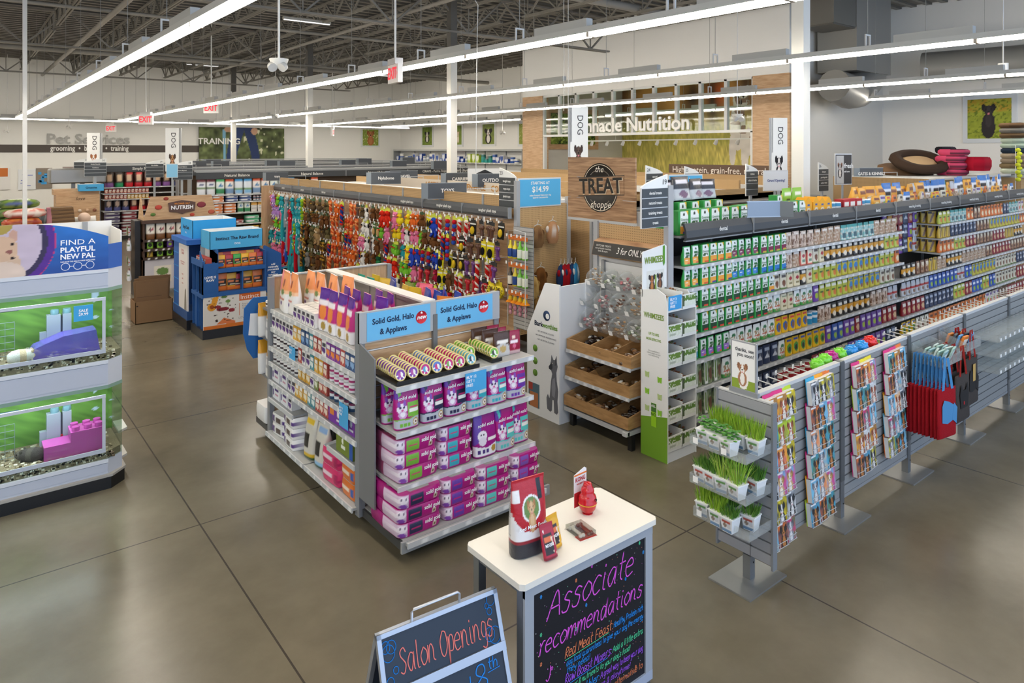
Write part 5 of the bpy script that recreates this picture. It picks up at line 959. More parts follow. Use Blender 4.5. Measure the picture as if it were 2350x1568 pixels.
O('deck', MB().box(0, RW, 0, RD + .06, .16, .2, '#b9bbba').cbox((RW - .03, .0, .18), (.06, .05, .045), '#c9cbca'), 'enamel', tr)
for x in (.02, RW - .06): O('upright', MB().box(x, x + .04, RD + .02, RD + .06, .18, 1.7, '#8f9192'), 'enamel', tr)
for i, z in enumerate((.22, .52, .8)):
    y0 = (.0, .02, .04)[i]
    if i: shelf_part(tr, 0, RW, RD - y0, z, y0, .03, tags=8)
    t = O('tray', MB().box(0, RW, y0, y0 + .02, z, z + .11, '#b58a58').box(0, RW, RD - .02, RD, z, z + .2, '#b58a58').prism([(y0 + .021, z), (RD - .021, z), (RD - .021, z + .197), (y0 + .021, z + .113)], .001, .016, '#b58a58', 'x').prism([(y0 + .021, z), (RD - .021, z), (RD - .021, z + .197), (y0 + .021, z + .113)], RW - .016, RW - .001, '#b58a58', 'x').box(.017, RW - .017, y0 + .021, RD - .021, z + .001, z + .012, '#9a7448').prism([(y0 + .02, z), (RD, z), (RD, z + .17), (y0 + .02, z + .09)], .3, .312, '#b58a58', 'x').prism([(y0 + .02, z), (RD, z), (RD, z + .17), (y0 + .02, z + .09)], .6, .612, '#b58a58', 'x'), 'tray', tr)
CH_ = []
for nm, c1, c2, ds in (('bone', '#8a6644', '#5c4028', 'brown wrapped chew bone'), ('roll', '#3a2a20', '#2a1e18', 'dark wrapped chew roll'), ('knuckle', '#b79a74', '#8a6a48', 'tan wrapped knuckle chew')):
    b = MB().ell((0, 0, .02), (.05, .018, .018), c1, 10, 6).ell((-.045, .005, .022), (.02, .024, .018), c2, 8, 5).ell((.045, -.004, .022), (.02, .024, .018), c2, 8, 5).box(.0, .035, -.012, .012, .038, .0385, '#ecebe6')
    CH_.append(reg(raw('wrapped_chew', b, 'gloss'), 'wrapped_chew', 'chew treat', .1, .04, .04, ds))
cr = random.Random(5); cnt = {}
for i, z in enumerate((.232, .532, .812)):
    for j in range(3):
        for q in range([9, 4, 7][j] if i else 6):
            p = CH_[[2, 0, 1][(i + j) % 3]]; x = .05 + j * .3 + cr.uniform(.02, .2); y = .1 + cr.uniform(0, .32)
            o = dup(p, (RX0 + y, 5.42 - x, z + cr.choice([0, 0, .02, .035])), label=f'{DIM[p][3]}, {nth(q)} in {("far", "middle", "near")[j]} section of the {("bottom", "middle", "top")[i]} tray', rot=(cr.uniform(-.3, .3), cr.uniform(-.3, .3), cr.uniform(0, 3)), scale=1.25)
            o['group'] = 'wrapped chews in the oak trays'
bowl_prof = [(.0, -.16), (.05, -.16), (.075, -.14), (.1, -.08), (.105, -.03), (.1, 0), (.106, .005), (.098, .005), (.097, -.03), (.092, -.08)]
bwm = MB().lathe(bowl_prof, '#ffffff', 20, caps=False).mesh('bowl', 'acrylic'); 
tgm = MB().box(-.025, .025, -.001, .001, -.025, .025, '#f2f2ee').mesh('price_tag', 'paper')
cts = []
for c1, c2 in (('#b8747a', '#e6ddd8'), ('#6a4a3a', '#cfc8c0'), ('#a8845c', '#e0dad0'), ('#7d8a70', '#dfe2de')):
    b = MB(); r2 = random.Random(len(cts))
    for k in range(26):
        a, rr_ = r2.uniform(0, 6.28), .075 * math.sqrt(r2.random()); b.ell((rr_ * math.cos(a), rr_ * math.sin(a), -.115 + r2.uniform(0, .075)), (.024, .012, .012), r2.choice([c1, c1, c2]), 6, 4, Matrix.Rotation(r2.uniform(-.6, .6), 4, 'X'))
    cts.append(b.mesh('bulk_chews', 'gloss'))
bk = 0
BRK = O('bowl_bracket', MB().box(5.61, 5.62, 4.55, 5.42, .95, 1.68, '#cfd1d0').box(5.6, 5.61, 4.6, 5.4, 1.47, 1.5, '#9fa1a1').box(5.6, 5.61, 4.6, 5.4, 1.27, 1.3, '#9fa1a1').box(5.6, 5.61, 4.6, 5.4, 1.05, 1.08, '#9fa1a1'), 'enamel', tr); BRK.parent = None; tag(BRK, 'pale backboard carrying the clear chew bowls above the oak trays', 'display board')
for i, z in enumerate((1.13, 1.35, 1.57)):
    for j in range(4):
        y = 5.33 - j * .215 + (.05 if i == 1 else 0) ; x = 5.36 - i * .0 - (.06 if i == 0 else 0) + .05 * (i == 2)
        t = T('chew_bowl', f'clear tilted chew bowl, {("lowest", "middle", "upper")[i]} tier, {nth(j)} from the white card stand', 'bowl', (x, y, z), -PI / 2, 'clear chew bowls'); t.rotation_euler = (.75, 0, -PI / 2)
        O('bowl', bwm, parent=t); 
        if not (i == 1 and j == 0): O('bulk_chews', cts[(i * 3 + j) % 4], parent=t)
        O('price_tag', tgm, parent=t, loc=(-.03, -.112, -.02), rot=(-.4, 0, 0)); O('bracket', MB().box(-.012, .012, .08, .13, -.17, -.06, '#d9dbda').bar((0, .1, -.15), (0, .2, -.02), .02, '#d9dbda') if i + j == 0 else bkm, 'enamel', t)
        if i + j == 0: bkm = t.children[-1].data
# ---- white card stands
bw = T('card_stand', 'white card display stand with a grey dog picture beside the oak tray rack', 'display stand', (5.0, 5.98, 0), -PI / 2)
bp_ = [(0, 0), (.53, 0), (.53, 1.48), (.3, 1.47), (0, .9)]
O('front_board', MB().prism(bp_, 0, .02, '#eceeed', 'y'), 'paper', bw); O('side_board', MB().box(.51, .53, .02, .42, 0, 1.46, '#e3e6e8').prism([(.53, 0), (.55, 0), (.55, 1.5), (.53, 1.5)], .38, .6, '#e3e6e8', 'y'), 'paper', bw)
DG = lambda ps: [(.43 + (x - .38) * .8, .1 + (z - .1) * .69) for x, z in ps]
pr_ = O('printed_dog', MB().prism(DG([(.27, .13), (.33, .1), (.36, .13), (.37, .3), (.4, .3), (.41, .11), (.46, .1), (.485, .14), (.47, .3), (.485, .46), (.455, .62), (.45, .74), (.475, .84), (.46, .9), (.455, 1.0), (.425, .93), (.39, .925), (.355, .99), (.345, .9), (.335, .85), (.3, .8), (.305, .765), (.35, .75), (.37, .7), (.345, .58), (.33, .42), (.315, .3), (.28, .36), (.255, .3), (.262, .2)]), -.003, 0, '#6a6c72', 'y').prism(DG([(.37, .36), (.42, .34), (.44, .5), (.42, .66), (.38, .62), (.36, .5)]), -.004, -.003, '#8b8d94', 'y').prism(DG([(.305, .77), (.35, .755), (.375, .79), (.37, .86), (.345, .88), (.335, .84), (.303, .8)]), -.0045, -.003, '#3c3e44', 'y').prism(DG([(.42, .84), (.455, .86), (.452, .97), (.43, .92)]), -.0045, -.003, '#4c4e54', 'y').ell((.424, -.004, .628), (.006, .002, .006), '#d8d4c8', 6, 4), 'print', bw)
O('printed_pack', MB().box(.03, .21, -.003, 0, .08, .34, '#54707c').box(.05, .19, -.004, -.003, .08, .24, '#b8774a').box(.03, .1, -.0045, -.004, .26, .34, '#a8453a'), 'print', bw)
lg = MB(); 
for (cx, cz, r, c) in [(.33, 1.12, .055, '#1f3c64'), (.14, .73, .038, '#6f9a3a'), (.14, .59, .038, '#6f9a3a'), (.14, .46, .038, '#6f9a3a')]: lg.lathe([(r, 0), (r, .002), (0, .002)], c, 22, Matrix.Translation((cx, 0, cz)) @ Matrix.Rotation(PI / 2, 4, 'X'), caps=False)
lg.lathe([(.03, .003), (0, .003)], '#eceeed', 16, Matrix.Translation((.345, 0, 1.115)) @ Matrix.Rotation(PI / 2, 4, 'X'), caps=False)
O('logo', lg, 'print', bw); text('Bark', .075, bw, (.2, -.004, 1.01), col='#1f2a40', bold=True); text('worthies', .075, bw, (.385, -.004, 1.01), col='#6f9a3a', bold=True, wide=.9)
for j, s in enumerate(('NO ARTIFICIAL COLORS', 'NO ARTIFICIAL PRESERVATIVES', 'NO ARTIFICIAL FLAVORS')): text(s, .024, bw, (.32, -.004, .93 - j * .045), col='#5c6068')
wz = T('chew_stand', 'tall white and green card stand of dental chews in six stepped trays', 'display stand', (5.155, 4.14, 0))
WW, WDp = .435, .32
wl = O('side_board', MB().prism([(0, 0), (WDp, 0), (WDp, 1.57), (.12, 1.6), (.03, 1.56), (0, 1.45)], 0, .012, '#eeefec', 'x').add([(-.0015, 0, .0), (-.0015, WDp, .0), (-.0015, WDp, .36), (-.0015, 0, .43)], [(0, 1, 2, 3)], '#74a32c'), 'paper', wz)
O('side_board', MB().prism([(0, 0), (WDp, 0), (WDp, 1.55), (.1, 1.55), (.0, 1.4)], WW - .012, WW, '#e8e9e6', 'x'), 'paper', wz, label='white far side board')
for s, z, sz, c, b in (('WHIMZEES', 1.34, .068, '#7d9a3a', True), ('UP TO 80%', 1.17, .036, '#8fae4a', True), ('MORE EFFECTIVE.', 1.12, .032, '#8fae4a', True), ('It is a mouthful but it\nreduces plaque and tartar\nmore than brushing', .99, .022, '#8c8f8a', False)): text(s, sz, wl, (-.004, WDp / 2, z), FX, c, b, wide=.72)
ic = MB()
for (y, z, c) in [(.24, .78, '#b9cf8a'), (.09, .76, '#8cc63a'), (.24, .62, '#8cc63a'), (.09, .6, '#b9cf8a'), (.24, .46, '#b9cf8a'), (.09, .45, '#8cc63a')]: ic.prism([(y - .022, z - .03), (y - .006, z - .03), (y, z - .012), (y + .006, z - .03), (y + .022, z - .03), (y + .026, z + .025), (y, z + .018), (y - .026, z + .025)], -.004, -.002, c, 'x')
ic.box(-.004, -.002, .13, .19, .3, .52, '#9ad02a').box(-.005, -.004, .13, .19, .44, .52, '#4a7a34'); O('icon_print', ic, 'print', wl); text('ALL', .032, wl, (-.007, .16, .495), FX, bold=True); text('NO', .04, wl, (-.007, .16, .415), FX, '#3c6a20', True)
bk_ = O('header_card', MB().prism([(0, 1.5), (.36, 1.5), (.36, 1.96), (.33, 1.98), (.0, 1.93)], WDp - .02, WDp - .012, '#eeefec', 'y').grid((.06, WDp - .0215, 1.5), (.26, 0, 0), (0, 0, .24), 44, 40, PT('#e2e2da', ('d', .3, .66, .22, 1, '#3a2c26', '#b8783c', '#241c18'), ('d', .75, .7, .2, 1, '#2a2624', '#8a5a3a', '#1c1816'), ('r', .46, .56, .1, .8, '#7d9a3a'))), 'paper', wz); text('WHIMZEES', .088, bk_, (.17, WDp - .024, 1.84), col='#7d9a3a', bold=True, wide=.66)
O('header_flag', MB().prism([(.3, 1.8), (.315, 1.77), (.33, 1.8), (.33, 1.97), (.3, 1.965)], WDp - .024, WDp - .0215, '#5a9a2c', 'y'), 'paper', bk_)
O('plinth', MB().box(.012, WW - .012, .01, WDp, 0, .1, '#e3e5e2').box(.012, WW - .012, WDp - .02, WDp - .008, .1, 1.55, '#dfe1de'), 'paper', wz)
for i, z in enumerate((.13, .39, .65, .91, 1.17, 1.43)):
    O('tray', MB().prism([(.0, z - .03), (.012, z - .03), (.012, z + .11), (.0, z + .11)], .012, WW - .012, '#e6e8e2', 'x').box(.012, WW - .012, .012, WDp - .02, z - .03, z - .02, '#eceeea').box(.21, .222, .0, WDp - .02, z - .02, z + .14, '#eceeea')
      .grid((.015, -.0015, z - .0), (.2, 0, 0), (0, 0, .1), 40, 20, PT('#dfe6d4', ('r', 0, 1, .5, 1, '#6d8f3a' if i < 5 else '#3a9ad8'), ('n', 14, 6, .7, '#eef2e6', 3), ('r', .1, .5, .1, .3, '#b8bfae'))).grid((.222, -.0015, z), (.2, 0, 0), (0, 0, .1), 40, 20, PT('#dfe6d4', ('r', 0, 1, .5, 1, '#5f8436'), ('n', 14, 6, .7, '#eef2e6', 4), ('r', .0, .15, 0, 1, '#4a5a3a'))), 'paper', wz)
    for j in (0, 1):
        b = MB(); r2 = random.Random(i * 2 + j)
        for k in range(60): b.ell((.035 + j * .21 + r2.uniform(0, .15), .03 + .21 * (q_ := r2.random()), z + .035 + q_ * .075 + r2.uniform(-.01, .015)), (.02, .009, .009), r2.choice(['#8a4f28', '#7a4222', '#a0683a', '#5f6a34']), 6, 4)
        q = O('loose_chews', b, 'plastic', wz); q['kind'] = 'stuff'
text('BUY 3\nGET 1\nFREE', .035, O('price_card', MB().box(.01, .2, -.006, -.004, 1.42, 1.55, '#3f9fdc'), 'paper', wz), (.03, -.008, 1.485), bold=True, align='LEFT')
# ================================================================== slatwall display with booklets, plants and bags
sw = T('slatwall_display', 'grey freestanding slatwall divider with booklets, bags and a plant end', 'display divider', (0, 0, 0))
SY, ST, SB = 2.69, 1.235, .17
PX = [4.21, 5.465, 6.705, 8.03, 9.38, 10.72]
def slats(x0, x1, z0=SB, z1=ST, n=14):
    b = MB(); b.box(x0, x1, SY - .008, SY + .008, z0, z1, '#6b6c6b'); q = (z1 - z0) / n
    for k in range(n): b.box(x0, x1, SY - .018, SY + .018, z0 + k * q + .008, z0 + (k + 1) * q - .004, '#8f908f')
    b.box(x0, x1, SY - .022, SY + .022, z1 - .02, z1 + .006, '#c9cac9'); b.box(x0, x1, SY - .02, SY + .02, z0 - .02, z0 + .006, '#8f9192'); return b
for i in range(5): O('slat_panel', slats(PX[i] + .03, PX[i + 1] - .03), 'enamel', sw)
for i, x in enumerate(PX):
    O('post', MB().box(x - .028, x + .028, SY - .028, SY + .028, .012, ST + .01 if i else SB, '#84878a').box(x - .03, x + .03, SY - .031, SY - .028, .3, ST if i else SB, '#6f7275').ell((x + .01, SY - .03, .12), .006, '#3a3a3a', 6, 4), 'steel', sw)
    O('base_plate', MB().box(x - .22, x + .22, SY - .15, SY + .17, 0, .012, '#a3a4a1'), 'steel', sw)
eb = MB(); n = 14; q = (ST - SB) / n; eb.box(4.192, 4.208, 2.5, 2.92, SB, ST, '#6b6c6b')
for k in range(n): eb.box(4.182, 4.218, 2.5, 2.92, SB + k * q + .008, SB + (k + 1) * q - .004, '#96979a')
eb.box(4.175, 4.225, 2.49, 2.505, SB - .02, ST + .01, '#7d8083').box(4.175, 4.225, 2.915, 2.93, SB - .02, ST + .01, '#7d8083').box(4.18, 4.22, 2.5, 2.92, ST, ST + .01, '#b9bab9'); O('end_panel', eb, 'enamel', sw)
sgn = T('counter_sign', 'small framed sign with a walking brown and white puppy atop the slatwall end', 'sign', (4.2, 2.72, ST + .01), -PI / 2)
O('frame', MB().box(-.1, .1, -.008, .008, 0, .36, '#9a9da0').box(-.11, .11, -.012, .012, 0, .03, '#8a8d90'), 'enamel', sgn); pgp = O('print', MB().grid((-.088, -.0095, .035), (.176, 0, 0), (0, 0, .315), 44, 76, PT('#e9e9e6', ('r', 0, 1, 0, .2, '#8aa03a'), ('n', 20, 8, 2, '#8aa03a', 3), ('e', .5, .22, .22, .22, '#efeae4'), ('r', .36, .46, .02, .2, '#efeae4'), ('r', .54, .64, .02, .2, '#efeae4'), ('d', .46, .44, .26, .56, '#a8785a', '#efeae4', '#8a5f44'))), 'print', sgn)
text('thanks, see\nyou soon!', .036, pgp, (.082, -.011, .285), col='#5a5d60', bold=True, align='RIGHT', wide=.9)
# plants on clear shelves
plb = {}
for nm, c1, c2, hh, n in (('lime', '#9fc23c', '#7fa82c', .1, 130), ('deep', '#5f8f34', '#3f6f26', .075, 130), ('leafy', '#4f8a3a', '#6aa348', .06, 40), ('long', '#86b83a', '#b3c95a', .13, 80), ('tuft', '#6f9a3c', '#4a7a2c', .06, 130)):
    b = MB(); r2 = random.Random(n + len(nm))
    b.box(-.036, .036, -.036, .036, .075, .08, '#3a2f26')
    for k in range(n):
        x, y = r2.uniform(-.033, .033), r2.uniform(-.033, .033); a = r2.uniform(0, 6.28); ln = hh * r2.uniform(.7, 1.15); sp_ = .35 if nm != 'long' else .8; dx, dy = x * sp_ * 2 + r2.uniform(-.01, .01), y * sp_ * 2 + r2.uniform(-.01, .01); w_ = .0022
        if nm == 'leafy':
            b.ell((x * 1.4, y * 1.4, .085 + r2.uniform(0, hh)), (.012, .012, .003), r2.choice([c1, c2]), 6, 4, None)
        else:
            cx, sx = math.cos(a) * w_, math.sin(a) * w_; b.add([(x - cx, y - sx, .08), (x + cx, y + sx, .08), (x + dx * .5 + cx, y + dy * .5 + sx, .08 + ln * .6), (x + dx * .5 - cx, y + dy * .5 - sx, .08 + ln * .6), (x + dx, y + dy, .08 + ln)], [(0, 1, 2, 3), (3, 2, 4)], r2.choice([c1, c2]))
    pot = MB(); pr2 = [(-.03, -.03), (.03, -.03), (.03, .03), (-.03, .03)]; vs = [(a, c, 0) for a, c in pr2] + [(a * 1.36, c * 1.36, .085) for a, c in pr2]; pot.add(vs, [(0, 3, 2, 1)] + [(i, (i + 1) % 4, (i + 1) % 4 + 4, i + 4) for i in range(4)], '#e6e7e6'); pot.box(-.043, .043, -.043, .043, .08, .086, '#eff0ef')
    def lp(u, v): return PT('#e4e6e8', ('r', 0, 1, .0, .22, '#6f8fb0'), ('e', .35, .55, .2, .2, '#8a7a6c'), ('r', .55, .95, .4, .7, '#c9ccd0'), ('r', .1, .9, .78, .9, '#a84a3a' if nm in ('deep', 'tuft') else '#5a8a4a'))(u, v)
    pot.grid((-.0308, -.0316, .004), (.0616, 0, 0), (0, -.0095, .07), 10, 10, lp); pot.grid((-.0316, .0308, .004), (0, -.0616, 0), (-.0095, 0, .07), 10, 10, lp)
    o = raw('potted_grass', pot, 'paper'); raw('grass', b, 'leaf', o); plb[nm] = reg(o, 'potted_grass', 'potted plant', .086, .086, .085, {'lime': 'bright lime cat grass', 'deep': 'dark green catnip', 'leafy': 'leafy green herb', 'long': 'tall arching cat grass', 'tuft': 'short tufted cat grass'}[nm] + ' in white square pot')
for ti, (z, dp, lst) in enumerate([(.93, .3, [('lime', .0, .03), ('lime', .11, .0), ('lime', .22, -.01), ('lime', .33, -.02), ('leafy', .02, -.14), ('leafy', .12, -.15), ('leafy', .23, -.17)]), (.67, .3, [('deep', .02, -.0), ('deep', .12, 0), ('tuft', .22, -.01), ('deep', .33, -.02), ('tuft', .0, -.14), ('deep', .09, -.15), ('long', .18, -.16), ('long', .29, -.17)]), (.43, .26, [('deep', .05, -.01), ('deep', .15, -.02), ('tuft', .3, -.03), ('lime', .0, -.12), ('lime', .13, -.15), ('tuft', .23, -.16)])]):
    sf = T('clear_shelf', f'clear acrylic shelf on the slatwall end, {("topmost", "middle", "lowest")[ti]} of three', 'shelf', (4.18, 2.93, z), -PI / 2, 'clear plant shelves')
    O('tray', MB().box(0, .43, -dp, 0, -.004, 0, '#ffffff').box(0, .43, -dp, -dp + .004, 0, .06, '#ffffff').box(0, .004, -dp, 0, 0, .06, '#ffffff').box(.426, .43, -dp, 0, 0, .06, '#ffffff'), 'acrylic', sf); O('hook', MB().box(0, .43, -.004, 0, 0, .07, '#ffffff'), 'acrylic', sf)
    for k in range(2 if ti != 1 else 1): O('price_tag', MB().box(-.02, .02, -.001, 0, -.02, .02, '#f2f2ee'), 'paper', sf, loc=(.05 + k * .22, -dp - .002, .03))
    for k, (nm, u, v) in enumerate(lst):
        o = dup(plb[nm], (4.18 + v * 1.0 - .085, 2.93 - .055 - u * .98, z + .001), label=f'{DIM[plb[nm]][3]}, {nth(k)} on the {("top", "middle", "lowest")[ti]} clear shelf', rot=(0, 0, -PI / 2 + rnd.uniform(-.15, .15)), scale=1.16); o['group'] = 'potted greens on the clear shelves'
# booklets in wire pockets
BK = []; br = random.Random(11)
cols = ['#f2a51e', '#f0dc28', '#d8307c', '#3aa3c9', '#b8d02e', '#e4e4e0', '#e8782a', '#7ac0d8']
for k in range(22):
    c = cols[k % 8]; coat, fc, dk = br.choice([('#3a2c24', '#b8783c', '#241c18'), ('#c9a06a', '#efe4d0', '#9a7444'), ('#2a2a2c', '#e4e0da', '#1a1a1c'), ('#8a8a90', '#d8d6d4', '#5a5a60'), ('#a8583a', '#e9dccb', '#7a3c24')])
    bg = br.choice(['#2c3a4c', '#8a6a48', '#e4ded4', '#5a7a44', '#c24a7c', '#4a2f24', '#d8c4a4', '#7ab0d0'])
    b = MB().box(-.055, .055, 0, .03, 0, .15, '#e9e7e2'); b.grid((-.055, -.0006, 0), (.11, 0, 0), (0, 0, .15), 22, 28, PT(bg, ('g', 4, 5, br.choice(cols), k), ('d', br.uniform(.35, .65), br.uniform(.5, .65), .4, .75, coat, fc, dk), ('r', .05, .6, .86, .95, '#f4f2ee')))
    o = raw('picture_booklet', b, 'paper'); raw('header_card', MB().box(-.058, .058, .031, .034, 0, .172, c), 'paper', o); raw('wire_pocket', MB().bar((-.055, -.006, .03), (.055, -.006, .03), .003, '#c9caca').bar((-.055, -.006, .0), (.055, -.006, .0), .003, '#c9caca').bar((-.04, -.006, 0), (-.04, -.006, .045), .003, '#c9caca').bar((.04, -.006, 0), (.04, -.006, .045), .003, '#c9caca').box(-.055, .055, -.005, .034, -.003, -.0005, '#8a3a40'), 'enamel', o)
    BK.append(reg(o, 'picture_booklet', 'booklet', .116, .05, .17, {'#f2a51e': 'orange', '#f0dc28': 'yellow', '#d8307c': 'pink', '#3aa3c9': 'blue', '#b8d02e': 'lime', '#e4e4e0': 'white', '#e8782a': 'deep orange', '#7ac0d8': 'sky blue'}[c] + ' backed booklet'))
for bay in range(2):
    for colm in range(2):
        for r in range(6 if bay == 0 else 5):
            for k in range(3):
                x = PX[bay] + .13 + colm * .57 + k * .125 + (.04 if bay == 0 else .06); z = ST - .2 - r * .178 - (.02 if bay else 0)
                p = BK[br.randrange(22)]; o = dup(p, (x, SY - .075 - .0 - (2 - k) * .006, z), label=f'{DIM[p][3]}, {("first", "second", "third")[k]} in the {nth(r)} row of the {nth(bay * 2 + colm)} booklet column', rot=(-.1, 0, br.uniform(-.06, .06)), scale=1.1); o['group'] = 'booklets on the slatwall'
# pegs and balls on the far side
pg = MB()
for i in range(5):
    for k in range(9):
        x = PX[i] + .12 + k * .125
        for zz in (1.17, .95): pg.bar((x, SY + .018, zz), (x, SY + .24, zz + .015), .006, '#d9dada').box(x - .012, x + .012, SY + .24, SY + .243, zz, zz + .035, '#f0f0ee')
hk = O('peg_hook', pg, 'enamel', sw); hk['kind'] = 'stuff'
for i, (x, z, c, nm) in enumerate([(5.3, 1.2, '#7ad03a', 'lime'), (5.42, 1.215, '#7ad03a', 'second lime'), (5.52, 1.22, '#b01e7c', 'magenta'), (5.66, 1.22, '#7ad03a', 'third lime'), (5.86, 1.21, '#2a8fd8', 'blue'), (6.04, 1.215, '#2a8fd8', 'second blue'), (6.2, 1.23, '#d8241e', 'red')]):
    b = MB().ell((0, 0, 0), .055, c, 16, 10)
    for k in range(24): a, e = k * 2.4, math.asin(-1 + 2 * (k + .5) / 24); b.ell((.055 * math.cos(e) * math.cos(a), .055 * math.cos(e) * math.sin(a), .055 * math.sin(e)), .008, c, 6, 4)
    o = O('toy_ball', b, 'gloss', loc=(x, SY + .09, z + .018)); tag(o, f'{nm} bumpy toy ball resting on the pegs behind the slatwall', 'toy ball')
# bags hanging in the third bay
def tote(loc, rz, col, strap, lab, prt=None, hh=.42, wd=.34, n=1):
    b = MB().solid([(0, wd / 2, .012), (.02, wd / 2, .02), (hh * .5, wd / 2, .014), (hh, wd / 2 * .97, .008)], 8, plain(col), col, 6); o = O('tote_bag', b, 'cloth', loc=loc, rot=(0, 0, rz)); tag(o, lab, 'tote bag', 'tote bags on the slatwall')
    for sx in (-.07, .07): O('strap', MB().add([(sx - .02, -.012, hh - .01), (sx + .02, -.012, hh - .01), (sx * .3 + .02, 0, hh + .26), (sx * .3 - .02, 0, hh + .26)], [(0, 1, 2, 3)], strap), 'cloth', o)
    if prt: O('print', prt, 'print', o)
    return o
dogp = lambda c: MB().prism([(-.1, .14), (-.02, .12), (.06, .14), (.1, .2), (.08, .27), (.0, .31), (-.07, .33), (-.1, .28)], -.022, -.0205, c, 'y').prism([(.05, .15), (.12, .1), (.13, .24), (.08, .29)], -.023, -.022, c, 'y')
bx = 6.6
for k in range(9): tote((bx + .13, SY - .07 - k * .031, .42), -.12 + rnd.uniform(-.05, .05), '#a51822', '#4f8fc0', f'red tote bag with blue straps, {nth(k)} out from the slatwall', (dogp('#4f8fc0') if k == 8 else None), wd=.3)
for k in range(3): tote((bx + .6, SY - .14 - k * .07, .44), -.12 + k * .05, '#4a4440', '#9c2018', f'dark grey tote bag with rust straps, {nth(k)} out from the slatwall', (MB().prism([(-.08, .12), (.08, .12), (.1, .25), (.07, .34), (.03, .28), (-.03, .28), (-.07, .34), (-.1, .25)], -.022, -.0205, '#1c1a1a', 'y').box(-.02, .0, -.024, -.022, .15, .18, '#b02028') if k == 2 else None))
for k in range(3): tote((bx + .95, SY - .12 - k * .06, .5), -.12 + k * .06, '#4a4440', '#9c2018', f'dark grey tote bag with tan tag, {nth(k)} out on the second hook', (dogp('#1c1a1a').box(-.02, .04, -.025, -.023, .22, .38, '#c9a35c') if k == 2 else None), hh=.44)
def bin_(x, z, wd, dp, lab):
    t = T('acrylic_bin', lab, 'display bin', (x, SY - .03, z), 0, 'acrylic bins on the slatwall'); O('bin', MB().box(-wd / 2, wd / 2, -dp, 0, 0, .004, '#ffffff').box(-wd / 2, wd / 2, -dp, -dp + .004, 0, .08, '#ffffff').prism([(-dp, 0), (0, 0), (0, .16), (-dp, .08)], -wd / 2, -wd / 2 + .004, '#ffffff', 'x').prism([(-dp, 0), (0, 0), (0, .16), (-dp, .08)], wd / 2 - .004, wd / 2, '#ffffff', 'x').box(-wd / 2, wd / 2, -.004, 0, 0, .17, '#ffffff'), 'acrylic', t); return t
bin_(bx + .36, 1.0, .42, .26, 'clear acrylic bin of pale green packs above the tote bags'); bin_(bx + .93, 1.03, .36, .24, 'clear acrylic bin of blue and orange packs above the dark tote bags')
for k in range(10):
    c, nm = (('#a9c9bd', 'pale green'), ('#c4d4cc', 'grey green'), ('#8fb4b8', 'teal'))[k % 3]; o = O('card_pack', MB().cbox((0, 0, .06), (.12, .015, .12), c).box(-.05, .05, -.0085, -.0078, .03, .09, '#e4ece6'), 'paper', loc=(bx + .27 + (k % 2) * .18, SY - .08 - (k // 2) * .037, 1.012), rot=(.35, 0, rnd.uniform(-.2, .2))); tag(o, f'{nm} pack in the clear bin over the red totes, {nth(k // 2)} forward {("near", "far")[k % 2]} stack', 'card pack', 'card packs in the clear bins')
for k in range(8):
    c, nm = (('#e0822e', 'orange'), ('#5a9ad0', 'blue'), ('#4a545c', 'slate'))[k % 3]; o = O('card_pack', MB().cbox((0, 0, .06), (.1, .02, .12), c).box(-.04, .04, -.011, -.0103, .03, .09, '#f0e8dc'), 'paper', loc=(bx + .85 + (k % 2) * .16, SY - .07 - (k // 2) * .042, 1.042), rot=(.3, 0, rnd.uniform(-.25, .25))); tag(o, f'{nm} pack in the clear bin over the dark totes, {nth(k // 2)} forward {("near", "far")[k % 2]} stack', 'card pack', 'card packs in the clear bins')
for i, z in enumerate((.98, .82, .66)):
    t = T('acrylic_tray', f'long clear divided tray on the slatwall, {("topmost", "middle", "lowest")[i]} of three', 'display tray', (PX[3] + .75 + .0, SY - .03, z), 0, 'long acrylic trays'); b = MB().box(-.62, 1.9, -.26, 0, 0, .004, '#ffffff').box(-.62, 1.9, -.26, -.256, 0, .06, '#ffffff')
    for k in range(19): b.box(-.62 + k * .14, -.617 + k * .14, -.26, 0, 0, .06, '#ffffff')
    O('tray', b, 'acrylic', t); b = MB()
    for k in range(18): b.box(-.6 + k * .14, -.56 + k * .14, -.264, -.261, .01, .04, '#f2f2ee')
    O('price_tags', b, 'paper', t).name = 'price_tag'
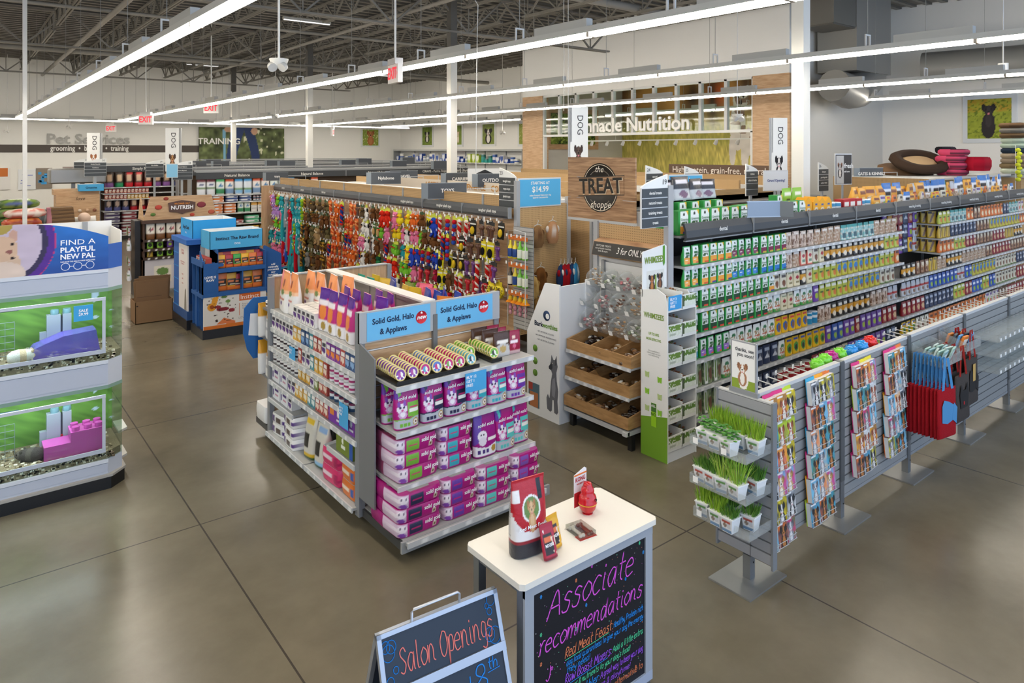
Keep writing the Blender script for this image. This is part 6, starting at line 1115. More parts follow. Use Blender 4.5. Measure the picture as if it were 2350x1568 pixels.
# ================================================================== toys
TY = {}
def toy(key, name, ds, mb, w, h, card='#d7d94a', m='plush', cz=None):
    o = raw(name, mb, m); raw('header_card', MB().box(-w * .42, w * .42, -.004, .004, -.045, .0, card).box(-.012, .012, -.004, .004, 0, .02, card), 'paper', o); raw('price_tag', MB().box(-.013, .013, -.062, -.06, -.005, .03, '#f4f4f0').bar((0, -.06, .01), (0, 0, .01), .004, '#cfcfcc'), 'paper', o)
    TY[key] = reg(o, name, 'dog toy', w, .08, h, ds)
def bear(c, c2, ears='r', s=1.0):
    b = MB(); b.ell((0, 0, -.16 * s), (.05 * s, .04 * s, .065 * s), c, 12, 8).ell((0, -.005, -.075 * s), (.045 * s, .04 * s, .04 * s), c, 12, 8).ell((0, -.04 * s, -.085 * s), (.02 * s, .016 * s, .015 * s), c2, 8, 6)
    for x in (-1, 1):
        if ears == 'r': b.ell((x * .035 * s, 0, -.042 * s), (.016 * s, .012 * s, .018 * s), c2, 8, 5)
        elif ears == 'l': b.ell((x * .046 * s, 0, -.085 * s), (.013 * s, .014 * s, .038 * s), c2, 8, 6)
        else: b.ell((x * .02 * s, 0, -.03 * s), (.01 * s, .009 * s, .045 * s), c, 8, 6)
        b.tube([(x * .035 * s, 0, -.13 * s), (x * .07 * s, -.01, -.17 * s), (x * .075 * s, -.015, -.2 * s)], [.02 * s, .018 * s, .016 * s], c, 8).tube([(x * .025 * s, 0, -.2 * s), (x * .04 * s, -.01, -.25 * s), (x * .045 * s, -.03, -.275 * s)], [.024 * s, .02 * s, .018 * s], c, 8)
        b.ell((x * .016 * s, -.036 * s, -.066 * s), .006 * s, '#16120f', 6, 4)
    return b
def lobes(c, c2, n, L_, r):
    b = MB()
    for k in range(n): b.ell((.004 * math.sin(k * 2), 0, -.05 - L_ * (k + .5) / n), (r, r * .9, L_ / n * .62), c if k % 2 == 0 else c2, 10, 6)
    return b
def braid(c, c2, L_, r=.016):
    b = MB()
    for ph, q in ((0, c), (2.1, c2), (4.2, c)): b.tube([(r * math.cos(ph + k * .9), r * math.sin(ph + k * .9), -.05 - L_ * k / 22) for k in range(23)], r * .8, q, 6)
    return b.ell((0, 0, -.05), (r * 2, r * 2, r * 1.6), c2, 8, 6).ell((0, 0, -.05 - L_), (r * 2, r * 2, r * 1.6), c2, 8, 6)
def longpal(c, c2, L_, r=.045):
    b = MB().tube([(0, 0, -.1), (.008, 0, -.1 - L_ * .35), (-.01, 0, -.1 - L_ * .7), (0, -.01, -.1 - L_)], [r * .8, r, r, r * .7], c, 10).ell((0, -.01, -.075), (r * 1.2, r, r * 1.1), c, 10, 7)
    for x in (-1, 1): b.ell((x * r * .6, -r * .9, -.06), .009, '#f2f0ea', 6, 4).ell((x * r * 1.1, 0, -.1 - L_), (r * .6, r * .5, r * .8), c2, 8, 5).tube([(x * r * .8, 0, -.16), (x * r * 1.5, -.01, -.24)], [r * .4, r * .35], c2, 8)
    return b
def torus(c, c2, R, r, n=18, spots=True):
    b = MB().tube([(R * math.cos(2 * PI * k / n), 0, -.06 - R + R * math.sin(2 * PI * k / n)) for k in range(n)], r, c, 8, True)
    if spots:
        for k in range(12): a = k * 2.4; b.ell(((R + r * .5 * math.sin(k)) * math.cos(a), -r * .93, -.06 - R + (R + r * .5 * math.sin(k)) * math.sin(a)), (.008, .006, .008), c2, 6, 4)
    return b
def bottle(c, c2): return MB().lathe([(.0, -.27), (.034, -.268), (.036, -.25), (.036, -.2), (.036, -.15), (.03, -.13), (.014, -.1), (.013, -.055), (.0, -.05)], c, 12, cols=[c, c, c2, c2, c, c, c, '#e8c83a'], caps=False)
def bone(c):
    b = MB().tube([(0, 0, -.09), (0, 0, -.21)], .022, c, 10)
    for z in (-.085, -.215):
        for x in (-.024, .024): b.ell((x, 0, z), (.03, .024, .03), c, 10, 6)
    return b
def duck(c, bk): return MB().ell((0, 0, -.17), (.055, .045, .06), c, 12, 8).ell((0, -.01, -.085), (.038, .036, .038), c, 10, 7).ell((0, -.05, -.09), (.02, .024, .01), bk, 8, 5).ell((-.055, 0, -.16), (.014, .03, .045), c, 8, 5).ell((.055, 0, -.16), (.014, .03, .045), c, 8, 5).ell((-.025, -.03, -.235), (.02, .03, .01), bk, 8, 4).ell((.025, -.03, -.235), (.02, .03, .01), bk, 8, 4)
def carded(c, c2): return MB().box(-.055, .055, 0, .006, -.22, -.03, c).ell((0, -.015, -.14), (.035, .022, .055), c2, 10, 6).box(-.05, .05, -.001, 0, -.065, -.04, '#f0eee6')
def cone(c, c2): return MB().lathe([(.06, -.13), (.055, -.125), (.03, -.1), (.02, -.06), (.004, -.04)], c, 12, cols=[c, c, c2, c]).ell((0, 0, -.15), (.025, .022, .03), '#d6a0ac', 8, 6).ell((0, 0, -.2), (.028, .024, .032), '#c98fa0', 8, 6).ell((0, 0, -.255), (.026, .022, .03), '#d6a0ac', 8, 6)
SPEC = [('b_pink', 'plush_toy', 'pink plush pal', bear('#e27aa0', '#f2b6c8'), '#d7e04a'), ('b_green', 'plush_toy', 'green plush frog', bear('#4a9a34', '#3a7a28'), '#d7e04a'), ('b_blue', 'plush_toy', 'blue plush pal with red paws', bear('#2a46b0', '#d8302c', 'l'), '#d7e04a'), ('b_red', 'plush_toy', 'red plush pal', bear('#d2301e', '#a81e18', 'l'), '#d7e04a'),
 ('b_brown', 'plush_toy', 'brown plush bear', bear('#6a4426', '#8a6038'), '#3a5a34'), ('b_grey', 'plush_toy', 'grey plush wolf', bear('#8a8680', '#5a5650', 'l', 1.1), '#3a5a34'), ('b_moss', 'plush_toy', 'mossy brown plush animal', bear('#6d6240', '#4f472c', 'l', 1.15), '#3a5a34'), ('b_tan', 'plush_toy', 'tan plush hare', bear('#a3855c', '#d8c4a0', 'h', 1.1), '#3a5a34'), ('b_white', 'plush_toy', 'white and black plush cow', bear('#e6e2dc', '#1e1c1c', 'l'), '#d7e04a'), ('b_teal', 'plush_toy', 'teal plush pal', bear('#2f9aa4', '#1f6f7c', 'r', 1.1), '#e4e4e0'), ('b_orange', 'plush_toy', 'orange plush fox', bear('#d9682a', '#f0dcc0', 'h'), '#e4e4e0'), ('b_maroon', 'plush_toy', 'maroon patterned plush pig', bear('#9c1f38', '#d2506a'), '#d7e04a'), ('b_sky', 'plush_toy', 'sky blue plush octopus', bear('#5aa8d8', '#9ad0ea', 'l'), '#e4e4e0'), ('b_lilac', 'plush_toy', 'lilac plush unicorn', bear('#b48ad0', '#f0d8ec', 'h'), '#e4e4e0'),
 ('d_yellow', 'plush_toy', 'yellow plush duck', duck('#e8cf2a', '#e8862a'), '#d7e04a'), ('d_lime', 'plush_toy', 'lime plush parrot', duck('#7ac03a', '#d8402a'), '#d7e04a'), ('d_grey', 'plush_toy', 'brown plush goose', duck('#5c4a34', '#a8823a'), '#3a5a34'),
 ('l_red', 'long_plush_toy', 'long red plush', longpal('#c81e2c', '#a81820', .75, .05), '#e4e4e0'), ('l_teal', 'long_plush_toy', 'long teal plush', longpal('#2f9aa4', '#54b8be', .5, .06), '#e4e4e0'), ('l_lime', 'long_plush_toy', 'long lime caterpillar plush', lobes('#94c02e', '#7aa824', 7, .5, .06), '#e4e4e0'), ('l_grey', 'long_plush_toy', 'long grey and teal plush', longpal('#8f9aa0', '#3a8f98', .5), '#e4e4e0'), ('l_mag', 'long_plush_toy', 'long magenta plush', longpal('#c02a8a', '#e070b8', .42), '#e4e4e0'), ('l_blue', 'long_plush_toy', 'long blue plush', longpal('#2a52b8', '#e0502c', .45), '#e4e4e0'),
 ('r_orange', 'rope_toy', 'orange braided rope toy', braid('#d8562a', '#f0a060', .3), '#e8702a'), ('r_red', 'rope_toy', 'red and white braided rope toy', braid('#c8241e', '#eadfd4', .3), '#d7e04a'), ('r_multi', 'rope_toy', 'blue and red rope toy', braid('#27408c', '#c83028', .28), '#d7e04a'), ('r_gold', 'rope_toy', 'brown and gold rope toy', braid('#6a4a2c', '#c89a3c', .28), '#3a5a34'),
 ('k_orange', 'knotted_toy', 'orange knotted ball chain', lobes('#d4502a', '#e88a4a', 5, .26, .03), '#e8702a'), ('k_green', 'knotted_toy', 'dark green ball chain', lobes('#1f5a3a', '#2f7a4a', 4, .24, .042), '#d7e04a'), ('k_red', 'knotted_toy', 'red and blue ribbed tug toy', lobes('#c01e2c', '#3a5ab8', 6, .32, .036), '#d7e04a'),
 ('t_tire', 'ring_toy', 'black and yellow tire ring toy', torus('#e8d22a', '#17181a', .06, .026), '#e8d22a'), ('t_red', 'ring_toy', 'red ring tug toy', torus('#b81c28', '#e8d8c0', .05, .018), '#2a2a2a'), ('t_black', 'ring_toy', 'black ring toy', torus('#1d1d20', '#e8d22a', .055, .022), '#e8d22a'),
 ('o_red', 'bone_toy', 'red rubber bone', bone('#b8202c'), '#2a2a2a'), ('o_brown', 'bone_toy', 'brown chew bone toy', bone('#5a3826'), '#2a2a2a'), ('o_lime', 'bone_toy', 'lime rubber bone', bone('#c8dc2a'), '#2a2a2a'), ('o_purple', 'bone_toy', 'purple rubber bone', bone('#6a3a7c'), '#2a2a2a'),
 ('c_yellow', 'carded_toy', 'yellow carded toy', carded('#e8d82a', '#1e1e20'), '#e8d82a'), ('c_black', 'carded_toy', 'black carded toy', carded('#2a2620', '#d8b42a'), '#2a2620'), ('c_green', 'carded_toy', 'green carded toy', carded('#4a6a34', '#c8a06a'), '#4a6a34'), ('c_blue', 'carded_toy', 'navy carded toy', carded('#22304a', '#c85a2a'), '#22304a'),
 ('w_yellow', 'bottle_toy', 'yellow bottle squeaky toy', bottle('#e2cc2e', '#2c4a8c'), '#d8742a'), ('w_green', 'bottle_toy', 'green bottle squeaky toy', bottle('#6cbc34', '#e4e8d8'), '#d8742a'), ('w_dark', 'bottle_toy', 'dark bottle squeaky toy', bottle('#2c2422', '#e8e0d0'), '#d8742a'), ('n_cone', 'party_toy', 'orange hat toy with pink body', cone('#e8902a', '#e8c43a'), '#d8742a')]
for key, nm, ds, b, card in SPEC:
    h = -min(v[2] for v in b.v); toy(key, nm, ds, b, .12, h, card, 'plastic' if nm in ('bone_toy', 'ring_toy', 'bottle_toy') else 'plush')
XT, YT0, YT1 = 5.97, 16.2, 7.35
tg = T('toy_gondola', 'long grey gondola of hanging dog toys with charcoal tougher plush toys headers', 'shelving unit', (XT, YT0, 0), -PI / 2)
LT = YT0 - YT1
O('base', MB().box(0, LT, -.42, .45, 0, .16, '#6c6e6f').box(0, LT, -.45, -.42, .05, .18, '#a9abab'), 'enamel', tg); O('deck_mat', MB().box(.05, LT, -.41, 0, .16, .175, '#2a2a2c'), 'cloth', tg)
O('back_panel', MB().box(0, LT, 0, .03, .17, 2.0, '#94744f').box(0, LT, -.012, 0, 1.02, 1.05, '#7d6244').box(0, LT, -.012, 0, 1.4, 1.43, '#7d6244'), 'oak', tg); O('top_panel', MB().box(0, LT, .0, .02, 2.13, 2.27, '#c2a071').box(0, LT, -.005, .03, 2.265, 2.28, '#c4c6c6'), 'pegboard', tg)
O('end_panel', MB().box(-.03, 0, -.42, .5, .1, 2.1, '#b39068'), 'oak_up', tg, label='oak veneer end'); O('top_board', MB().box(.3, LT, .12, 1.0, 2.16, 2.2, '#eceeec'), 'enamel', tg, label='white top board')
for k in range(9):
    x = k * 1.15 + .02
    if x < LT: O('upright', MB().box(x - .02, x + .02, -.012, .04, .1, 2.28, '#9b9d9e'), 'enamel', tg)
hn = ['cat toys', 'cat toys', 'ball toys', '', '', 'tougher plush toys', 'tougher plush toys', 'tougher plush toys']
for k in range(8):
    a = .02 + k * 1.105; h = O('header_board', MB().prism([(-.14, 1.99), (-.155, 2.02), (-.15, 2.08), (-.12, 2.14), (-.1, 2.14), (-.12, 2.08), (-.13, 2.02), (-.12, 1.99)], a, a + 1.09, '#43464a', 'x').box(a + 1.09, a + 1.1, -.16, -.1, 1.99, 2.14, '#8f9294'), 'enamel', tg)
    if hn[k]: text(hn[k], .06, h, (a + .62, -.157, 2.07), (PI / 2 - .1, 0, 0), '#e2e2de', True, wide=.9)
zones = [(.9, ['b_sky', 'b_pink', 'b_lilac', 'l_mag', 'd_lime', 'b_teal', 'd_yellow']), (1.9, ['l_red', 'l_teal', 'l_teal', 'l_lime', 'l_grey', 'l_blue', 'b_teal']), (3.2, ['b_moss', 'b_brown', 'b_tan', 'b_grey', 'd_grey', 'b_moss', 'r_gold', 'b_brown']), (4.5, ['r_orange', 'k_orange', 'b_orange', 'r_orange', 'c_blue', 'k_orange', 'r_multi', 'c_green']), (5.4, ['c_green', 'b_brown', 'd_grey', 'k_green', 'b_pink', 'r_gold', 'b_white', 'o_brown']), (6.7, ['b_green', 'b_pink', 'b_red', 'd_yellow', 'b_blue', 'd_lime', 'b_red', 'b_teal', 'r_multi', 'b_orange', 'b_white']), (7.6, ['b_maroon', 'o_red', 'r_red', 'b_brown', 'k_red', 'c_yellow', 'b_blue', 'r_multi', 'k_green']), (9, ['t_tire', 'c_yellow', 'o_purple', 't_red', 'c_black', 'o_brown', 'r_red', 't_black', 'k_red', 'o_red'])]
tr_ = random.Random(3); tags_ = MB(); rown = ['top', 'second', 'third', 'fourth', 'lowest']; cn = {}
for ri, z in enumerate((1.93, 1.66, 1.39, 1.12, .85)):
    x = .12 + .04 * (ri % 3); last = None; run = 0
    while x < LT - .1:
        pal = next(p for e, p in zones if x < e)
        if last not in pal or run <= 0: last = tr_.choice(pal); run = tr_.choice([1, 1, 2, 2])
        if ri > 1 and last.startswith('l_') and tr_.random() < .5: last = tr_.choice(pal)
        run -= 1; p = TY[last]; ds = DIM[p][3]; cn[ds, ri] = cn.get((ds, ri), 0) + 1; i = cn[ds, ri] - 1
        yy = -.2 + tr_.uniform(-.07, .05)
        o = dup(p, (XT + yy, YT0 - x, z), label=f'{ds}, {nth(i)} such from the far end, {rown[ri]} peg row', rot=(tr_.uniform(-.06, .06), tr_.uniform(-.08, .08), -PI / 2 + tr_.uniform(-.25, .25)), scale=tr_.uniform(1.02, 1.24)); o['group'] = 'dog toys hanging on the toy wall'
        tags_.bar((x, 0, z + .052), (x, -.27, z + .052), .006, '#b9bbbb').box(x - .014, x + .014, -.275, -.272, z + .03, z + .065, '#f4f4f0'); x += .136 + tr_.uniform(0, .02)
hk = O('peg_hook', tags_, 'enamel', tg); hk['kind'] = 'stuff'
for i, (x, c, nm) in enumerate([(.18, '#d8609c', 'pink'), (.35, '#4aa0d0', 'blue'), (.6, '#2b2b2e', 'black'), (.95, '#2b2b2e', 'second black'), (1.3, '#2b2b2e', 'third black'), (1.75, '#6a4a30', 'brown'), (2.1, '#8a8478', 'grey')]):
    b = bear(c, c, 'l', 1.2); o = O('plush_toy', b, 'plush', loc=(XT - .22, YT0 - x - .1, .215), rot=(PI / 2, 0, -PI / 2)); tag(o, f'{nm} plush toy lying on the toy gondola deck', 'dog toy', 'dog toys lying on the deck')
# near end of the toy gondola: pegboard, slatted wing, flags
O('end_pegboard', MB().box(LT, LT + .03, -.02, .92, .4, 2.15, '#c2a071'), 'pegboard', tg, label='tan pegboard end')
for y in (-.02, .92): O('end_upright', MB().box(LT - .01, LT + .05, y - .03, y + .03, 0, 2.5 if y < 0 else 2.25, '#a9abad'), 'enamel', tg)
wg = MB().box(0, .4, 0, .012, .55, 1.9, '#7f8080')
for k in range(26): wg.box(0, .4, -.008, 0, .56 + k * .0515, .6 + k * .0515, '#b2b3b3')
wgo = O('wing_panel', wg, 'enamel', tg, loc=(LT + .08, -.12, 0)); O('wire_frame', MB().tube([(.02, -.12, .6), (.02, -.12, 1.85), (.2, -.14, 1.87), (.38, -.12, 1.85), (.38, -.12, .6)], .006, '#c8caca', 6).bar((.02, -.12, 1.0), (.02, 0, 1.0), .006, '#c8caca').bar((.38, -.12, 1.0), (.38, 0, 1.0), .006, '#c8caca'), 'enamel', wgo)
cn2 = {}
for ri, (z, row) in enumerate([(1.78, ['w_yellow', 'w_yellow', 'w_green', 'w_green']), (1.42, ['w_dark', 'w_yellow', 'w_green', 'w_green']), (1.05, ['n_cone', 'n_cone', 'n_cone', 'n_cone'])]):
    for k, key in enumerate(row):
        ds = DIM[TY[key]][3]; o = dup(TY[key], (XT - .12 - .09, YT1 - .12 - k * .1, z), label=f'{ds}, {nth(k)} across the {("upper", "middle", "lower")[ri]} row of the slatted wing', rot=(0, 0, -PI / 2 + tr_.uniform(-.2, .2)), scale=1.1)
def outfit(c, c2, loc, rz, lab, s=1.0):
    b = MB().tube([(0, 0, .02), (0, 0, .05), (.015, 0, .065), (0, 0, .08)], .004, '#d9dad8', 6).tube([(-.06, 0, 0), (0, 0, .025), (.06, 0, 0)], .005, '#d9dad8', 6)
    b.solid([(-.26 * s, .06 * s, .03), (-.2 * s, .085 * s, .05), (-.1 * s, .08 * s, .05), (-.02, .06, .025), (0, .03, .01)], 8, PT(c, ('e', .5, .5, .22, .14, c2)), c, 3); b.ell((-.07 * s, 0, -.09 * s), (.03, .025, .05), c2, 8, 5).ell((.07 * s, 0, -.09 * s), (.03, .025, .05), c2, 8, 5)
    o = O('pet_outfit', b, 'plush', loc=loc, rot=(0, 0, rz)); tag(o, lab, 'pet outfit', 'pet outfits on the pegboard end'); return o
for i, (x, z, c, c2, nm) in enumerate([(.25, 1.88, '#8a6a48', '#6a4a30', 'brown'), (.52, 1.92, '#b88a64', '#d8d0c8', 'bagged tan'), (.3, 1.3, '#7a4f28', '#5a3a1c', 'deep brown'), (.16, 1.2, '#c8a86a', '#a8844a', 'sandy'), (.25, .9, '#9a7440', '#6a4a28', 'golden brown')]): outfit(c, c2, (XT + x, YT1 - .14, z), rnd.uniform(-.3, .3), f'{nm} pet outfit hanging on the pegboard end of the toys', 1.15)
for i in range(5): outfit(['#27406a', '#a81c28', '#a81c28', '#27406a', '#3a8ac0'][i], ['#a81c28', '#e6e4e2', '#27406a', '#c8303a', '#e8ecee'][i], (XT + .62 + i * .06, YT1 - .2 - i * .01, 1.32), .5, f'{["navy", "red and white", "red and navy", "navy with red", "bright blue"][i]} pet outfit in the hanging row', 1.2)
flag((XT - .04, YT1 + .17, 2.12), -PI / 2, '23', ['tough toys', 'rope toys', 'plush toys', ''], .36, .42, 'charcoal slat aisle flag twenty-three listing toys')
def promo(loc, rz, wd, hh, lines, lab, col='#55b4e6', fr='#d9dbdc', tc='#f6f6f2'):
    p = T('promo_sign', lab, 'promo sign', loc, rz, 'promotion signs'); O('frame', MB().box(-wd / 2, wd / 2, 0, .02, 0, hh, fr), 'enamel', p); q = O('print', MB().box(-wd / 2 + .012, wd / 2 - .012, -.003, 0, .015, hh - .02, col), 'paper', p)
    for s, sz, z in lines: text(s, sz, q, (0, -.005, hh * z), col=tc, bold=True)
    return p
promo((XT + .38, YT1 - .04, 2.13), 0, .78, .4, [('STARTING AT', .055, .82), ('$14.99', .11, .6), ('select licensed Halloween dog\napparel & accessories', .032, .36)], 'blue promotion sign starting at a price beside the toy aisle flag')
wr = T('apparel_rack', 'wire grid rack of red and blue pet apparel behind the pegboards', 'display rack', (6.95, 6.9, 0))
gb = MB()
for k in range(10): gb.bar((k * .08, 0, .3), (k * .08, 0, 1.9), .006, '#8f9192')
for k in range(20): gb.bar((0, 0, .32 + k * .083), (.72, 0, .32 + k * .083), .006, '#8f9192')
O('grid', gb, 'steel', wr); O('post', MB().box(-.03, .0, -.02, .02, 0, 2.1, '#a3a5a6'), 'enamel', wr); O('post', MB().box(.72, .75, -.02, .02, 0, 2.1, '#a3a5a6'), 'enamel', wr); O('card_board', MB().box(.05, .7, .08, .1, 1.25, 2.0, '#e2e3e2'), 'paper', wr)
for i, (x, z, c, c2, nm) in enumerate([(.1, 2.0, '#c8d0d8', '#2a3a5a', 'grey knit'), (.3, 2.02, '#8f1f3c', '#3a6ab0', 'burgundy'), (.5, 2.0, '#3a7ab0', '#c8343a', 'light blue'), (.62, 2.0, '#27406a', '#c8303a', 'navy knit'), (.3, 1.55, '#e8e8e4', '#c8c8c4', 'white'), (.55, 1.5, '#a82030', '#e8e0d8', 'scarlet')]): outfit(c, c2, (6.95 + x, 6.84, z), rnd.uniform(-.2, .2), f'{nm} pet outfit hanging on the wire grid rack', 1.2)
# ================================================================== gondolas further back
def back_gondola(x0, x1, y, zs, heads, lab, top=2.32, back='#6e4f33', htop=2.25):
    g = T('food_gondola', lab, 'shelving unit', (x0, y, 0)); n = x1 - x0
    O('base', MB().box(0, n, -.45, .4, 0, .14, '#2c2c2d'), 'enamel', g); O('back_panel', MB().box(0, n, 0, .03, .14, htop - .2, '#5a432c' if back else back), 'paint', g); O('side_panel', MB().box(-.03, 0, -.05, .35, .1, top, '#a3a5a6'), 'enamel', g); O('top_rail', MB().box(0, n, -.3, .3, top - .03, top, '#5f6264').box(0, n, -.34, -.3, top - .05, top, '#9fa2a3'), 'enamel', g)
    for z in zs: s = shelf_part(g, 0, n, .45, z, -.45, .035, '#8c8d8c', tags=int(n * 3))
    k = 0; x = .03
    while x < n - .1:
        w_ = min(2.4, n - x - .02); h = O('header_board', MB().box(x, x + w_, -.4, -.38, htop - .2, htop, '#3f4245').box(x, x + w_, -.402, -.38, htop, htop + .015, '#9fa2a3').box(x + w_, x + w_ + .02, -.402, -.38, htop - .2, htop, '#9fa2a3'), 'enamel', g)
        if heads: text(heads[min(k, len(heads) - 1)], .12, h, (x + w_ / 2, -.405, htop - .1), col='#deded8', bold=True)
        k += 1; x += w_ + .02
    return g
fbag('nb_white', .2, .36, .12, 'white and maroon food bag', '#e4e8ee', ('r', 0, 1, .86, 1, '#6a2430'), ('e', .5, .66, .2, .1, '#3a4a7a'), ('r', 0, 1, .36, .46, '#6d8a5a'), ('r', .15, .85, .12, .22, '#5a2038'), nx=6, ny=9)
fbag('nb_blue', .2, .36, .12, 'white and sky blue food bag', '#dfe8f2', ('r', 0, 1, .88, 1, '#3a9ad8'), ('r', .2, .8, .6, .66, '#3a4a7a'), ('r', 0, 1, .3, .42, '#6d9a5a'), ('r', .1, .9, .06, .28, '#8ac0e8'), nx=6, ny=9)
fbag('nb_green', .2, .36, .12, 'white and green food bag', '#dfe8e4', ('r', 0, 1, .86, 1, '#4ab070'), ('e', .5, .6, .22, .1, '#3a7ab0'), ('r', 0, 1, .1, .4, '#3a8a5a'), nx=6, ny=9)
fbag('nb_red', .2, .36, .12, 'white and orange food bag', '#e8e4e0', ('r', 0, 1, .84, 1, '#c8502a'), ('e', .5, .6, .22, .1, '#3a7ab0'), ('r', 0, 1, .1, .34, '#7a9ac0'), nx=6, ny=9)
fbag('sn_violet', .2, .36, .12, 'dark food bag with violet foot', '#3a2a22', ('e', .5, .62, .3, .22, '#c9a888'), ('r', 0, 1, 0, .26, '#8a5aa0'), nx=6, ny=9)
fbag('sn_green', .2, .36, .12, 'dark food bag with green foot', '#3a2a22', ('e', .5, .62, .3, .22, '#d8bc98'), ('r', 0, 1, 0, .26, '#2a9a64'), nx=6, ny=9)
fbag('sn_red', .2, .36, .12, 'dark food bag with red foot', '#4a241e', ('e', .5, .6, .3, .22, '#d8b89a'), ('r', 0, 1, 0, .26, '#c8202c'), ('r', .3, .9, .86, 1, '#d8242a'), nx=6, ny=9)
fbag('sn_blue', .2, .36, .12, 'dark food bag with slate foot', '#2c2a34', ('e', .5, .55, .3, .24, '#b8a090'), ('r', 0, 1, 0, .24, '#5a5f98'), nx=6, ny=9)
fbag('meat_w', .2, .36, .12, 'white food bag with brown foot', '#e6dfd2', ('e', .5, .62, .14, .14, '#5a3a34'), ('r', 0, 1, 0, .34, '#7a5230'), ('e', .7, .62, .1, .1, '#a83a48'), nx=8, ny=10)
for key, bg, ds in [('ln', '#2a4a8c', 'lying blue food bag'), ('lo', '#d8782e', 'lying orange food bag'), ('lg', '#4ab080', 'lying green food bag'), ('lt', '#2a8fd0', 'lying sky blue food bag'), ('ly', '#d9a92e', 'lying golden food bag'), ('lv', '#4a3a6c', 'lying violet food bag'), ('lr', '#8a2a34', 'lying red food bag')]: FB[key] = flatbag('lying_food_bag', 'pet food bag', .4, .1, .34, PT(bg, ('r', .1, .9, .25, .7, '#e2e6ea'), ('r', .55, .75, .3, .65, bg)), bg, ds, 8)
def stock(g, rows, tail, x1, start, seed=1, jit=.01):
    x0, y = g.location.x, g.location.y
    for i, (z, seq, sc) in enumerate(rows):
        sh = Shelf(f'{ORD[i]} shelf, {tail}', start, seed + i); x = .06
        for p, n, lay in seq:
            w, d, h, ds = DIM[p]; w *= sc; d *= sc
            for k in range(n):
                if x + w > x1 - x0: break
                for j in range(lay): sh.put(p, (x0 + x + w / 2, y - .45 + d / 2 + .02, z + j * h * sc * 1.01), sh.r.uniform(-.04, .04), sc)
                x += w + .015
nbg = back_gondola(5.62, 15.6, 22.6, (1.57, 1.34, 1.0, .66, .33), ['Natural Balance', 'Natural Balance', 'Natural Balance', 'CRAVE - Purina Beyond'], 'long charcoal topped food gondola stocked with white dog food bags')
fb = FB
stock(nbg, [(1.57, [(fb['nb_white'], 2, 1), (fb['nb_green'], 1, 1), (fb['nb_red'], 1, 1), (fb['nb_blue'], 2, 1), (fb['nb_red'], 2, 1), (fb['nb_green'], 2, 1), (fb['nb_blue'], 1, 1), (fb['ly'], 1, 3), (fb['nb_red'], 3, 1), (fb['nb_green'], 2, 1), (fb['nb_white'], 3, 1), (fb['sn_violet'], 4, 1), (fb['nb_blue'], 3, 1)], 1.3),
            (1.34, [(fb['ln'], 1, 2), (fb['lo'], 1, 2), (fb['ln'], 2, 2), (NC, 10, 2)], 1.0), (1.0, [(fb['ln'], 1, 3), (fb['lo'], 2, 3), (fb['nb_green'], 2, 1), (fb['yellow_white'], 2, 1), (fb['nb_green'], 1, 1), (fb['nb_red'], 2, 1)], .95), (.66, [(fb['ln'], 1, 2), (fb['lt'], 1, 2), (fb['lr'], 1, 1), (fb['lg'], 1, 2), (fb['lg'], 1, 1), (fb['ly'], 2, 3)], 1.15), (.33, [(fb['lt'], 2, 1), (fb['lr'], 1, 1), (fb['ly'], 2, 2), (fb['ly'], 1, 2)], 1.15), (.14, [(fb['lr'], 3, 1), (fb['ln'], 2, 1)], 1.1)], 'white bag aisle', 9.5, 'from its grey end')
sng = back_gondola(3.75, 6.6, 26.3, (1.72, 1.52, 1.33, .95, .56, .16), ['Simply Nourish', ''], 'dark food gondola of brown bags before the services wall', 2.5, htop=2.42)
stock(sng, [(1.72, [(fb['sn_violet'], 1, 1), (fb['sn_green'], 1, 1), (fb['sn_red'], 3, 1), (fb['sn_violet'], 2, 1), (fb['sn_blue'], 1, 1)], 1.35), (1.52, [(fb['rbox'], 12, 1)], 1.1), (1.33, [(fb['rbox'], 6, 1), (fb['ybox'], 6, 1)], 1.1), (.95, [(fb['sn_blue'], 3, 1), (fb['sn_red'], 3, 1)], 1.15), (.56, [(fb['lv'], 1, 3), (fb['lr'], 1, 3), (fb['lv'], 2, 2)], 1.2), (.16, [(fb['lv'], 1, 3), (fb['lr'], 2, 3), (fb['lv'], 2, 2)], 1.15)], 'brown bag aisle', 6.6, 'from its grey end', 40)
for i, (x0, x1, y, t, lab) in enumerate([(5.9, 17, 25.3, 2.36, 'first low charcoal gondola behind the white bag aisle'), (7.0, 17.5, 28.0, 2.42, 'second charcoal gondola behind the white bag aisle'), (7.4, 18, 31, 2.45, 'third charcoal gondola behind the white bag aisle'), (9.5, 18.5, 36.8, 2.5, 'charcoal gondola closest to the far wall')]):
    g = back_gondola(x0, x1, y, (1.5, 1.0, .5), [''], lab, t, htop=t - .08)
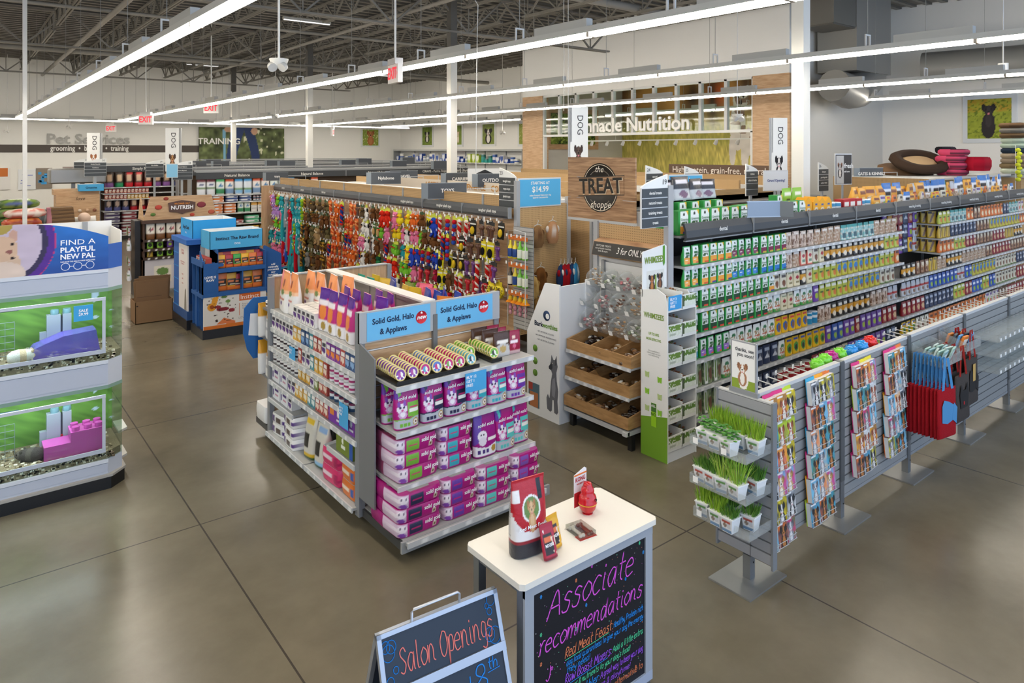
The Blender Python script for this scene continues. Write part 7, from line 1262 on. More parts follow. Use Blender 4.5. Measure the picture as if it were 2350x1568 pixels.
# gondolas parallel to the toys
for i, (x, y0, y1, t, lab, nm) in enumerate([(8.1, 7.4, 16.5, 2.26, 'white topped gondola of travel gear behind the toys', 'ACCESSORIES    CONVENIENCE    CONTAINERS'), (9.4, 8.6, 17, 2.3, 'oak topped carrier gondola beside the white column', ''), (12.2, 8, 17, 2.32, 'white topped gondola of outdoor gear beyond the column', ''), (14.4, 8.4, 17.5, 2.34, 'grey topped gondola closest to the nutrition room', '')]):
    g = T('aisle_gondola', lab, 'shelving unit', (x, y1, 0), -PI / 2); n = y1 - y0
    O('base', MB().box(0, n, -.4, .4, 0, .15, '#6c6e6f'), 'enamel', g); O('back_panel', MB().box(0, n, -.02, .02, .15, 2.1, '#a8845c').box(0, n, -.03, .03, 2.08, t, '#c2a071'), 'pegboard', g); O('top_board', MB().box(.2, n, -.35, .35, 2.1, 2.13, '#e6e8e6').box(.2, n, -.36, -.35, 2.0, 2.13, '#e6e8e6'), 'enamel', g)
    for z in (1.5, 1.0, .5): shelf_part(g, 0, n, .38, z, -.4, .035, tags=20)
    if nm: h = O('header_board', MB().box(2.2, n - 1.0, -.42, -.4, 2.1, 2.32, '#cfc4b4'), 'paper', g); text(nm, .15, h, (n * .55 + .6, -.425, 2.21), col='#b8823c', bold=True)
# ---- wall shelf with cleaning supplies
x0 = WX - .55; ya, yb = min(onX(884, x0), WY - .1), onX(1197, x0)
ws = T('supply_shelf', 'long grey wall shelf of supplies below the dog pictures', 'shelving unit', (x0, ya, 0), -PI / 2); n = ya - yb
O('back_panel', MB().box(0, n, .5, .53, 0, 2.98, '#dcdcd8'), 'wall_paint', ws); O('canopy', MB().box(0, n, -.0, .5, 2.9, 3.0, '#a9acac'), 'enamel', ws); O('base', MB().box(0, n, 0, .5, 0, .15, '#55585a'), 'enamel', ws)
for z in (2.28, 1.7, 1.1, .5): shelf_part(ws, 0, n, .5, z, 0, .05, '#dadcdc', tags=30)
for k in range(8): O('upright', MB().box(k * n / 7 - .03, k * n / 7 + .03, .02, .5, .1, 2.95, '#8f9294') if k in (0, 7) else MB().box(k * n / 7 - .03, k * n / 7 + .03, .46, .5, .1, 2.95, '#8f9294'), 'enamel', ws)
r3 = random.Random(8); kk = {}
for key, cc, ds in (('jug', ['#e6e6e2', '#3a5aa8', '#e6e6e2'], 'white supply jug'), ('tub', ['#2f5aa8', '#e4e8ec', '#2f5aa8'], 'blue supply tub'), ('teal', ['#2f9c94', '#2f9c94', '#1f6f6c'], 'teal supply jar'), ('grey', ['#9aa4ac', '#d8dce0', '#9aa4ac'], 'grey supply canister')): FB[key] = can('supply_tub', 'supply tub', .13, .36, cc, ds, 12)
for key, c, c2, ds in (('bx_blue', '#2f52a8', '#e4e8f0', 'blue supply carton'), ('bx_lime', '#b0c83a', '#f0f4e0', 'lime supply carton'), ('bx_white', '#e4e4e2', '#3a5aa8', 'white supply carton'), ('bx_red', '#b8283c', '#f0e0e0', 'red supply carton')): FB[key] = carton('supply_carton', 'supply box', .3, .36, .25, PT(c, ('r', .1, .9, .5, .85, c2), ('e', .5, .3, .2, .14, c2)), c, ds, 6, 6)
x = .3
seqs = ['bx_blue', 'jug', 'jug', 'jug', 'tub', 'jug', 'bx_white', 'bx_blue', 'bx_blue', 'grey', 'grey', 'jug', 'bx_white', 'bx_white', 'tub', 'bx_blue', 'bx_blue', 'bx_blue', 'bx_red', 'bx_blue', 'bx_blue', 'grey', 'bx_lime', 'bx_lime', 'bx_lime', 'teal', 'teal', 'teal', 'tub', 'bx_blue', 'bx_white', 'bx_blue', 'tub', 'jug']
for k in seqs * 2:
    w_ = DIM[FB[k]][0] + .03
    if x + w_ > n - .1: break
    kk[k] = kk.get(k, 0) + 1; dup(FB[k], (x0 + .16, ya - x - w_ / 2, 2.28), label=f'{DIM[FB[k]][3]} on the wall shelf, {nth(kk[k] - 1)} of its kind from the far corner', rot=(0, 0, -PI / 2), scale=(1, 1, r3.choice([.6, .9, 1.1, 1.3]))); x += w_ + r3.uniform(0, .1)
# ================================================================== small animal habitat
HX0, HX1, HY0, HD = -1.7, 1.035, 6.86, .62
ht = T('animal_habitat', 'tall two level small animal habitat with a blue find a playful new pal header', 'animal habitat', (0, HY0, 0))
foot = [(HX0, 0), (HX1, 0), (HX1 + .12, .09), (HX1 + .12, HD), (HX0, HD)]
def slab(z0, z1, c, grow=0.0): return MB().prism([(x + (grow if x > 0 else 0), y - (grow if y < .05 else 0)) for x, y in foot], z0, z1, c, 'z')
O('plinth', slab(0, .11, '#17181a', .02), 'plastic', ht); O('kick_rail', slab(.105, .125, '#a8a49c', .03), 'enamel', ht)
for z0, z1 in ((.125, .253), (.888, 1.105), (1.725, 1.89)): O('body_band', slab(z0, z1, '#c3c8d0').box(HX0, HX1 - .005, -.006, 0, z0 + .02, z1 - .035, '#b6bcc8').box(HX0, HX1, -.012, -.002, z1 - .03, z1, '#d0d4da'), 'enamel', ht)
O('back_wall', MB().box(HX0, HX1 + .12, HD - .02, HD, .1, 1.9, '#8a9098'), 'enamel', ht)
def grass_print(u, v):
    a = vnoise(u * 1.0 + v * .4, v, 60, 9, 17); b = vnoise(u, v, 7, 4, 18); t = (.25 + .5 * a + .35 * b * v)[:, None]
    c = np.array(L('#27481a')) * (1 - t) + np.array(L('#7fae4a')) * t; k = vnoise(u, v, 20, 12, 19) > .9; c[k] = L('#c8d8e8'); return c
for lv, (z0, z1) in enumerate(((.253, .888), (1.105, 1.725))):
    nm = ('lower', 'upper')[lv]
    O('printed_backdrop', MB().grid((HX0, HD - .03, z0), (HX1 + .12 - HX0, 0, 0), (0, 0, z1 - z0), 200, 60, grass_print), 'print', ht); O('printed_side', MB().box(HX0, HX0 + .01, 0, HD, z0, z1, '#4a7a2c'), 'print', ht)
    gr = MB().prism([(HX0 + .01, .01), (HX1 - .01, .01), (HX1 + .11, .1), (HX1 + .11, HD - .04), (HX0 + .01, HD - .04)], z0, z0 + .06, '#8a7a60', 'z'); r4 = random.Random(lv)
    for k in range(1100):
        x, y, s = r4.uniform(HX0 + .05, HX1 + .05), r4.uniform(.02, HD - .06), r4.uniform(.006, .013); h0 = r4.uniform(.0, .05) if k % 3 == 0 else .055; y = .008 + s if k % 3 == 0 else y; gr.box(x - s, x + s, y - s, y + s, z0 + h0, z0 + h0 + .005 + s, r4.choice(['#a3937a', '#7d6c55', '#d9cdb6', '#66583f', '#bdab8c', '#efe6d2']), None)
    q = O('gravel', gr, 'gravel', ht); q['kind'] = 'stuff'
    O('glass_front', MB().box(HX0, HX1, 0, .004, z0, z1, '#ffffff').prism([(HX1, 0), (HX1 + .12, .09), (HX1 + .117, .093), (HX1 - .003, .004)], z0, z1, '#ffffff', 'z').box(HX1 + .116, HX1 + .12, .09, HD, z0, z1, '#ffffff'), 'glass', ht)
    d = MB(); a, b = z0 + .075, z1 - .085
    d.box(HX0, HX1 - .02, -.012, -.001, b - .018, b + .008, '#c4cad2').box(HX0, HX1 - .02, -.012, -.001, a - .012, a + .02, '#b4bac4').box(HX1 - .045, HX1 - .021, -.0115, -.002, a + .021, b - .019, '#bcc2ca').ell((.16, -.014, a + .004), .013, '#d0d4da', 10, 6)
    O('door_frame', d, 'enamel', ht)
    cg = MB()
    for x0_, n_ in ((.02 - .6 * 0, 2), (.2, 3)):
        for k in range(n_ + 1): cg.bar((x0_ + k * .065, .3, z0 + .06), (x0_ + k * .065, .3, z0 + .36), .004, '#8a9298')
        for k in range(6): cg.bar((x0_, .3, z0 + .09 + k * .055), (x0_ + n_ * .065, .3, z0 + .09 + k * .055), .004, '#aab2b8')
    cg.tube([(.0, .28, z0 + .47), (.42, .28, z0 + .47)], .012, '#4a5a66', 8); O('wire_divider', cg, 'steel', ht)
    fl = MB().box(.62, .72, .3, .38, z0 + .12, z0 + .38, '#8d929c').box(.735, .8, .3, .38, z0 + .12, z0 + .38, '#8d929c').box(.715, .74, .31, .38, z0 + .14, z0 + .36, '#2c3038').box(.718, .738, .3, .31, z0 + .14, z0 + .19, '#b02830').lathe([(.03, 0), (.034, .02), (.03, .04)], '#6a8a94', 10, Matrix.Translation((.68, .34, z0 + .38))).lathe([(.03, 0), (.034, .02), (.03, .04)], '#6a8a94', 10, Matrix.Translation((.77, .34, z0 + .38))).box(.57, .63, .31, .36, z0 + .12, z0 + .24, '#8d929c'); O('water_unit', fl, 'plastic', ht)
    O('reflection_strip', MB().box(HX0, HX1, -.004, 0, z1 - .03, z1, '#7d9a8a').prism([(HX1, -.002), (HX1 + .122, .088), (HX1 + .12, .092), (HX1 - .002, .002)], z1 - .03, z1, '#7d9a8a', 'z'), 'enamel', ht)  # added strip: grey-green paints the dark reflection atop the glass and covers the lamp
    O('lamp', MB().box(HX0 + .1, HX1 - .05, .1, .18, z1 - .02, z1 - .003, '#ffffff'), mat('habitat_lamp', .4, emit=22, color='#eaf6ff') if lv == 0 else 'habitat_lamp', ht)
hb = T('animal_hide', 'blue see-through tunnel hide in the upper habitat', 'animal hide', (.72, HY0 + .1, 1.165)); O('shell', MB().prism([(-.27, 0), (-.2, .1), (.0, .17), (.24, .19), (.27, 0)], 0, .2, '#7a6ad8', 'y'), 'blue_acrylic', hb); O('floor_plate', MB().box(-.27, .27, 0, .2, 0, .006, '#5a3a9c'), 'plastic', hb)
hp = T('animal_hide', 'pink see-through brick hide in the lower habitat', 'animal hide', (.82, HY0 + .08, .313)); O('shell', MB().box(-.24, .19, 0, .2, 0, .12, '#d85ab8').box(-.05, .19, 0, .2, .12, .2, '#d85ab8'), 'pink_acrylic', hp)
st_ = MB()
for x in (-.0, .09, .17):
    for y in (.04, .14): st_.lathe([(.03, .2), (.03, .235)], '#d050b0', 10, Matrix.Translation((x - .01, y, 0)))
O('brick_studs', st_, 'pink_acrylic', hp)
bl = O('animal_hide', MB().lathe([(.12, 0), (.13, .06), (.1, .12), (.05, .16), (0, .17)], '#1f7ab8', 16), 'plastic', loc=(-.12, HY0 + .2, .313)); tag(bl, 'round blue plastic hide beside the spotted guinea pig', 'animal hide')
vt = O('animal_hide', MB().lathe([(.1, 0), (.11, .06), (.09, .11), (.04, .14), (0, .145)], '#5a3a8c', 16), 'plastic', loc=(-.22, HY0 + .2, 1.165)); tag(vt, 'violet plastic hide beside the tan guinea pig', 'animal hide')
def guinea(loc, rz, c, c2, lab, s=1.0):
    Mx = Matrix.Rotation(PI / 2, 4, 'Y'); b = MB(); pr = [(0, -.12), (.035, -.115), (.058, -.08), (.066, -.03), (.062, .02), (.052, .055), (.046, .08), (.04, .1), (.027, .125), (.012, .137), (0, .139)]
    b.lathe(pr, c, 16, Matrix.Translation((0, 0, .055)) @ Mx, cols=[c, c, c, c2, c, c, c2, c2, c, c], caps=False)
    for y in (-1, 1): b.ell((.07, y * .036, .095), (.014, .01, .018), c2, 8, 6).ell((.105, y * .032, .07), .0075, '#120c0a', 8, 6).tube([(.06, y * .03, .03), (.07, y * .032, .0)], [.016, .01], c, 8).tube([(-.07, y * .035, .03), (-.055, y * .04, .0)], [.02, .012], c, 8)
    b.ell((.137, 0, .055), (.007, .009, .007), '#c98a80', 8, 5); o = O('guinea_pig', b, 'plush', loc=loc, rot=(0, 0, rz)); o.scale = (s,) * 3; tag(o, lab, 'guinea pig'); return o
guinea((.02, HY0 + .12, 1.165), .15, '#b98a54', '#c9a070', 'tan guinea pig sitting at the front of the upper habitat')
guinea((.44, HY0 + .13, 1.165), .1, '#e8e4de', '#d8c0a0', 'white guinea pig entering the blue hide of the upper habitat', .9)
guinea((.03, HY0 + .13, .313), .2, '#ece8e2', '#9a4f2c', 'white and brown guinea pig in the lower habitat')
gq = guinea((.5, HY0 + .2, .313), 2.6, '#4a4440', '#5a534c', 'dark guinea pig resting beside the pink hide', .9)
# arched header sign
def hpaint(u, v):
    c = np.empty((len(u), 3)); X = HX0 + u * (HX1 - HX0); Z = 1.89 + v * .42; t = np.clip((Z - 1.89) / .4, 0, 1)[:, None]; c[:] = np.array(L('#2b4f96')) * (1 - t) + np.array(L('#2f74c4')) * t
    D = np.hypot(X - .265, (Z - 2.16) * 1.0); c[D < .392] = L('#c03a70'); c[D < .386] = L('#55308c'); k = D < .335; c[k] = L('#3a3350'); k = D < .297; c[k] = np.array(L('#c3b4c4')); n = vnoise(u, v, 30, 10, 41)[:, None]
    E = lambda x, z, rx, rz_, q: c.__setitem__(((X - x) / rx) ** 2 + ((Z - z) / rz_) ** 2 < 1, L(q))
    E(.27, 2.33, .1, .1, '#a8944a'); E(.27, 1.98, .15, .17, '#d2b49a'); E(.28, 1.92, .17, .1, '#d8c4b4'); E(.37, 2.22, .03, .05, '#c79f8c'); E(.3, 2.12, .1, .1, '#cfae92'); E(.365, 2.155, .013, .012, '#2a1c1c'); E(.365, 2.045, .014, .012, '#2a1c1c'); E(.345, 2.095, .022, .018, '#8f5a52')
    return c * (.92 + .16 * n)
NU, NV = 250, 60; arch = lambda x: 2.14 + .17 * max(0, 1 - ((x - .38) / .72) ** 2) if x > -.3 else 2.14 + .17 * max(0, 1 - ((-.3 - .38) / .72) ** 2)
vs = []; 
for j in range(NV + 1):
    for i in range(NU + 1): x = HX0 + (HX1 - HX0) * i / NU; vs.append((x, -.012, 1.89 + (arch(x) - 1.89) * j / NV))
fs = [(j * (NU + 1) + i, j * (NU + 1) + i + 1, (j + 1) * (NU + 1) + i + 1, (j + 1) * (NU + 1) + i) for j in range(NV) for i in range(NU)]
hm_ = MB(); va = np.array(vs); hm_.add(vs, fs, hpaint((va[:, 0] - HX0) / (HX1 - HX0), (va[:, 2] - 1.89) / .42)[np.array(fs)])
prf = [(HX0, 1.89), (HX1, 1.89)] + [(HX1 - (HX1 - HX0) * i / 40, arch(HX1 - (HX1 - HX0) * i / 40)) for i in range(41)]
hm_.prism(prf, -.0115, .0, '#ecebe6', 'y'); hs_ = O('header_sign', hm_, 'print', ht)
for s, z, sz, bd_f, ft in (('FIND A', 2.135, .062, False, .25), ('PLAYFUL', 2.075, .06, True, .25), ('NEW PAL', 2.018, .06, True, .25), ('THEN SHOP THE AISLE IN THREE SIMPLE STEPS', 1.978, .014, True, .25)): text(s, sz, hs_, (.81, -.015, z), bold=bd_f, fit=ft)
rg_ = MB()
for k, x in enumerate((.722, .81, .898)): ring(rg_, x, 1.938, .03, '#f0f2f6', .004, -.014)
line(rg_, [(.752, 1.938), (.78, 1.938)], .005, L('#f0f2f6'), -.014); line(rg_, [(.84, 1.938), (.868, 1.938)], .005, L('#f0f2f6'), -.014); O('step_rings', rg_, 'print', hs_)
O('header_return', MB().prism([(HX1, 0 - .01), (HX1 + .12, .09), (HX1 + .115, .1), (HX1 - .005, .0)], 1.89, 2.1, '#2b5aa8', 'z').box(HX1 + .11, HX1 + .12, .1, HD, 1.89, 2.2, '#e6e4de').box(HX0, HX1 + .12, HD - .012, HD, 1.89, 2.25, '#ecebe6').box(.92, .96, HD - .03, HD - .012, 1.9, 2.25, '#9a9c9e'), 'paper', ht)
O('side_ledge', MB().prism([(HX1 + .12, .25), (HX1 + .2, .32), (HX1 + .2, .55), (HX1 + .12, .55)], .36, .38, '#c9c6be', 'z').prism([(HX1 + .12, .25), (HX1 + .2, .32), (HX1 + .2, .55), (HX1 + .12, .55)], .12, .14, '#c9c6be', 'z'), 'enamel', ht)
O('information_card', MB().box(-.2, .12, -.014, -.0125, .94, 1.07, '#2c2c30').box(-.2, .0, -.0145, -.014, .9, .99, '#e6dcd8').box(-.2, -.01, -.015, -.0145, .93, .95, '#a83a4a'), 'paper', ht)
pc = O('price_card', MB().box(.78, .92, -.016, -.0135, 1.47, 1.6, '#3aa0d8'), 'paper', ht); text('SALE\n29.99', .032, pc, (.85, -.018, 1.54), bold=True)
# ================================================================== card displays by the food aisle
ist = T('card_display', 'deep blue card display of raw brand pouches with a printed white front', 'display stand', (2.99, 11.33, 0)); W2, D2 = .96, .66; BLU = '#1d5596'
O('plinth', MB().box(-.02, W2 + .02, -.03, D2, 0, .14, '#20232a'), 'plastic', ist)
def ipaint(u, v):
    c = PT('#d8d6d2', ('r', 0, 1, 0, .1, '#d0742e'), ('p', [(.14, .93), (.24, .97), (.2, .7), (.1, .6)], '#d8962e'), ('e', .13, .66, .07, .12, '#d8962e'), ('e', .13, .66, .035, .06, '#9a4a1c'), ('e', .32, .92, .05, .04, '#5a7a44'), ('e', .38, .78, .04, .05, '#6a8a4a'), ('e', .3, .56, .1, .06, '#7a2230'), ('e', .22, .64, .05, .05, '#8a2a34'), ('e', .44, .5, .05, .06, '#8a2a34'), ('p', [(.2, .12), (.32, .3), (.5, .16), (.5, .1)], '#d87a4a'), ('nr', 24, 20, .84, '#3a2a24', 5, .05, .5, .2, .95), ('r', .56, .9, .74, .96, '#c8642e'), ('r', .56, .565, .3, .68, '#c8642e'))(u, v); return c
fp = O('front_print', MB().box(0, W2, 0, .02, .14, .66, '#e0deda').grid((0, -.002, .14), (W2, 0, 0), (0, 0, .52), 110, 64, ipaint), 'print', ist); text('Instinct', .1, fp, (.7, -.004, .58), col='#f6ece2'); text('Raw nutrition\nReal food\nGrain free', .035, fp, (.58, -.004, .44), col='#8a8a88', align='LEFT'); text('LOVE IS RAW', .045, fp, (.66, -.004, .26), col='#8a8a88')
cb = MB().box(.0, .02, 0, .22, .66, 1.2, BLU).prism([(.0, .66), (.22, .66), (.22, 1.34), (.0, 1.16)], .0, .012, BLU, 'x').box(0, .22, -.004, .012, .66, 1.16, BLU).box(W2 - .02, W2, 0, D2, .14, 1.3, BLU).box(.2, W2, .3, .32, .66, 1.35, '#1a4a84').box(0, W2, -.012, .3, .64, .7, BLU).box(.2, W2, -.012, .3, 1.0, 1.06, BLU).box(.58, .6, 0, .3, .66, 1.02, BLU).box(.2, .22, 0, .4, .66, 1.36, BLU).box(.02, W2, .3, D2, .14, .66, BLU)
for y in (.12, .36, .6): cb.box(-.006, .2, y - .01, y + .01, .14, 1.16, BLU)
cb.box(-.01, .3, .0, D2, .62, .68, BLU).box(-.01, .3, .0, D2, 1.1, 1.14, BLU).box(-.012, 0, 0, D2, 1.1, 1.2, BLU).box(.2, W2, .3, D2, 1.33, 1.36, '#ecece8').prism([(0, 1.14), (D2, 1.14), (D2, 1.4), (.0, 1.3)], .2, .212, '#e8e8e4', 'x'); cbo = O('card_body', cb, 'card', ist); text('LOVE IS\nRAW', .05, cbo, (.1, -.006, .92), bold=True)
sw_ = O('side_wing', MB().prism([(W2, 1.34), (W2 + .02, 1.36), (W2 + .3, 1.2), (W2 + .3, .5), (W2, .6)], .12, .13, BLU, 'y'), 'card', ist); text('add\nminimally\nprocessed\nraw\nnutrition', .045, sw_, (W2 + .16, .115, .95), bold=True)
def topbox(parent, x0, x1, y0, y1, z0, z1, lines, c='#46a6d8'):
    b = MB().box(x0, x1, y0, y0 + .008, z0, z1, c).box(x0, x1, y1 - .008, y1, z0, z1, c).box(x0, x0 + .008, y0, y1, z0, z1, c).box(x1 - .008, x1, y0, y1, z0, z1, c).box(x0 + .008, x1 - .008, y0 + .008, y1 - .008, z0, z0 + .01, '#f0f0ee').box(x0 + .008, x1 - .008, y1 - .012, y1 - .008, z0, z1 - .002, '#f0f0ee').box(x1 - .012, x1 - .008, y0 + .008, y1 - .008, z0, z1 - .002, '#f0f0ee').box(x0 + .008, x0 + .012, y0 + .008, y1 - .008, z0, z1 - .002, '#f0f0ee'); o = O('top_box', b, 'card', parent)
    for s, sz, loc, r, col in lines: text(s, sz, o, loc, r, col, True)
topbox(ist, .12, W2 - .02, .1, .6, 1.36, 1.64, [('Instinct The Raw Brand', .07, (.54, .096, 1.52), (PI / 2, 0, 0), '#1d2c44'), ('DOG', .04, (.54, .096, 1.43), (PI / 2, 0, 0), '#e8f4fa')])
for key, bg, ds in [('iy', '#e0a82a', 'golden topped black treat pouch'), ('ir', '#a81e34', 'crimson topped black treat pouch'), ('ig', '#3aa048', 'green topped black treat pouch'), ('io', '#d8702a', 'orange topped black treat pouch')]: FB[key] = pouch('raw_pouch', 'treat pouch', .13, .2, .06, PT(bg, ('r', .12, .88, .28, .66, '#2a2220'), ('r', .2, .7, .5, .58, '#e07a3a'), ('r', 0, 1, 0, .24, '#d8702a'), ('r', .3, .8, .34, .4, '#e6d8c0')), bg, ds, 14, 20)
for i, k in enumerate(['iy', 'ir', 'ig', 'iy', 'io', 'ir']): dup(FB[k], (2.99 + .29 + i * .122, 11.33 + .1, 1.06), label=f'{DIM[FB[k]][3]}, {nth(i)} on the blue display top step', rot=(0, 0, rnd.uniform(-.1, .1)))
for i, k in enumerate(['io', 'ir', 'iy', 'io', 'iy', 'ir']): dup(FB[k], (2.99 + .29 + i * .122, 11.33 + .22, 1.06), label=f'{DIM[FB[k]][3]}, {nth(i)} in the row behind on the blue display', rot=(0, 0, 0), scale=1.15)
for i, (x, k, s) in enumerate([(.3, 'io', 1.35), (.45, 'iy', 1.3), (.53, 'ir', 1.2), (.7, 'iy', 1.35), (.86, 'io', 1.35)]): dup(FB[k], (2.99 + x, 11.33 + .12, .7), label=f'large {DIM[FB[k]][3]}, {nth(i)} in the middle bay of the blue display', rot=(0, 0, 0), scale=s)
for i, (y, k) in enumerate([(.2, 'ir'), (.28, 'iy'), (.5, 'io')]): dup(FB[k], (2.99 + .09, 11.33 + y, .68), label=f'{DIM[FB[k]][3]} in the {ORD[i]} side slot of the blue display', rot=(0, 0, -PI / 2), scale=1.25)
for i in range(5): dup(FB['rbox'], (2.99 + .09, 11.33 + .09 + i * .11, 1.14), label=f'small red carton on the side ledge of the blue display, {ORD[i]} inward', rot=(0, 0, -PI / 2), scale=(1, 1, .7))
for i in range(4): o = dup(FB[['lr', 'lo'][i % 2]], (2.99 + .12, 11.33 + .2 + (i % 2) * .26, (.14, .4)[i // 2]), label=f'lying {["red", "orange"][i % 2]} food bag in the {("bottom", "middle")[i // 2]} side slot of the blue display', rot=(0, 0, -PI / 2), scale=(.5, .5, .8))
rc = T('card_display', 'white and blue breed food card display with a sky blue box on top', 'display stand', (2.95, 12.1, 0)); 
O('plinth', MB().box(-.02, .8, -.03, .92, 0, .16, '#20232a'), 'plastic', rc); O('base_skirt', MB().box(-.012, .78, -.02, .9, .16, .3, '#2a4f86'), 'card', rc)
rs = O('side_print', MB().box(0, .02, 0, .55, .3, 1.36, '#e6e3e0').prism([(.06, .3), (.2, .3), (.16, .62), (.1, .66)], -.003, 0, '#8f8a80', 'x'), 'print', rc)
for s, z, sz in (('ROYAL\nCANIN', 1.24, .05), ('tailored nutrition\nfor every size', 1.06, .036), ('puppy\n\nadult\n\nsenior', .8, .04)): text(s, sz, rs, (-.004, .3, z), FX, '#b03a3a')
bb = MB().box(.0, .78, .55, .9, .3, 1.4, '#2a5fa8').box(.2, .78, 0, .02, .3, 1.36, '#dcdad6').box(-.03, .82, -.05, .94, 1.38, 1.46, '#2c66b4')
for k in range(5): bb.box(-.005, .2, .56, .9, .3 + k * .22, .31 + k * .22, '#2a86c8')
O('card_body', bb, 'card', rc); topbox(rc, .1, .8, .1, .85, 1.46, 1.76, [('Royal Canin', .08, (.096, .5, 1.62), FX, '#1d2c44'), ('DOG', .04, (.096, .5, 1.53), FX, '#e8f4fa')], '#2fa0e0')
for i in range(8): dup(FB[['nb_white', 'sn_blue', 'nb_red', 'wbox'][i % 4]], (2.95 + .08, 12.1 + .66 + (i % 2) * .15, .31 + (i // 2) * .22), label=f'{DIM[FB[["nb_white", "sn_blue", "nb_red", "wbox"][i % 4]]][3]} in the white and blue display, {ORD[i // 2]} slot up, {("near", "far")[i % 2]}', rot=(0, 0, -PI / 2), scale=.5 if i % 4 != 3 else 1)
bx_ = T('cardboard_box', 'open brown cardboard box stuffed with flattened cartons', 'cardboard box', (2.36, 13.02, 0)); KR = '#8a6a48'
O('box_body', MB().box(0, .58, 0, .01, 0, .37, KR).box(0, .58, .4, .41, 0, .37, KR).box(0, .01, 0, .41, 0, .37, KR).box(.57, .58, 0, .41, 0, .37, KR).box(0, .58, 0, .41, 0, .01, KR).ell((.03, -.001, .3), (.015, .002, .01), '#2a1e14', 8, 5), 'card', bx_)
for i, (x, y, wd, hh, r, t) in enumerate([(.27, .08, .5, .66, .02, -.1), (.3, .14, .54, .7, -.04, -.05), (.3, .2, .5, .76, .05, 0.0), (.33, .26, .52, .74, -.06, .04), (.25, .32, .46, .68, .03, .08)]):
    o = O('flattened_carton', MB().box(-wd / 2, wd / 2, -.008, .008, 0, hh - .012, '#7d5e3e').box(-wd / 2 + .02, wd / 2 - .1, -.009, -.008, hh * .62, hh * .63, '#5c4430'), 'card', loc=(2.36 + x, 13.02 + y, .012), rot=(t, r, r)); tag(o, f'flattened brown carton standing in the open box, {ORD[i]} from its front', 'cardboard', 'flattened cartons')
nt_ = T('wooden_display', 'timber roofed pet food display with a brown nameplate', 'display stand', (2.95, 15.5, 0)); NW = 1.4
ro = O('roof_board', MB().prism([(0, 1.5), (NW + .02, 1.5), (NW - .1, 1.98), (.14, 1.98)], .0, .03, '#d8b48a', 'y').prism([(0, 1.5), (.5, 1.5), (.3, 1.98)], .0, .02, '#c9a57a', 'x'), 'oak', nt_); O('roof_edge', MB().box(-.02, NW + .04, -.03, .5, 1.44, 1.51, '#4a3428'), 'paint', nt_)
np_ = O('nameplate', MB().prism([(.48, 1.66), (.64, 1.64), (.72, 1.6), (.8, 1.64), (.96, 1.66), (.98, 1.84), (.9, 1.86), (.72, 1.89), (.54, 1.86), (.46, 1.84)], -.03, 0, '#5a4038', 'y'), 'paint', nt_); text('NUTRISH', .11, np_, (.72, -.034, 1.74), bold=True, wide=.95); text('RACHAEL RAY', .045, np_, (.72, -.034, 1.82), col='#e0903a', bold=True)
fm = MB()
for x, z, r, c in [(.28, 1.76, .07, '#b8483a'), (1.1, 1.78, .09, '#8a3a44'), (.42, 1.93, .05, '#9a4034'), (1.3, 1.62, .07, '#c0604a'), (.18, 1.62, .05, '#5a7a3a'), (.92, 1.58, .05, '#b8483a')]: fm.ell((x, -.004, z), (r, .006, r * .7), c, 8, 5)
O('printed_food', fm, 'print', nt_); O('body', MB().box(.0, .03, 0, .5, 0, 1.45, '#4a3428').box(NW - .03, NW, 0, .5, 0, 1.45, '#4a3428').box(0, NW, .44, .46, .12, 1.45, '#3a2a22'), 'paint', nt_)
for z in (1.12, .93, .76): O('shelf', MB().box(0, NW, -.03, .45, z - .05, z, '#4a3428').grid((0, -.032, z - .05), (NW, 0, 0), (0, 0, .05), 42, 3, rail_paint(11, '#3a2a22')), 'paint', nt_)
lf = O('front_print', MB().box(0, NW, 0, .02, .1, .72, '#cfccd2').grid((.15, -.002, .2), (.95, 0, 0), (0, 0, .42), 50, 24, PT('#cfccd2', ('r', .05, .4, .1, .9, '#e8e2d4'), ('e', .22, .62, .12, .18, '#6a8a4a'), ('e', .2, .25, .16, .14, '#8a5a3a'), ('r', .5, .9, .1, .9, '#e4e2de'), ('e', .7, .85, .12, .08, '#3a8a6a'), ('e', .7, .22, .18, .14, '#7a3a34'))), 'print', nt_); text('PEAK', .11, lf, (.82, -.005, .44), col='#2c4a3c', bold=True); text('dish', .12, lf, (.35, -.005, .36), col='#4a3a28', shear=.3)
for i in range(7): dup(FB['meat_w'], (2.95 + .14 + i * .19, 15.5 + .06, 1.12), label=f'white food bag with brown foot under the timber roof, {ORD[i]} along', rot=(0, 0, rnd.uniform(-.1, .1)), scale=.88)
for j, (z, ks) in enumerate(((.93, ['lime_bag', 'lime_bag', 'purple', 'teal_clear', 'brown', 'brown', 'purple']), (.76, ['gold_long', 'lime_bag', 'lime_bag', 'purple', 'orange', 'brown', 'red']))):
    for i, k in enumerate(ks): dup(FB[k], (2.95 + .14 + i * .185, 15.5 + .08, z), label=f'{DIM[FB[k]][3]}, {ORD[i]} along the {("upper", "lower")[j]} shelf of the timber display', rot=(0, 0, 0), scale=.85 if k != 'lime_bag' else .68)
rk = T('side_rack', 'narrow dark rack of small pouches at the side of the timber display', 'display rack', (2.82, 15.6, 0)); O('frame', MB().box(0, .1, 0, .4, 0, 1.5, '#2a2a2c'), 'enamel', rk)
for i in range(8): dup(FB[['nb_white', 'green_white', 'silver_s', 'whim'][i % 4]], (2.74, 15.72 + (i % 2) * .17, .3 + (i // 2) * .3), label=f'{DIM[FB[["nb_white", "green_white", "silver_s", "whim"][i % 4]]][3]} on the narrow dark rack, {ORD[i // 2]} up, {("near", "far")[i % 2]}', rot=(0, 0, -PI / 2), scale=.7)
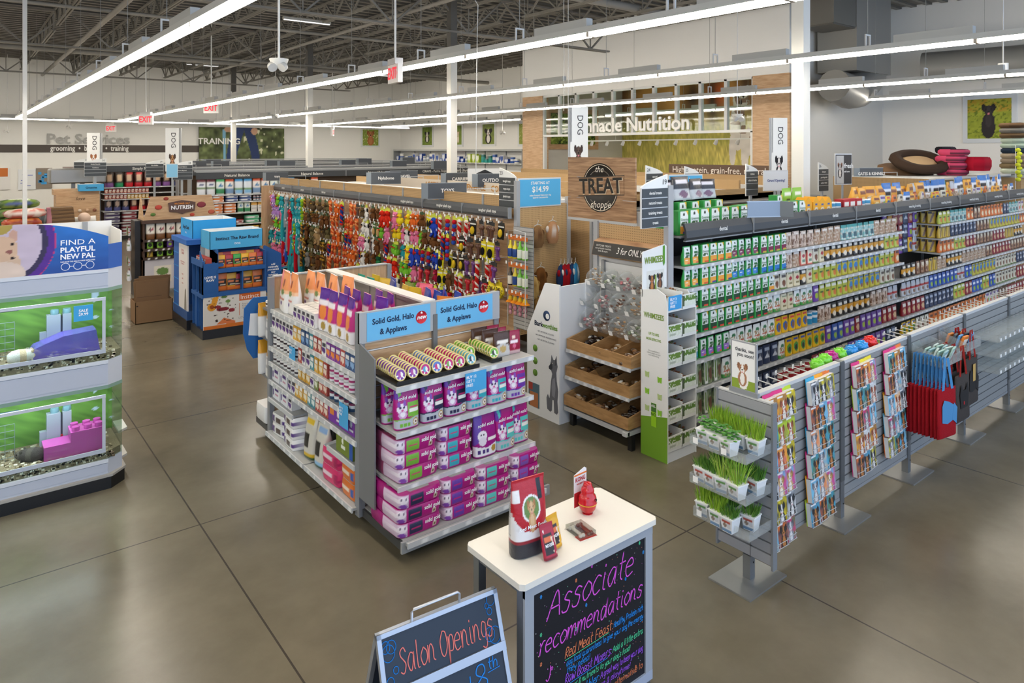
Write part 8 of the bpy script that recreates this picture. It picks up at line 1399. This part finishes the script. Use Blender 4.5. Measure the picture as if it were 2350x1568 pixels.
# ================================================================== checkout side
cc1 = T('checkout_counter', 'long pale checkout counter loaded with bagged goods', 'counter', (-1.6, 21.6, 0)); O('body', MB().box(0, 4.6, 0, 1.3, 0, .93, '#c9b193'), 'oak', cc1); O('counter_top', MB().box(-.03, 4.63, -.03, 1.33, .93, .98, '#d4cfc4'), 'enamel', cc1); O('divider', MB().box(.9, 1.05, -.6, 5.2, 0, 1.2, '#cbb598').box(.87, 1.08, -.63, 5.2, 1.2, 1.25, '#dcd8ce'), 'oak', cc1)
def sack(loc, rz, s, c, c2, c3, lab):
    b = MB().solid([(0, .36, .24), (.04, .42, .3), (.12, .43, .31), (.19, .36, .25), (.22, .22, .14)], 12, PT(c, ('n', 10, 5, .45, c2, 9), ('r', .25, .75, .25, .6, c3)), lambda u, v: PT(c, ('n', 10, 5, .5, c2, 4))(np.abs(u), v), 3); o = O('bedding_sack', b, 'film', loc=loc, rot=(0, 0, rz)); o.scale = s; tag(o, lab, 'bagged bedding', 'sacks on the checkout counter'); return o
for i, (x, y, z, c, c2, c3, nm) in enumerate([(1.9, 22.3, .98, '#3c5a26', '#6f8a4a', '#8a5a7a', 'lowest green leaf printed'), (1.85, 22.3, 1.2, '#4a6a2c', '#86a05a', '#c8507a', 'middle green leaf printed'), (1.9, 22.3, 1.42, '#3c5a26', '#7a9444', '#3a4a8a', 'topmost green leaf printed'), (1.2, 22.5, .98, '#5a5c3a', '#8a8a68', '#b8a890', 'grey green timber printed'), (2.0, 21.75, .98, '#b8482a', '#d88a4a', '#8a2a20', 'lower orange printed'), (2.05, 21.75, 1.2, '#d8c4b8', '#c05a4a', '#e8dcd4', 'upper white and red')]): sack((x - .6, y, z + .004), .05, (1.12, .85, 1), c, c2, c3, f'{nm} sack in the pile on the checkout counter')
o = O('stone_bag', MB().solid([(0, .12, .1), (.1, .17, .14), (.25, .16, .12), (.36, .1, .06), (.4, .12, .02)], 10, PT('#7d807c', ('n', 12, 12, .5, '#3c3f3c', 6), ('r', .7, 1, .2, .9, '#8ab03a')), '#6d706c', 2.6), 'clear_plastic' if False else 'film', loc=(1.82, 21.68, .985)); tag(o, 'clear bag of grey pebbles beside the wicker basket', 'bag of pebbles')
wkb = T('wicker_basket', 'upturned brown wicker basket draped with a pink cloth on the checkout counter', 'basket', (2.2, 21.7, .985)); b = MB()
for k in range(14): z = k * .032; s = 1 - k * .012; b.tube([(-.28 * s, -.2 * s, z + .016), (.28 * s, -.2 * s, z + .016), (.28 * s, .2 * s, z + .016), (-.28 * s, .2 * s, z + .016)], .02, ('#6d5030', '#7d5f3c', '#5c4328')[k % 3], 6, True, False)
b.box(-.23, .23, -.16, .16, .4, .44, '#5c4328'); O('weave', b, 'grain', wkb); O('cloth', MB().solid([(0, .1, .22), (.2, .09, .21), (.44, .06, .18)], 6, PT('#b8808a', ('s', 5, .5, '#a06a78', 0, 1, 0, 1)), '#b8808a', 3, Matrix.Translation((-.27, 0, 0))), 'cloth', wkb)
o = O('rawhide_ball', MB().ell((0, 0, .13), (.15, .15, .14), '#d8bca8', 16, 10), 'grain', loc=(2.72, 21.75, .985)); tag(o, 'large pale round ball on the counter beside the wicker basket', 'ball'); 
o = O('paper_roll', MB().tube([(0, 0, .06), (.5, -.1, .08)], [.08, .09], '#e6e4de', 12), 'paper', loc=(2.5, 21.62 + .3, .985)); tag(o, 'white paper roll lying behind the pale ball', 'paper roll')
o = O('bird_feeder', MB().prism([(-.25, 0), (.25, 0), (.0, .16)], -.12, .12, '#3f424c', 'y').box(-.15, .15, -.1, .1, -.16, 0, '#d8c42a'), 'plastic', loc=(2.2, 22.6, 1.145)); tag(o, 'yellow box with a dark pitched roof behind the sacks', 'bird house')
cr_ = T('pet_cage', 'white and purple pet carrier box by the counter divider with a blue wheel', 'pet cage', (-1.1, 21.3, .98)); O('tray', MB().box(0, 1.3, 0, .6, 0, .36, '#d8d0dc').box(1.0, 1.31, -.005, .6, .1, .3, '#6a4a9c'), 'plastic', cr_); O('wheel', MB().tube([(.95 + .3 * math.cos(a * .4), .2, .95 + .3 * math.sin(a * .4)) for a in range(16)], .02, '#3a6ac0', 8, True).bar((.65, .2, .95), (1.25, .2, .95), .015, '#3a6ac0').bar((.95, .2, .38), (.95, .2, .68), .015, '#3a6ac0'), 'plastic', cr_); O('wrapped_greens', MB().ell((.5, .3, .5), (.3, .25, .16), '#8ac03a', 12, 8).ell((1.0, .35, .46), (.2, .2, .12), '#dfe4dc', 10, 6), 'film', cr_)
cs = T('lane_sign', 'brushed grey metal box sign on two posts over the checkout', 'lane sign', (2.4, 25.2, 0)); O('sign_box', MB().cbox((.6, .35, 2.13), (1.5, .7, .46), '#9b9c9a'), 'steel', cs); O('post', MB().box(.45, .55, .3, .4, 0, 1.92, '#8f9192'), 'steel', cs); O('post', MB().box(.7, .8, .3, .4, 0, 1.92, '#8f9192'), 'steel', cs)
lv_ = T('oak_bin', 'oak bin unit lettered love before the dark food gondola', 'bin unit', (2.3, 24.0, 0)); q = O('bin_body', MB().box(0, 1.1, 0, .6, .1, 1.62, '#a87c4a').box(.05, 1.0, -.01, 0, .3, 1.3, '#6a5a44'), 'oak', lv_); text('love', .14, q, (.6, -.006, 1.5), col='#3a2c1c', shear=.3); O('top_tray', MB().box(-.05, 1.1, .1, .6, 1.62, 1.78, '#9a7044'), 'oak', lv_); topbox(lv_, .55, 1.2, -.1, .2, 1.72, 1.92, [('Greenies', .08, (.87, -.104, 1.82), (PI / 2, 0, 0), '#1d4a6a')], '#4aa8dc')
for i in range(10): o = O('chew_ball', MB().ell((0, -.03, 0), .05, ['#c9a88a', '#8a5a44', '#d8c4b0'][i % 3], 10, 6), 'plastic', loc=(2.5 + (i % 5) * .19, 23.97, 1.15 - (i // 5) * .3)); tag(o, f'{["tan", "brown", "cream"][i % 3]} chew ball hanging on the oak bin unit, {ORD[i % 5]} along the {("upper", "lower")[i // 5]} row', 'chew ball')
for px0, px1, y0, y1, c, lab, ins in [(-12, 24, 386, 436, '#e8e6e2', 'white wall calendar with an orange and blue picture', '#c8702a'), (42, 82, 389, 436, '#e6eaec', 'white dry erase board with scribbled notes on the far wall', '#6a7ac0'), (83, 120, 386, 433, '#8a7f72', 'taupe pinboard with blue notes on the far wall', '#3a9ad8'), (144, 174, 383, 396, '#a89a94', 'small grey paw print plaque on the far wall', '#5a4a48')]:
    yy = WY - .06; a, b_ = onY(px0, yy), onY(px1, yy); z1, z0 = zat(a, yy, y0), zat(a, yy, y1); r5 = random.Random(px1)
    bdm = MB().box(a, b_, yy, yy + .06, z0, z1, c)
    if px0 < 0: bdm.box(a, b_ - .1, yy - .01, yy, (z0 + z1) / 2 + .1, z1, ins)
    else:
        for k in range(7): x = r5.uniform(a + .05, b_ - .3); z = r5.uniform(z0 + .05, max(z0 + .06, z1 - .15)); bdm.box(x, x + r5.uniform(.1, .22), yy - .01, yy, z, z + (.03 if c == '#e6eaec' else .12), ins)
    tag(O('wall_board', bdm, 'paper'), lab, 'wall board')
pp = at(57, 500, 15.0); tag(O('power_pole', MB().box(pp.x - .04, pp.x + .04, pp.y - .04, pp.y + .04, 0, 7.21, '#e8e8e4'), 'enamel'), 'thin white power pole rising from the checkout to the roof', 'pole')
# ================================================================== hung signs
def pole(p, z1=7.0, r=.018, c='#e6e6e2'): return MB().tube([(0, 0, 0), (0, 0, z1 - p.z)], r, c, 8)
exm = MB().box(-.16, .16, -.03, .03, 0, .22, '#eceae6')
for px, py, d, lab, arrow in [(907, 191, 10.4, 'large red lettered EXIT sign hanging before the nearest roof lights', True), (485, 260, 23.0, 'red EXIT sign on a long pole above the bag displays', False), (335, 286, 24.0, 'red EXIT sign on a pole over the services lettering end', False), (255, 303, 33.5, 'small far red EXIT sign hanging before the services wall', False), (763, 312, 33.0, 'small red EXIT sign seen edge on by the far wall', False)]:
    p = at(px, py, d); s = 1.25 if d < 20 else 1.5; e = T('exit_sign', lab, 'exit sign', p, {763: 1.0, 907: -1.7}.get(px, -.62), 'exit signs'); e.scale = (s,) * 3
    bo = O('housing', exm, 'enamel', e); text('EXIT', .19, bo, (-.02 if arrow else 0, -.034, .11), col='#d41f36', bold=True, m='exit_glow', wide=.72); O('canopy', MB().box(-.12, .12, -.05, .05, .22, .29, '#e6e4e0'), 'enamel', e); O('pole', MB().tube([(0, 0, .29), (0, 0, (7.21 - p.z) / s)], .014, '#e6e6e2', 8), 'enamel', e)
    if arrow: O('arrow', MB().add([(.125, -.034, .15), (.145, -.034, .11), (.125, -.034, .07), (.132, -.034, .11)], [(0, 1, 3), (1, 2, 3)], '#e0384a'), 'exit_glow', e)
for px, py, d, lab in [(640, 146, 9.0, 'large white twin headed emergency light on a pole'), (632, 266, 26, 'small white twin headed emergency light below the light rows'), (17, 300, 31, 'white emergency light at the end of the services wall'), (160, 290, 32.5, 'small white emergency lamp above the services lettering'), (1153, 303, 30, 'white emergency light above the wall shelf'), (1692, 268, 15.5, 'white emergency light hanging before the glazed room')]:
    p = at(px, py, d); e = T('emergency_light', lab, 'emergency light', p, -.6, 'emergency lights'); s = 1.0 if d < 12 else 1.3
    O('housing', MB().lathe([(.05, -.06), (.09, -.03), (.12, .05), (.12, .06)], '#e2e2dc', 16), 'enamel', e)
    for x in (-.09, .09): O('lamp_head', MB().lathe([(.035, .0), (.055, -.02), (.06, -.08)], '#d6d6d2', 14, Matrix.Translation((x, -.03, -.02)) @ Matrix.Rotation(-.9, 4, 'X') @ Matrix.Rotation(x * 5, 4, 'Y')), 'enamel', e)
    O('pole', MB().tube([(0, 0, .06), (0, 0, 7.21 - p.z)], .016 if d < 12 else .01, '#e6e6e2', 8), 'enamel', e)
for px, y0, y1, d, lab, dg_, side in [(1328, 253, 365, 11.3, 'white DOG pylon behind the plank sign with a curly dark dog', ('#4a3a34', '#5c4a40', '#3a2c28'), -1), (1788, 277, 392, 12.6, 'white DOG pylon with a black and white collie by the column', ('#1e1c1e', '#f0ece8', '#1e1c1e'), -1), (215, 309, 372, 21.5, 'white DOG pylon with a brown and white bulldog', ('#a86a3a', '#f0e8e0', '#8a5230'), 1), (396, 298, 378, 20.4, 'white DOG pylon with a small terrier', ('#6a4a34', '#c09060', '#3a2c26'), 1)]:
    p = at(px, y1, d); hh = (y1 - y0) * d / FOC + .25; wd = .3 if d < 15 else .42; t = T('dog_pylon', lab, 'pylon sign', (p.x, p.y, p.z - .2), -TH, 'white dog pylons'); b0 = O('board', MB().box(-wd / 2, wd / 2, 0, .03, 0, hh, '#eef0ee'), 'enamel', t)
    O('edge_strip', MB().box(side * wd / 2 - .02, side * wd / 2 + .04, .0, .04, 0, hh, '#a5a8aa'), 'enamel', t); text('DOG', wd * .45, b0, (.02 - side * .0, -.004, hh * .72), (PI / 2, PI / 2, 0), '#33373a', wide=1.05); O('print', MB().grid((-wd * .46, -.003, .02), (wd * .9, 0, 0), (0, 0, hh * .44), 36, 40, PT('#eef0ee', ('d', .5, .66, .3, .92, *dg_))), 'print', t)
    O('mount', MB().box(-.03, .03, .01, .03, -(p.z - .2), 0, '#a5a8aa'), 'enamel', t)
# aisle flags further back
def flag_at(px, y0, d, num, lines, lab, wd=.42, rz=0, flip=False, hh=.42):
    p = at(px, y0, d); f = flag((p.x, p.y, p.z - hh), rz, num, lines, wd, hh, lab, True, flip); O('mount', MB().box(-.03, .03, .02, .05, -(p.z - hh) + .05, 0, '#a5a8aa'), 'enamel', f); return f
flag_at(1502, 398, 11.0, '24', ['apparel', '', '', ''], 'charcoal slat aisle flag twenty-four beside a blue promotion', .4)
flag_at(1588, 398, 12.2, '25', ['harness', 'collars', '', ''], 'charcoal slat aisle flag twenty-five behind the blue promotion', .4)
flag_at(1726, 393, 12.0, '25', ['KONG', 'collars & leashes', '', ''], 'charcoal slat aisle flag twenty-five beside the grand opening card', .36)
flag_at(1890, 388, 13.2, '26', ['shampoo', 'grooming tools', 'outdoor travel', ''], 'charcoal slat aisle flag twenty-six beside the fresh poster', .36)
flag_at(219, 373, 21.0, '30', ['Simply Nourish', 'Nutrience', '', ''], 'charcoal slat aisle flag thirty before the services wall', .58, flip=True)
flag_at(186, 372, 22.5, '32', ['', '', '', ''], 'charcoal slat aisle flag behind flag thirty', .4, flip=True)
flag_at(418, 379, 20.0, '28', ['Natural Balance', 'Purina Beyond', '', ''], 'charcoal slat aisle flag twenty-eight listing food brands', .56, flip=True)
flag_at(355, 376, 21.5, '29', ['Blue Buffalo', '', '', ''], 'charcoal slat aisle flag twenty-nine beside the terrier pylon', .5, flip=True)
def promo_at(px, y1, d, wd, hh, lines, lab, col='#55b4e6', tc='#f6f6f2'):
    p = at(px, y1, d); q = promo(p, -TH * .35, wd, hh, lines, lab, col, tc=tc); O('mount', MB().box(-.02, .02, .02, .04, -p.z + .05, .02, '#a5a8aa'), 'enamel', q)
promo_at(1574, 440, 10.9, .66, .27, [('BUY 1', .06, .72), ('GET 50% OFF', .055, .3)], 'blue buy one get half off promotion sign behind the silver bags')
promo_at(1781, 438, 11.9, .56, .35, [('Grand Opening!', .062, .5)], 'white grand opening card beside aisle flag twenty-five', '#e6e8ea', '#3a4a8a')
promo_at(1936, 424, 13.0, .44, .58, [('        fresh', .12, .6), ('             self-care', .045, .42)], 'fresh grooming poster with a tricolour dog at the aisle end', '#3a3634')
O('poster_print', MB().grid((-.2, 0, .02), (.2, 0, 0), (0, 0, .52), 30, 50, PT('#c8c4be', ('d', .5, .62, .36, .45, '#3a3230', '#e8ddd0', '#8a5a3c'))), 'print', bpy.data.objects[[o.name for o in COL.objects if o.get('label', '').startswith('fresh grooming')][0]], loc=(0, -.005, 0))
promo_at(395, 408, 19.8, .3, .4, [], 'sky blue promotion card beside aisle flag twenty-eight', '#8ac8ea')
def cat_sign(px, py, d, s, lab, wd=.62, hh=.24, two=True):
    p = at(px, py, d); t = T('category_sign', lab, 'category sign', p, -TH * .5, 'hanging category signs'); O('board', MB().box(-wd / 2, wd / 2, 0, .012, -hh / 2, hh / 2, '#474b50').box(-wd / 2 - .006, wd / 2 + .006, -.001, .012, hh / 2, hh / 2 + .008, '#9aa0a4').box(-wd / 2 - .006, wd / 2 + .006, -.001, .012, -hh / 2 - .008, -hh / 2, '#9aa0a4').prism([(-wd / 2, 0), (-wd / 2 - .09, .06), (-wd / 2 - .09, .07), (-wd / 2, .012)], -hh / 2, hh / 2, '#7d868e', 'z'), 'enamel', t)
    if s: text(s, hh * .36, t, (0, -.004, 0), col='#eceae6', bold=True)
    O('arm', MB().bar((wd / 2, .006, .02), (wd / 2 + .5, .1, .02), .012, '#b9bcbc').bar((wd / 2 + .5, .1, .02), (wd / 2 + .5, .1, -p.z + (1.9 if s else 0)), .014, '#b9bcbc'), 'enamel', t)
for a in [(1027, 438, 10.9, 'TOYS', 'charcoal TOYS category sign over the toy gondola'), (927, 405, 15.5, 'TRAVEL', 'charcoal TRAVEL category sign'), (886, 409, 14.6, 'Nylabone', 'charcoal category sign beside the travel sign'), (1058, 411, 14.0, 'CARRIERS', 'charcoal CARRIERS category sign before the column'), (1133, 414, 13.0, 'OUTDOOR', 'charcoal OUTDOOR category sign'), (636, 405, 20.5, 'toys', 'grey toys sign at the far end of the toy gondola'), (2000, 399, 14.4, 'GATES & KENNELS', 'charcoal gates and kennels sign by the fresh poster')]: cat_sign(*a)
for i, (px, py, d) in enumerate([(455, 381, 25.5), (490, 377, 27.5), (508, 381, 26), (630, 379, 27), (660, 381, 26), (800, 378, 28), (838, 374, 30), (917, 380, 27), (1012, 381, 26), (938, 371, 31)]): cat_sign(px, py - 2, d, '', f'small charcoal category sign above the far food aisles, {ORD[i]} counted towards the column', .55, .3)
p = at(1755, 480, 7.3); t = T('sign_holder', 'blank grey metal sign holder sticking out over the dental header', 'sign holder', p, -.45); O('plate', MB().box(-.2, .18, 0, .006, -.08, .08, '#8d959d').box(-.21, .19, -.002, .008, .075, .085, '#a9b0b6').box(-.21, .19, -.002, .008, -.085, -.075, '#a9b0b6'), 'steel', t); O('plate', MB().prism([(.18, 0), (.27, -.1), (.275, -.095), (.185, .006)], -.08, .08, '#7d858d', 'z'), 'steel', t); O('arm', MB().bar((.0, .006, 0), (.0, .5, -.05), .014, '#a9b0b6'), 'steel', t)
# ---- taller gondola of beds behind the dental aisle
bg = T('bed_gondola', 'tall gondola behind the dental aisle stacked with pet beds', 'shelving unit', (7.3, 7.2, 0)); O('back_panel', MB().box(0, 6.6, .3, .33, .1, 2.1, '#8a6f50'), 'pegboard', bg); O('base', MB().box(0, 6.6, -.1, .8, 0, .15, '#5a5c5d'), 'enamel', bg); O('top_board', MB().box(0, 6.6, -.1, .8, 1.98, 2.0, '#6a6c6c'), 'enamel', bg); O('back_panel', MB().box(0, 6.6, .3, .33, 2.0, 2.2, '#8a6f50'), 'pegboard', bg); O('side_panel', MB().box(-.03, 0, -.1, .8, 0, 2.15, '#a98a64'), 'pegboard', bg)
for z in (1.6, 1.1): shelf_part(bg, 0, 6.6, .4, z, -.1, .035, tags=20)
br_ = T('bed_gondola', 'short high gondola at the corner carrying the piles of pet beds', 'shelving unit', (14.2, 5.3, 0)); O('back_panel', MB().box(0, 4.6, .6, .63, .1, 2.3, '#8a6f50').box(-.02, 0, 0, 1.8, 0, 2.38, '#a98a64'), 'pegboard', br_); O('top_board', MB().box(0, 4.6, 0, 1.8, 2.34, 2.38, '#b9bbb9'), 'enamel', br_); O('base', MB().box(0, 4.6, 0, .9, 0, .15, '#5a5c5d'), 'enamel', br_)
for z in (1.9, 1.4): shelf_part(br_, 0, 4.6, .5, z, 0, .035, tags=12)
def bed(loc, s, c, c2, lab, rz=0, rot=None):
    b = MB().solid([(0, .4, .28), (.05, .46, .33), (.12, .46, .33), (.16, .4, .28)], 12, PT(c, ('s', 3, .5, c2, 0, 1, 0, 1)), c, 5).solid([(.158, .36, .25), (.165, .34, .23)], 6, plain(c2), c2, 5); o = O('pet_bed', b, 'cloth', loc=loc, rot=rot or (0, 0, rz)); o.scale = s; tag(o, lab, 'pet bed', 'pet beds piled on the gondola'); return o
def bedat(px, py, d, s, c, c2, lab, rot=None): p = at(px, py, d); return bed(p, s, c, c2, lab, rnd.uniform(-.1, .1), rot)
D_ = 15.0
b = MB().solid([(0, .6, .36), (.06, .72, .46), (.14, .72, .46), (.2, .64, .4), (.2, .5, .3), (.1, .48, .28)], 14, plain('#3a2c22'), '#3a2c22', 2.2).solid([(.09, .48, .28), (.14, .4, .2)], 10, plain('#b89a72'), '#b89a72', 2.2); p = at(2105, 392, D_); o = O('pet_bed', b, 'cloth', loc=p + Vector((0, 0, .1)), rot=(.5, -.05, -.3)); o.scale = (1, .95, 1); tag(o, 'large oval brown pet bed with a tan cushion on top of the pile', 'pet bed', 'pet beds piled on the gondola')
b = MB().solid([(0, .6, .36), (.06, .7, .44), (.14, .7, .44), (.18, .6, .36)], 12, plain('#6a523c'), '#6a523c', 2.2); o = O('pet_bed', b, 'cloth', loc=at(2075, 402, D_ + .3) , rot=(.25, 0, -.2)); tag(o, 'second oval brown pet bed underneath the large one', 'pet bed', 'pet beds piled on the gondola')
for i in range(4): bedat(2185 + (i % 2) * 4, 402 - i * 15, D_, (.62, .8, .85), ('#c8486a', '#3a2a32')[i == 9], '#4a2a34', f'pink and charcoal striped pet bed, {ORD[i]} up in its stack')
bedat(2245, 392, D_ - .2, (.55, .6, 1.8), '#a8142c', '#8a0f24', 'crimson pet bed rolled beside the pink stack'); bedat(2170, 352, D_ + .4, (.5, .5, .9), '#1f1f24', '#3a3a44', 'black quilted pet bed topping the pile')
for i, (c, c2, nm) in enumerate([('#b9c2ae', '#a8b29c', 'pale sage'), ('#7d6c50', '#6c5c42', 'olive brown'), ('#8a7c6a', '#7a6c5a', 'taupe'), ('#9a8c78', '#867862', 'sand'), ('#1f2c3c', '#2c3c4c', 'navy'), ('#9fb0a0', '#8fa090', 'sage'), ('#a9b8a8', '#98a898', 'light sage'), ('#5c4a34', '#4c3c2a', 'brown'), ('#6d6a64', '#5c5a54', 'grey'), ('#5a4632', '#4a3828', 'dark brown')]): bedat(2330 - (i > 6) * 2, 398 - i * 11.5, D_ + 1.05, (.68, .75, .75), c, c2, f'{nm} folded pet mat, {ORD[i]} up in the tallest stack')
mr_ = T('mat_rack', 'narrow rack behind the dental aisle end carrying the tallest stack of mats', 'shelving unit', (18.85, 5.02, 0)); O('body', MB().box(0, 1.6, .1, .8, 0, 2.3, '#9a8464'), 'pegboard', mr_); O('top_board', MB().box(0, 1.6, 0, .9, 2.3, 2.36, '#b9bbb9'), 'enamel', mr_)
cs_ = T('clip_strip', 'hanging strip of bright yellow tufts beside the tallest mat stack', 'clip strip', at(2338, 412, 15.2), 0); O('strip', MB().bar((0, .06, -2.3), (0, .06, .75), .012, '#d9dad8'), 'plastic', cs_)
for i in range(9): O('tuft', MB().ell(((i % 2) * .1 - .05, 0, i * .08), (.055, .055, .045), '#d8e040', 8, 6), 'plush', cs_)
bc = O('cable', MB().tube([at(1090, 0, 9.5), at(1097, 12, 9.5), at(1094, 130, 9.5), at(1092, 400, 9.5)], .005, '#e0e0da', 6), 'enamel'); tag(bc, 'thin white cable hanging straight down over the category signs', 'cable')
for i, px in enumerate((1294, 1304)): a = at(px, 45, 10.6); e = at(px, 255, 10.6); o = O('cable', MB().bar(e, a, .006, '#d0d0ca').bar(a, (a.x, a.y, 7.21), .006, '#d0d0ca'), 'enamel'); tag(o, f'{("first", "second")[i]} of two thin suspension cables above the curly dog pylon', 'cable')
for i, (px, py, d) in enumerate([(465, 150, 32), (705, 50, 20), (862, 172, 26)]):
    p = at(px, py, d); t = T('strip_light', f'slim roof strip light, {("over the services wall", "by the second girder", "behind the toys column")[i]}', 'strip light', p, 0, 'roof strip lights'); O('housing', MB().box(-.7, .7, -.06, .06, 0, .07, '#b9b8b2'), 'enamel', t); O('lamp_tube', MB().box(-.68, .68, -.03, .03, -.02, 0, '#ffffff'), 'exit_glow', t); O('rod', MB().bar((0, 0, .07), (0, 0, 7.21 - p.z), .01, '#8a8882'), 'enamel', t)
hl = at(2302, 170, 13.0); t = T('pendant_speaker', 'white cylinder pendant hanging in the corner before the dog picture', 'pendant', hl, 0); O('cylinder', MB().lathe([(.085, 0), (.085, .2)], '#ecebe6', 18), 'enamel', t); O('cord', MB().tube([(0, 0, .2), (0, 0, 7.21 - hl.z)], .012, '#e6e6e2', 6), 'enamel', t)
for i, (px, py) in enumerate([(160, 281), (735, 341)]): p = at(px, py, 34); tag(O('wall_sign', MB().box(-.2, .2, 0, .03, -.15, .15, '#6d7074').box(-.08, .08, -.01, 0, -.02, .1, '#e6e6e2'), 'enamel', loc=(p.x, WY - .04, p.z)), ['small grey plate above the services lettering', 'small grey restroom plate on the far wall'][i], 'wall sign') if i else None
wc_ = T('crate_art', 'white card with a black house drawing above the carriers aisle', 'display card', at(1113, 415, 13.6), -TH * .5); O('card', MB().box(-.35, .3, 0, .01, -.02, .24, '#e9e8e4'), 'paper', wc_); O('print', MB().prism([(-.16, .02), (.14, .02), (.14, .14), (.17, .14), (0, .22), (-.19, .14), (-.16, .14)], -.003, 0, '#2a2a2c', 'y').box(-.1, -.04, -.004, -.003, .04, .1, '#e9e8e4').box(.0, .06, -.004, -.003, .04, .1, '#e9e8e4'), 'print', wc_); O('mount', MB().box(-.02, .02, .01, .02, -2.2, 0, '#a5a8aa'), 'enamel', wc_)
for o in PROTO:
    for ch in list(o.children_recursive): bpy.data.objects.remove(ch)
    bpy.data.objects.remove(o)
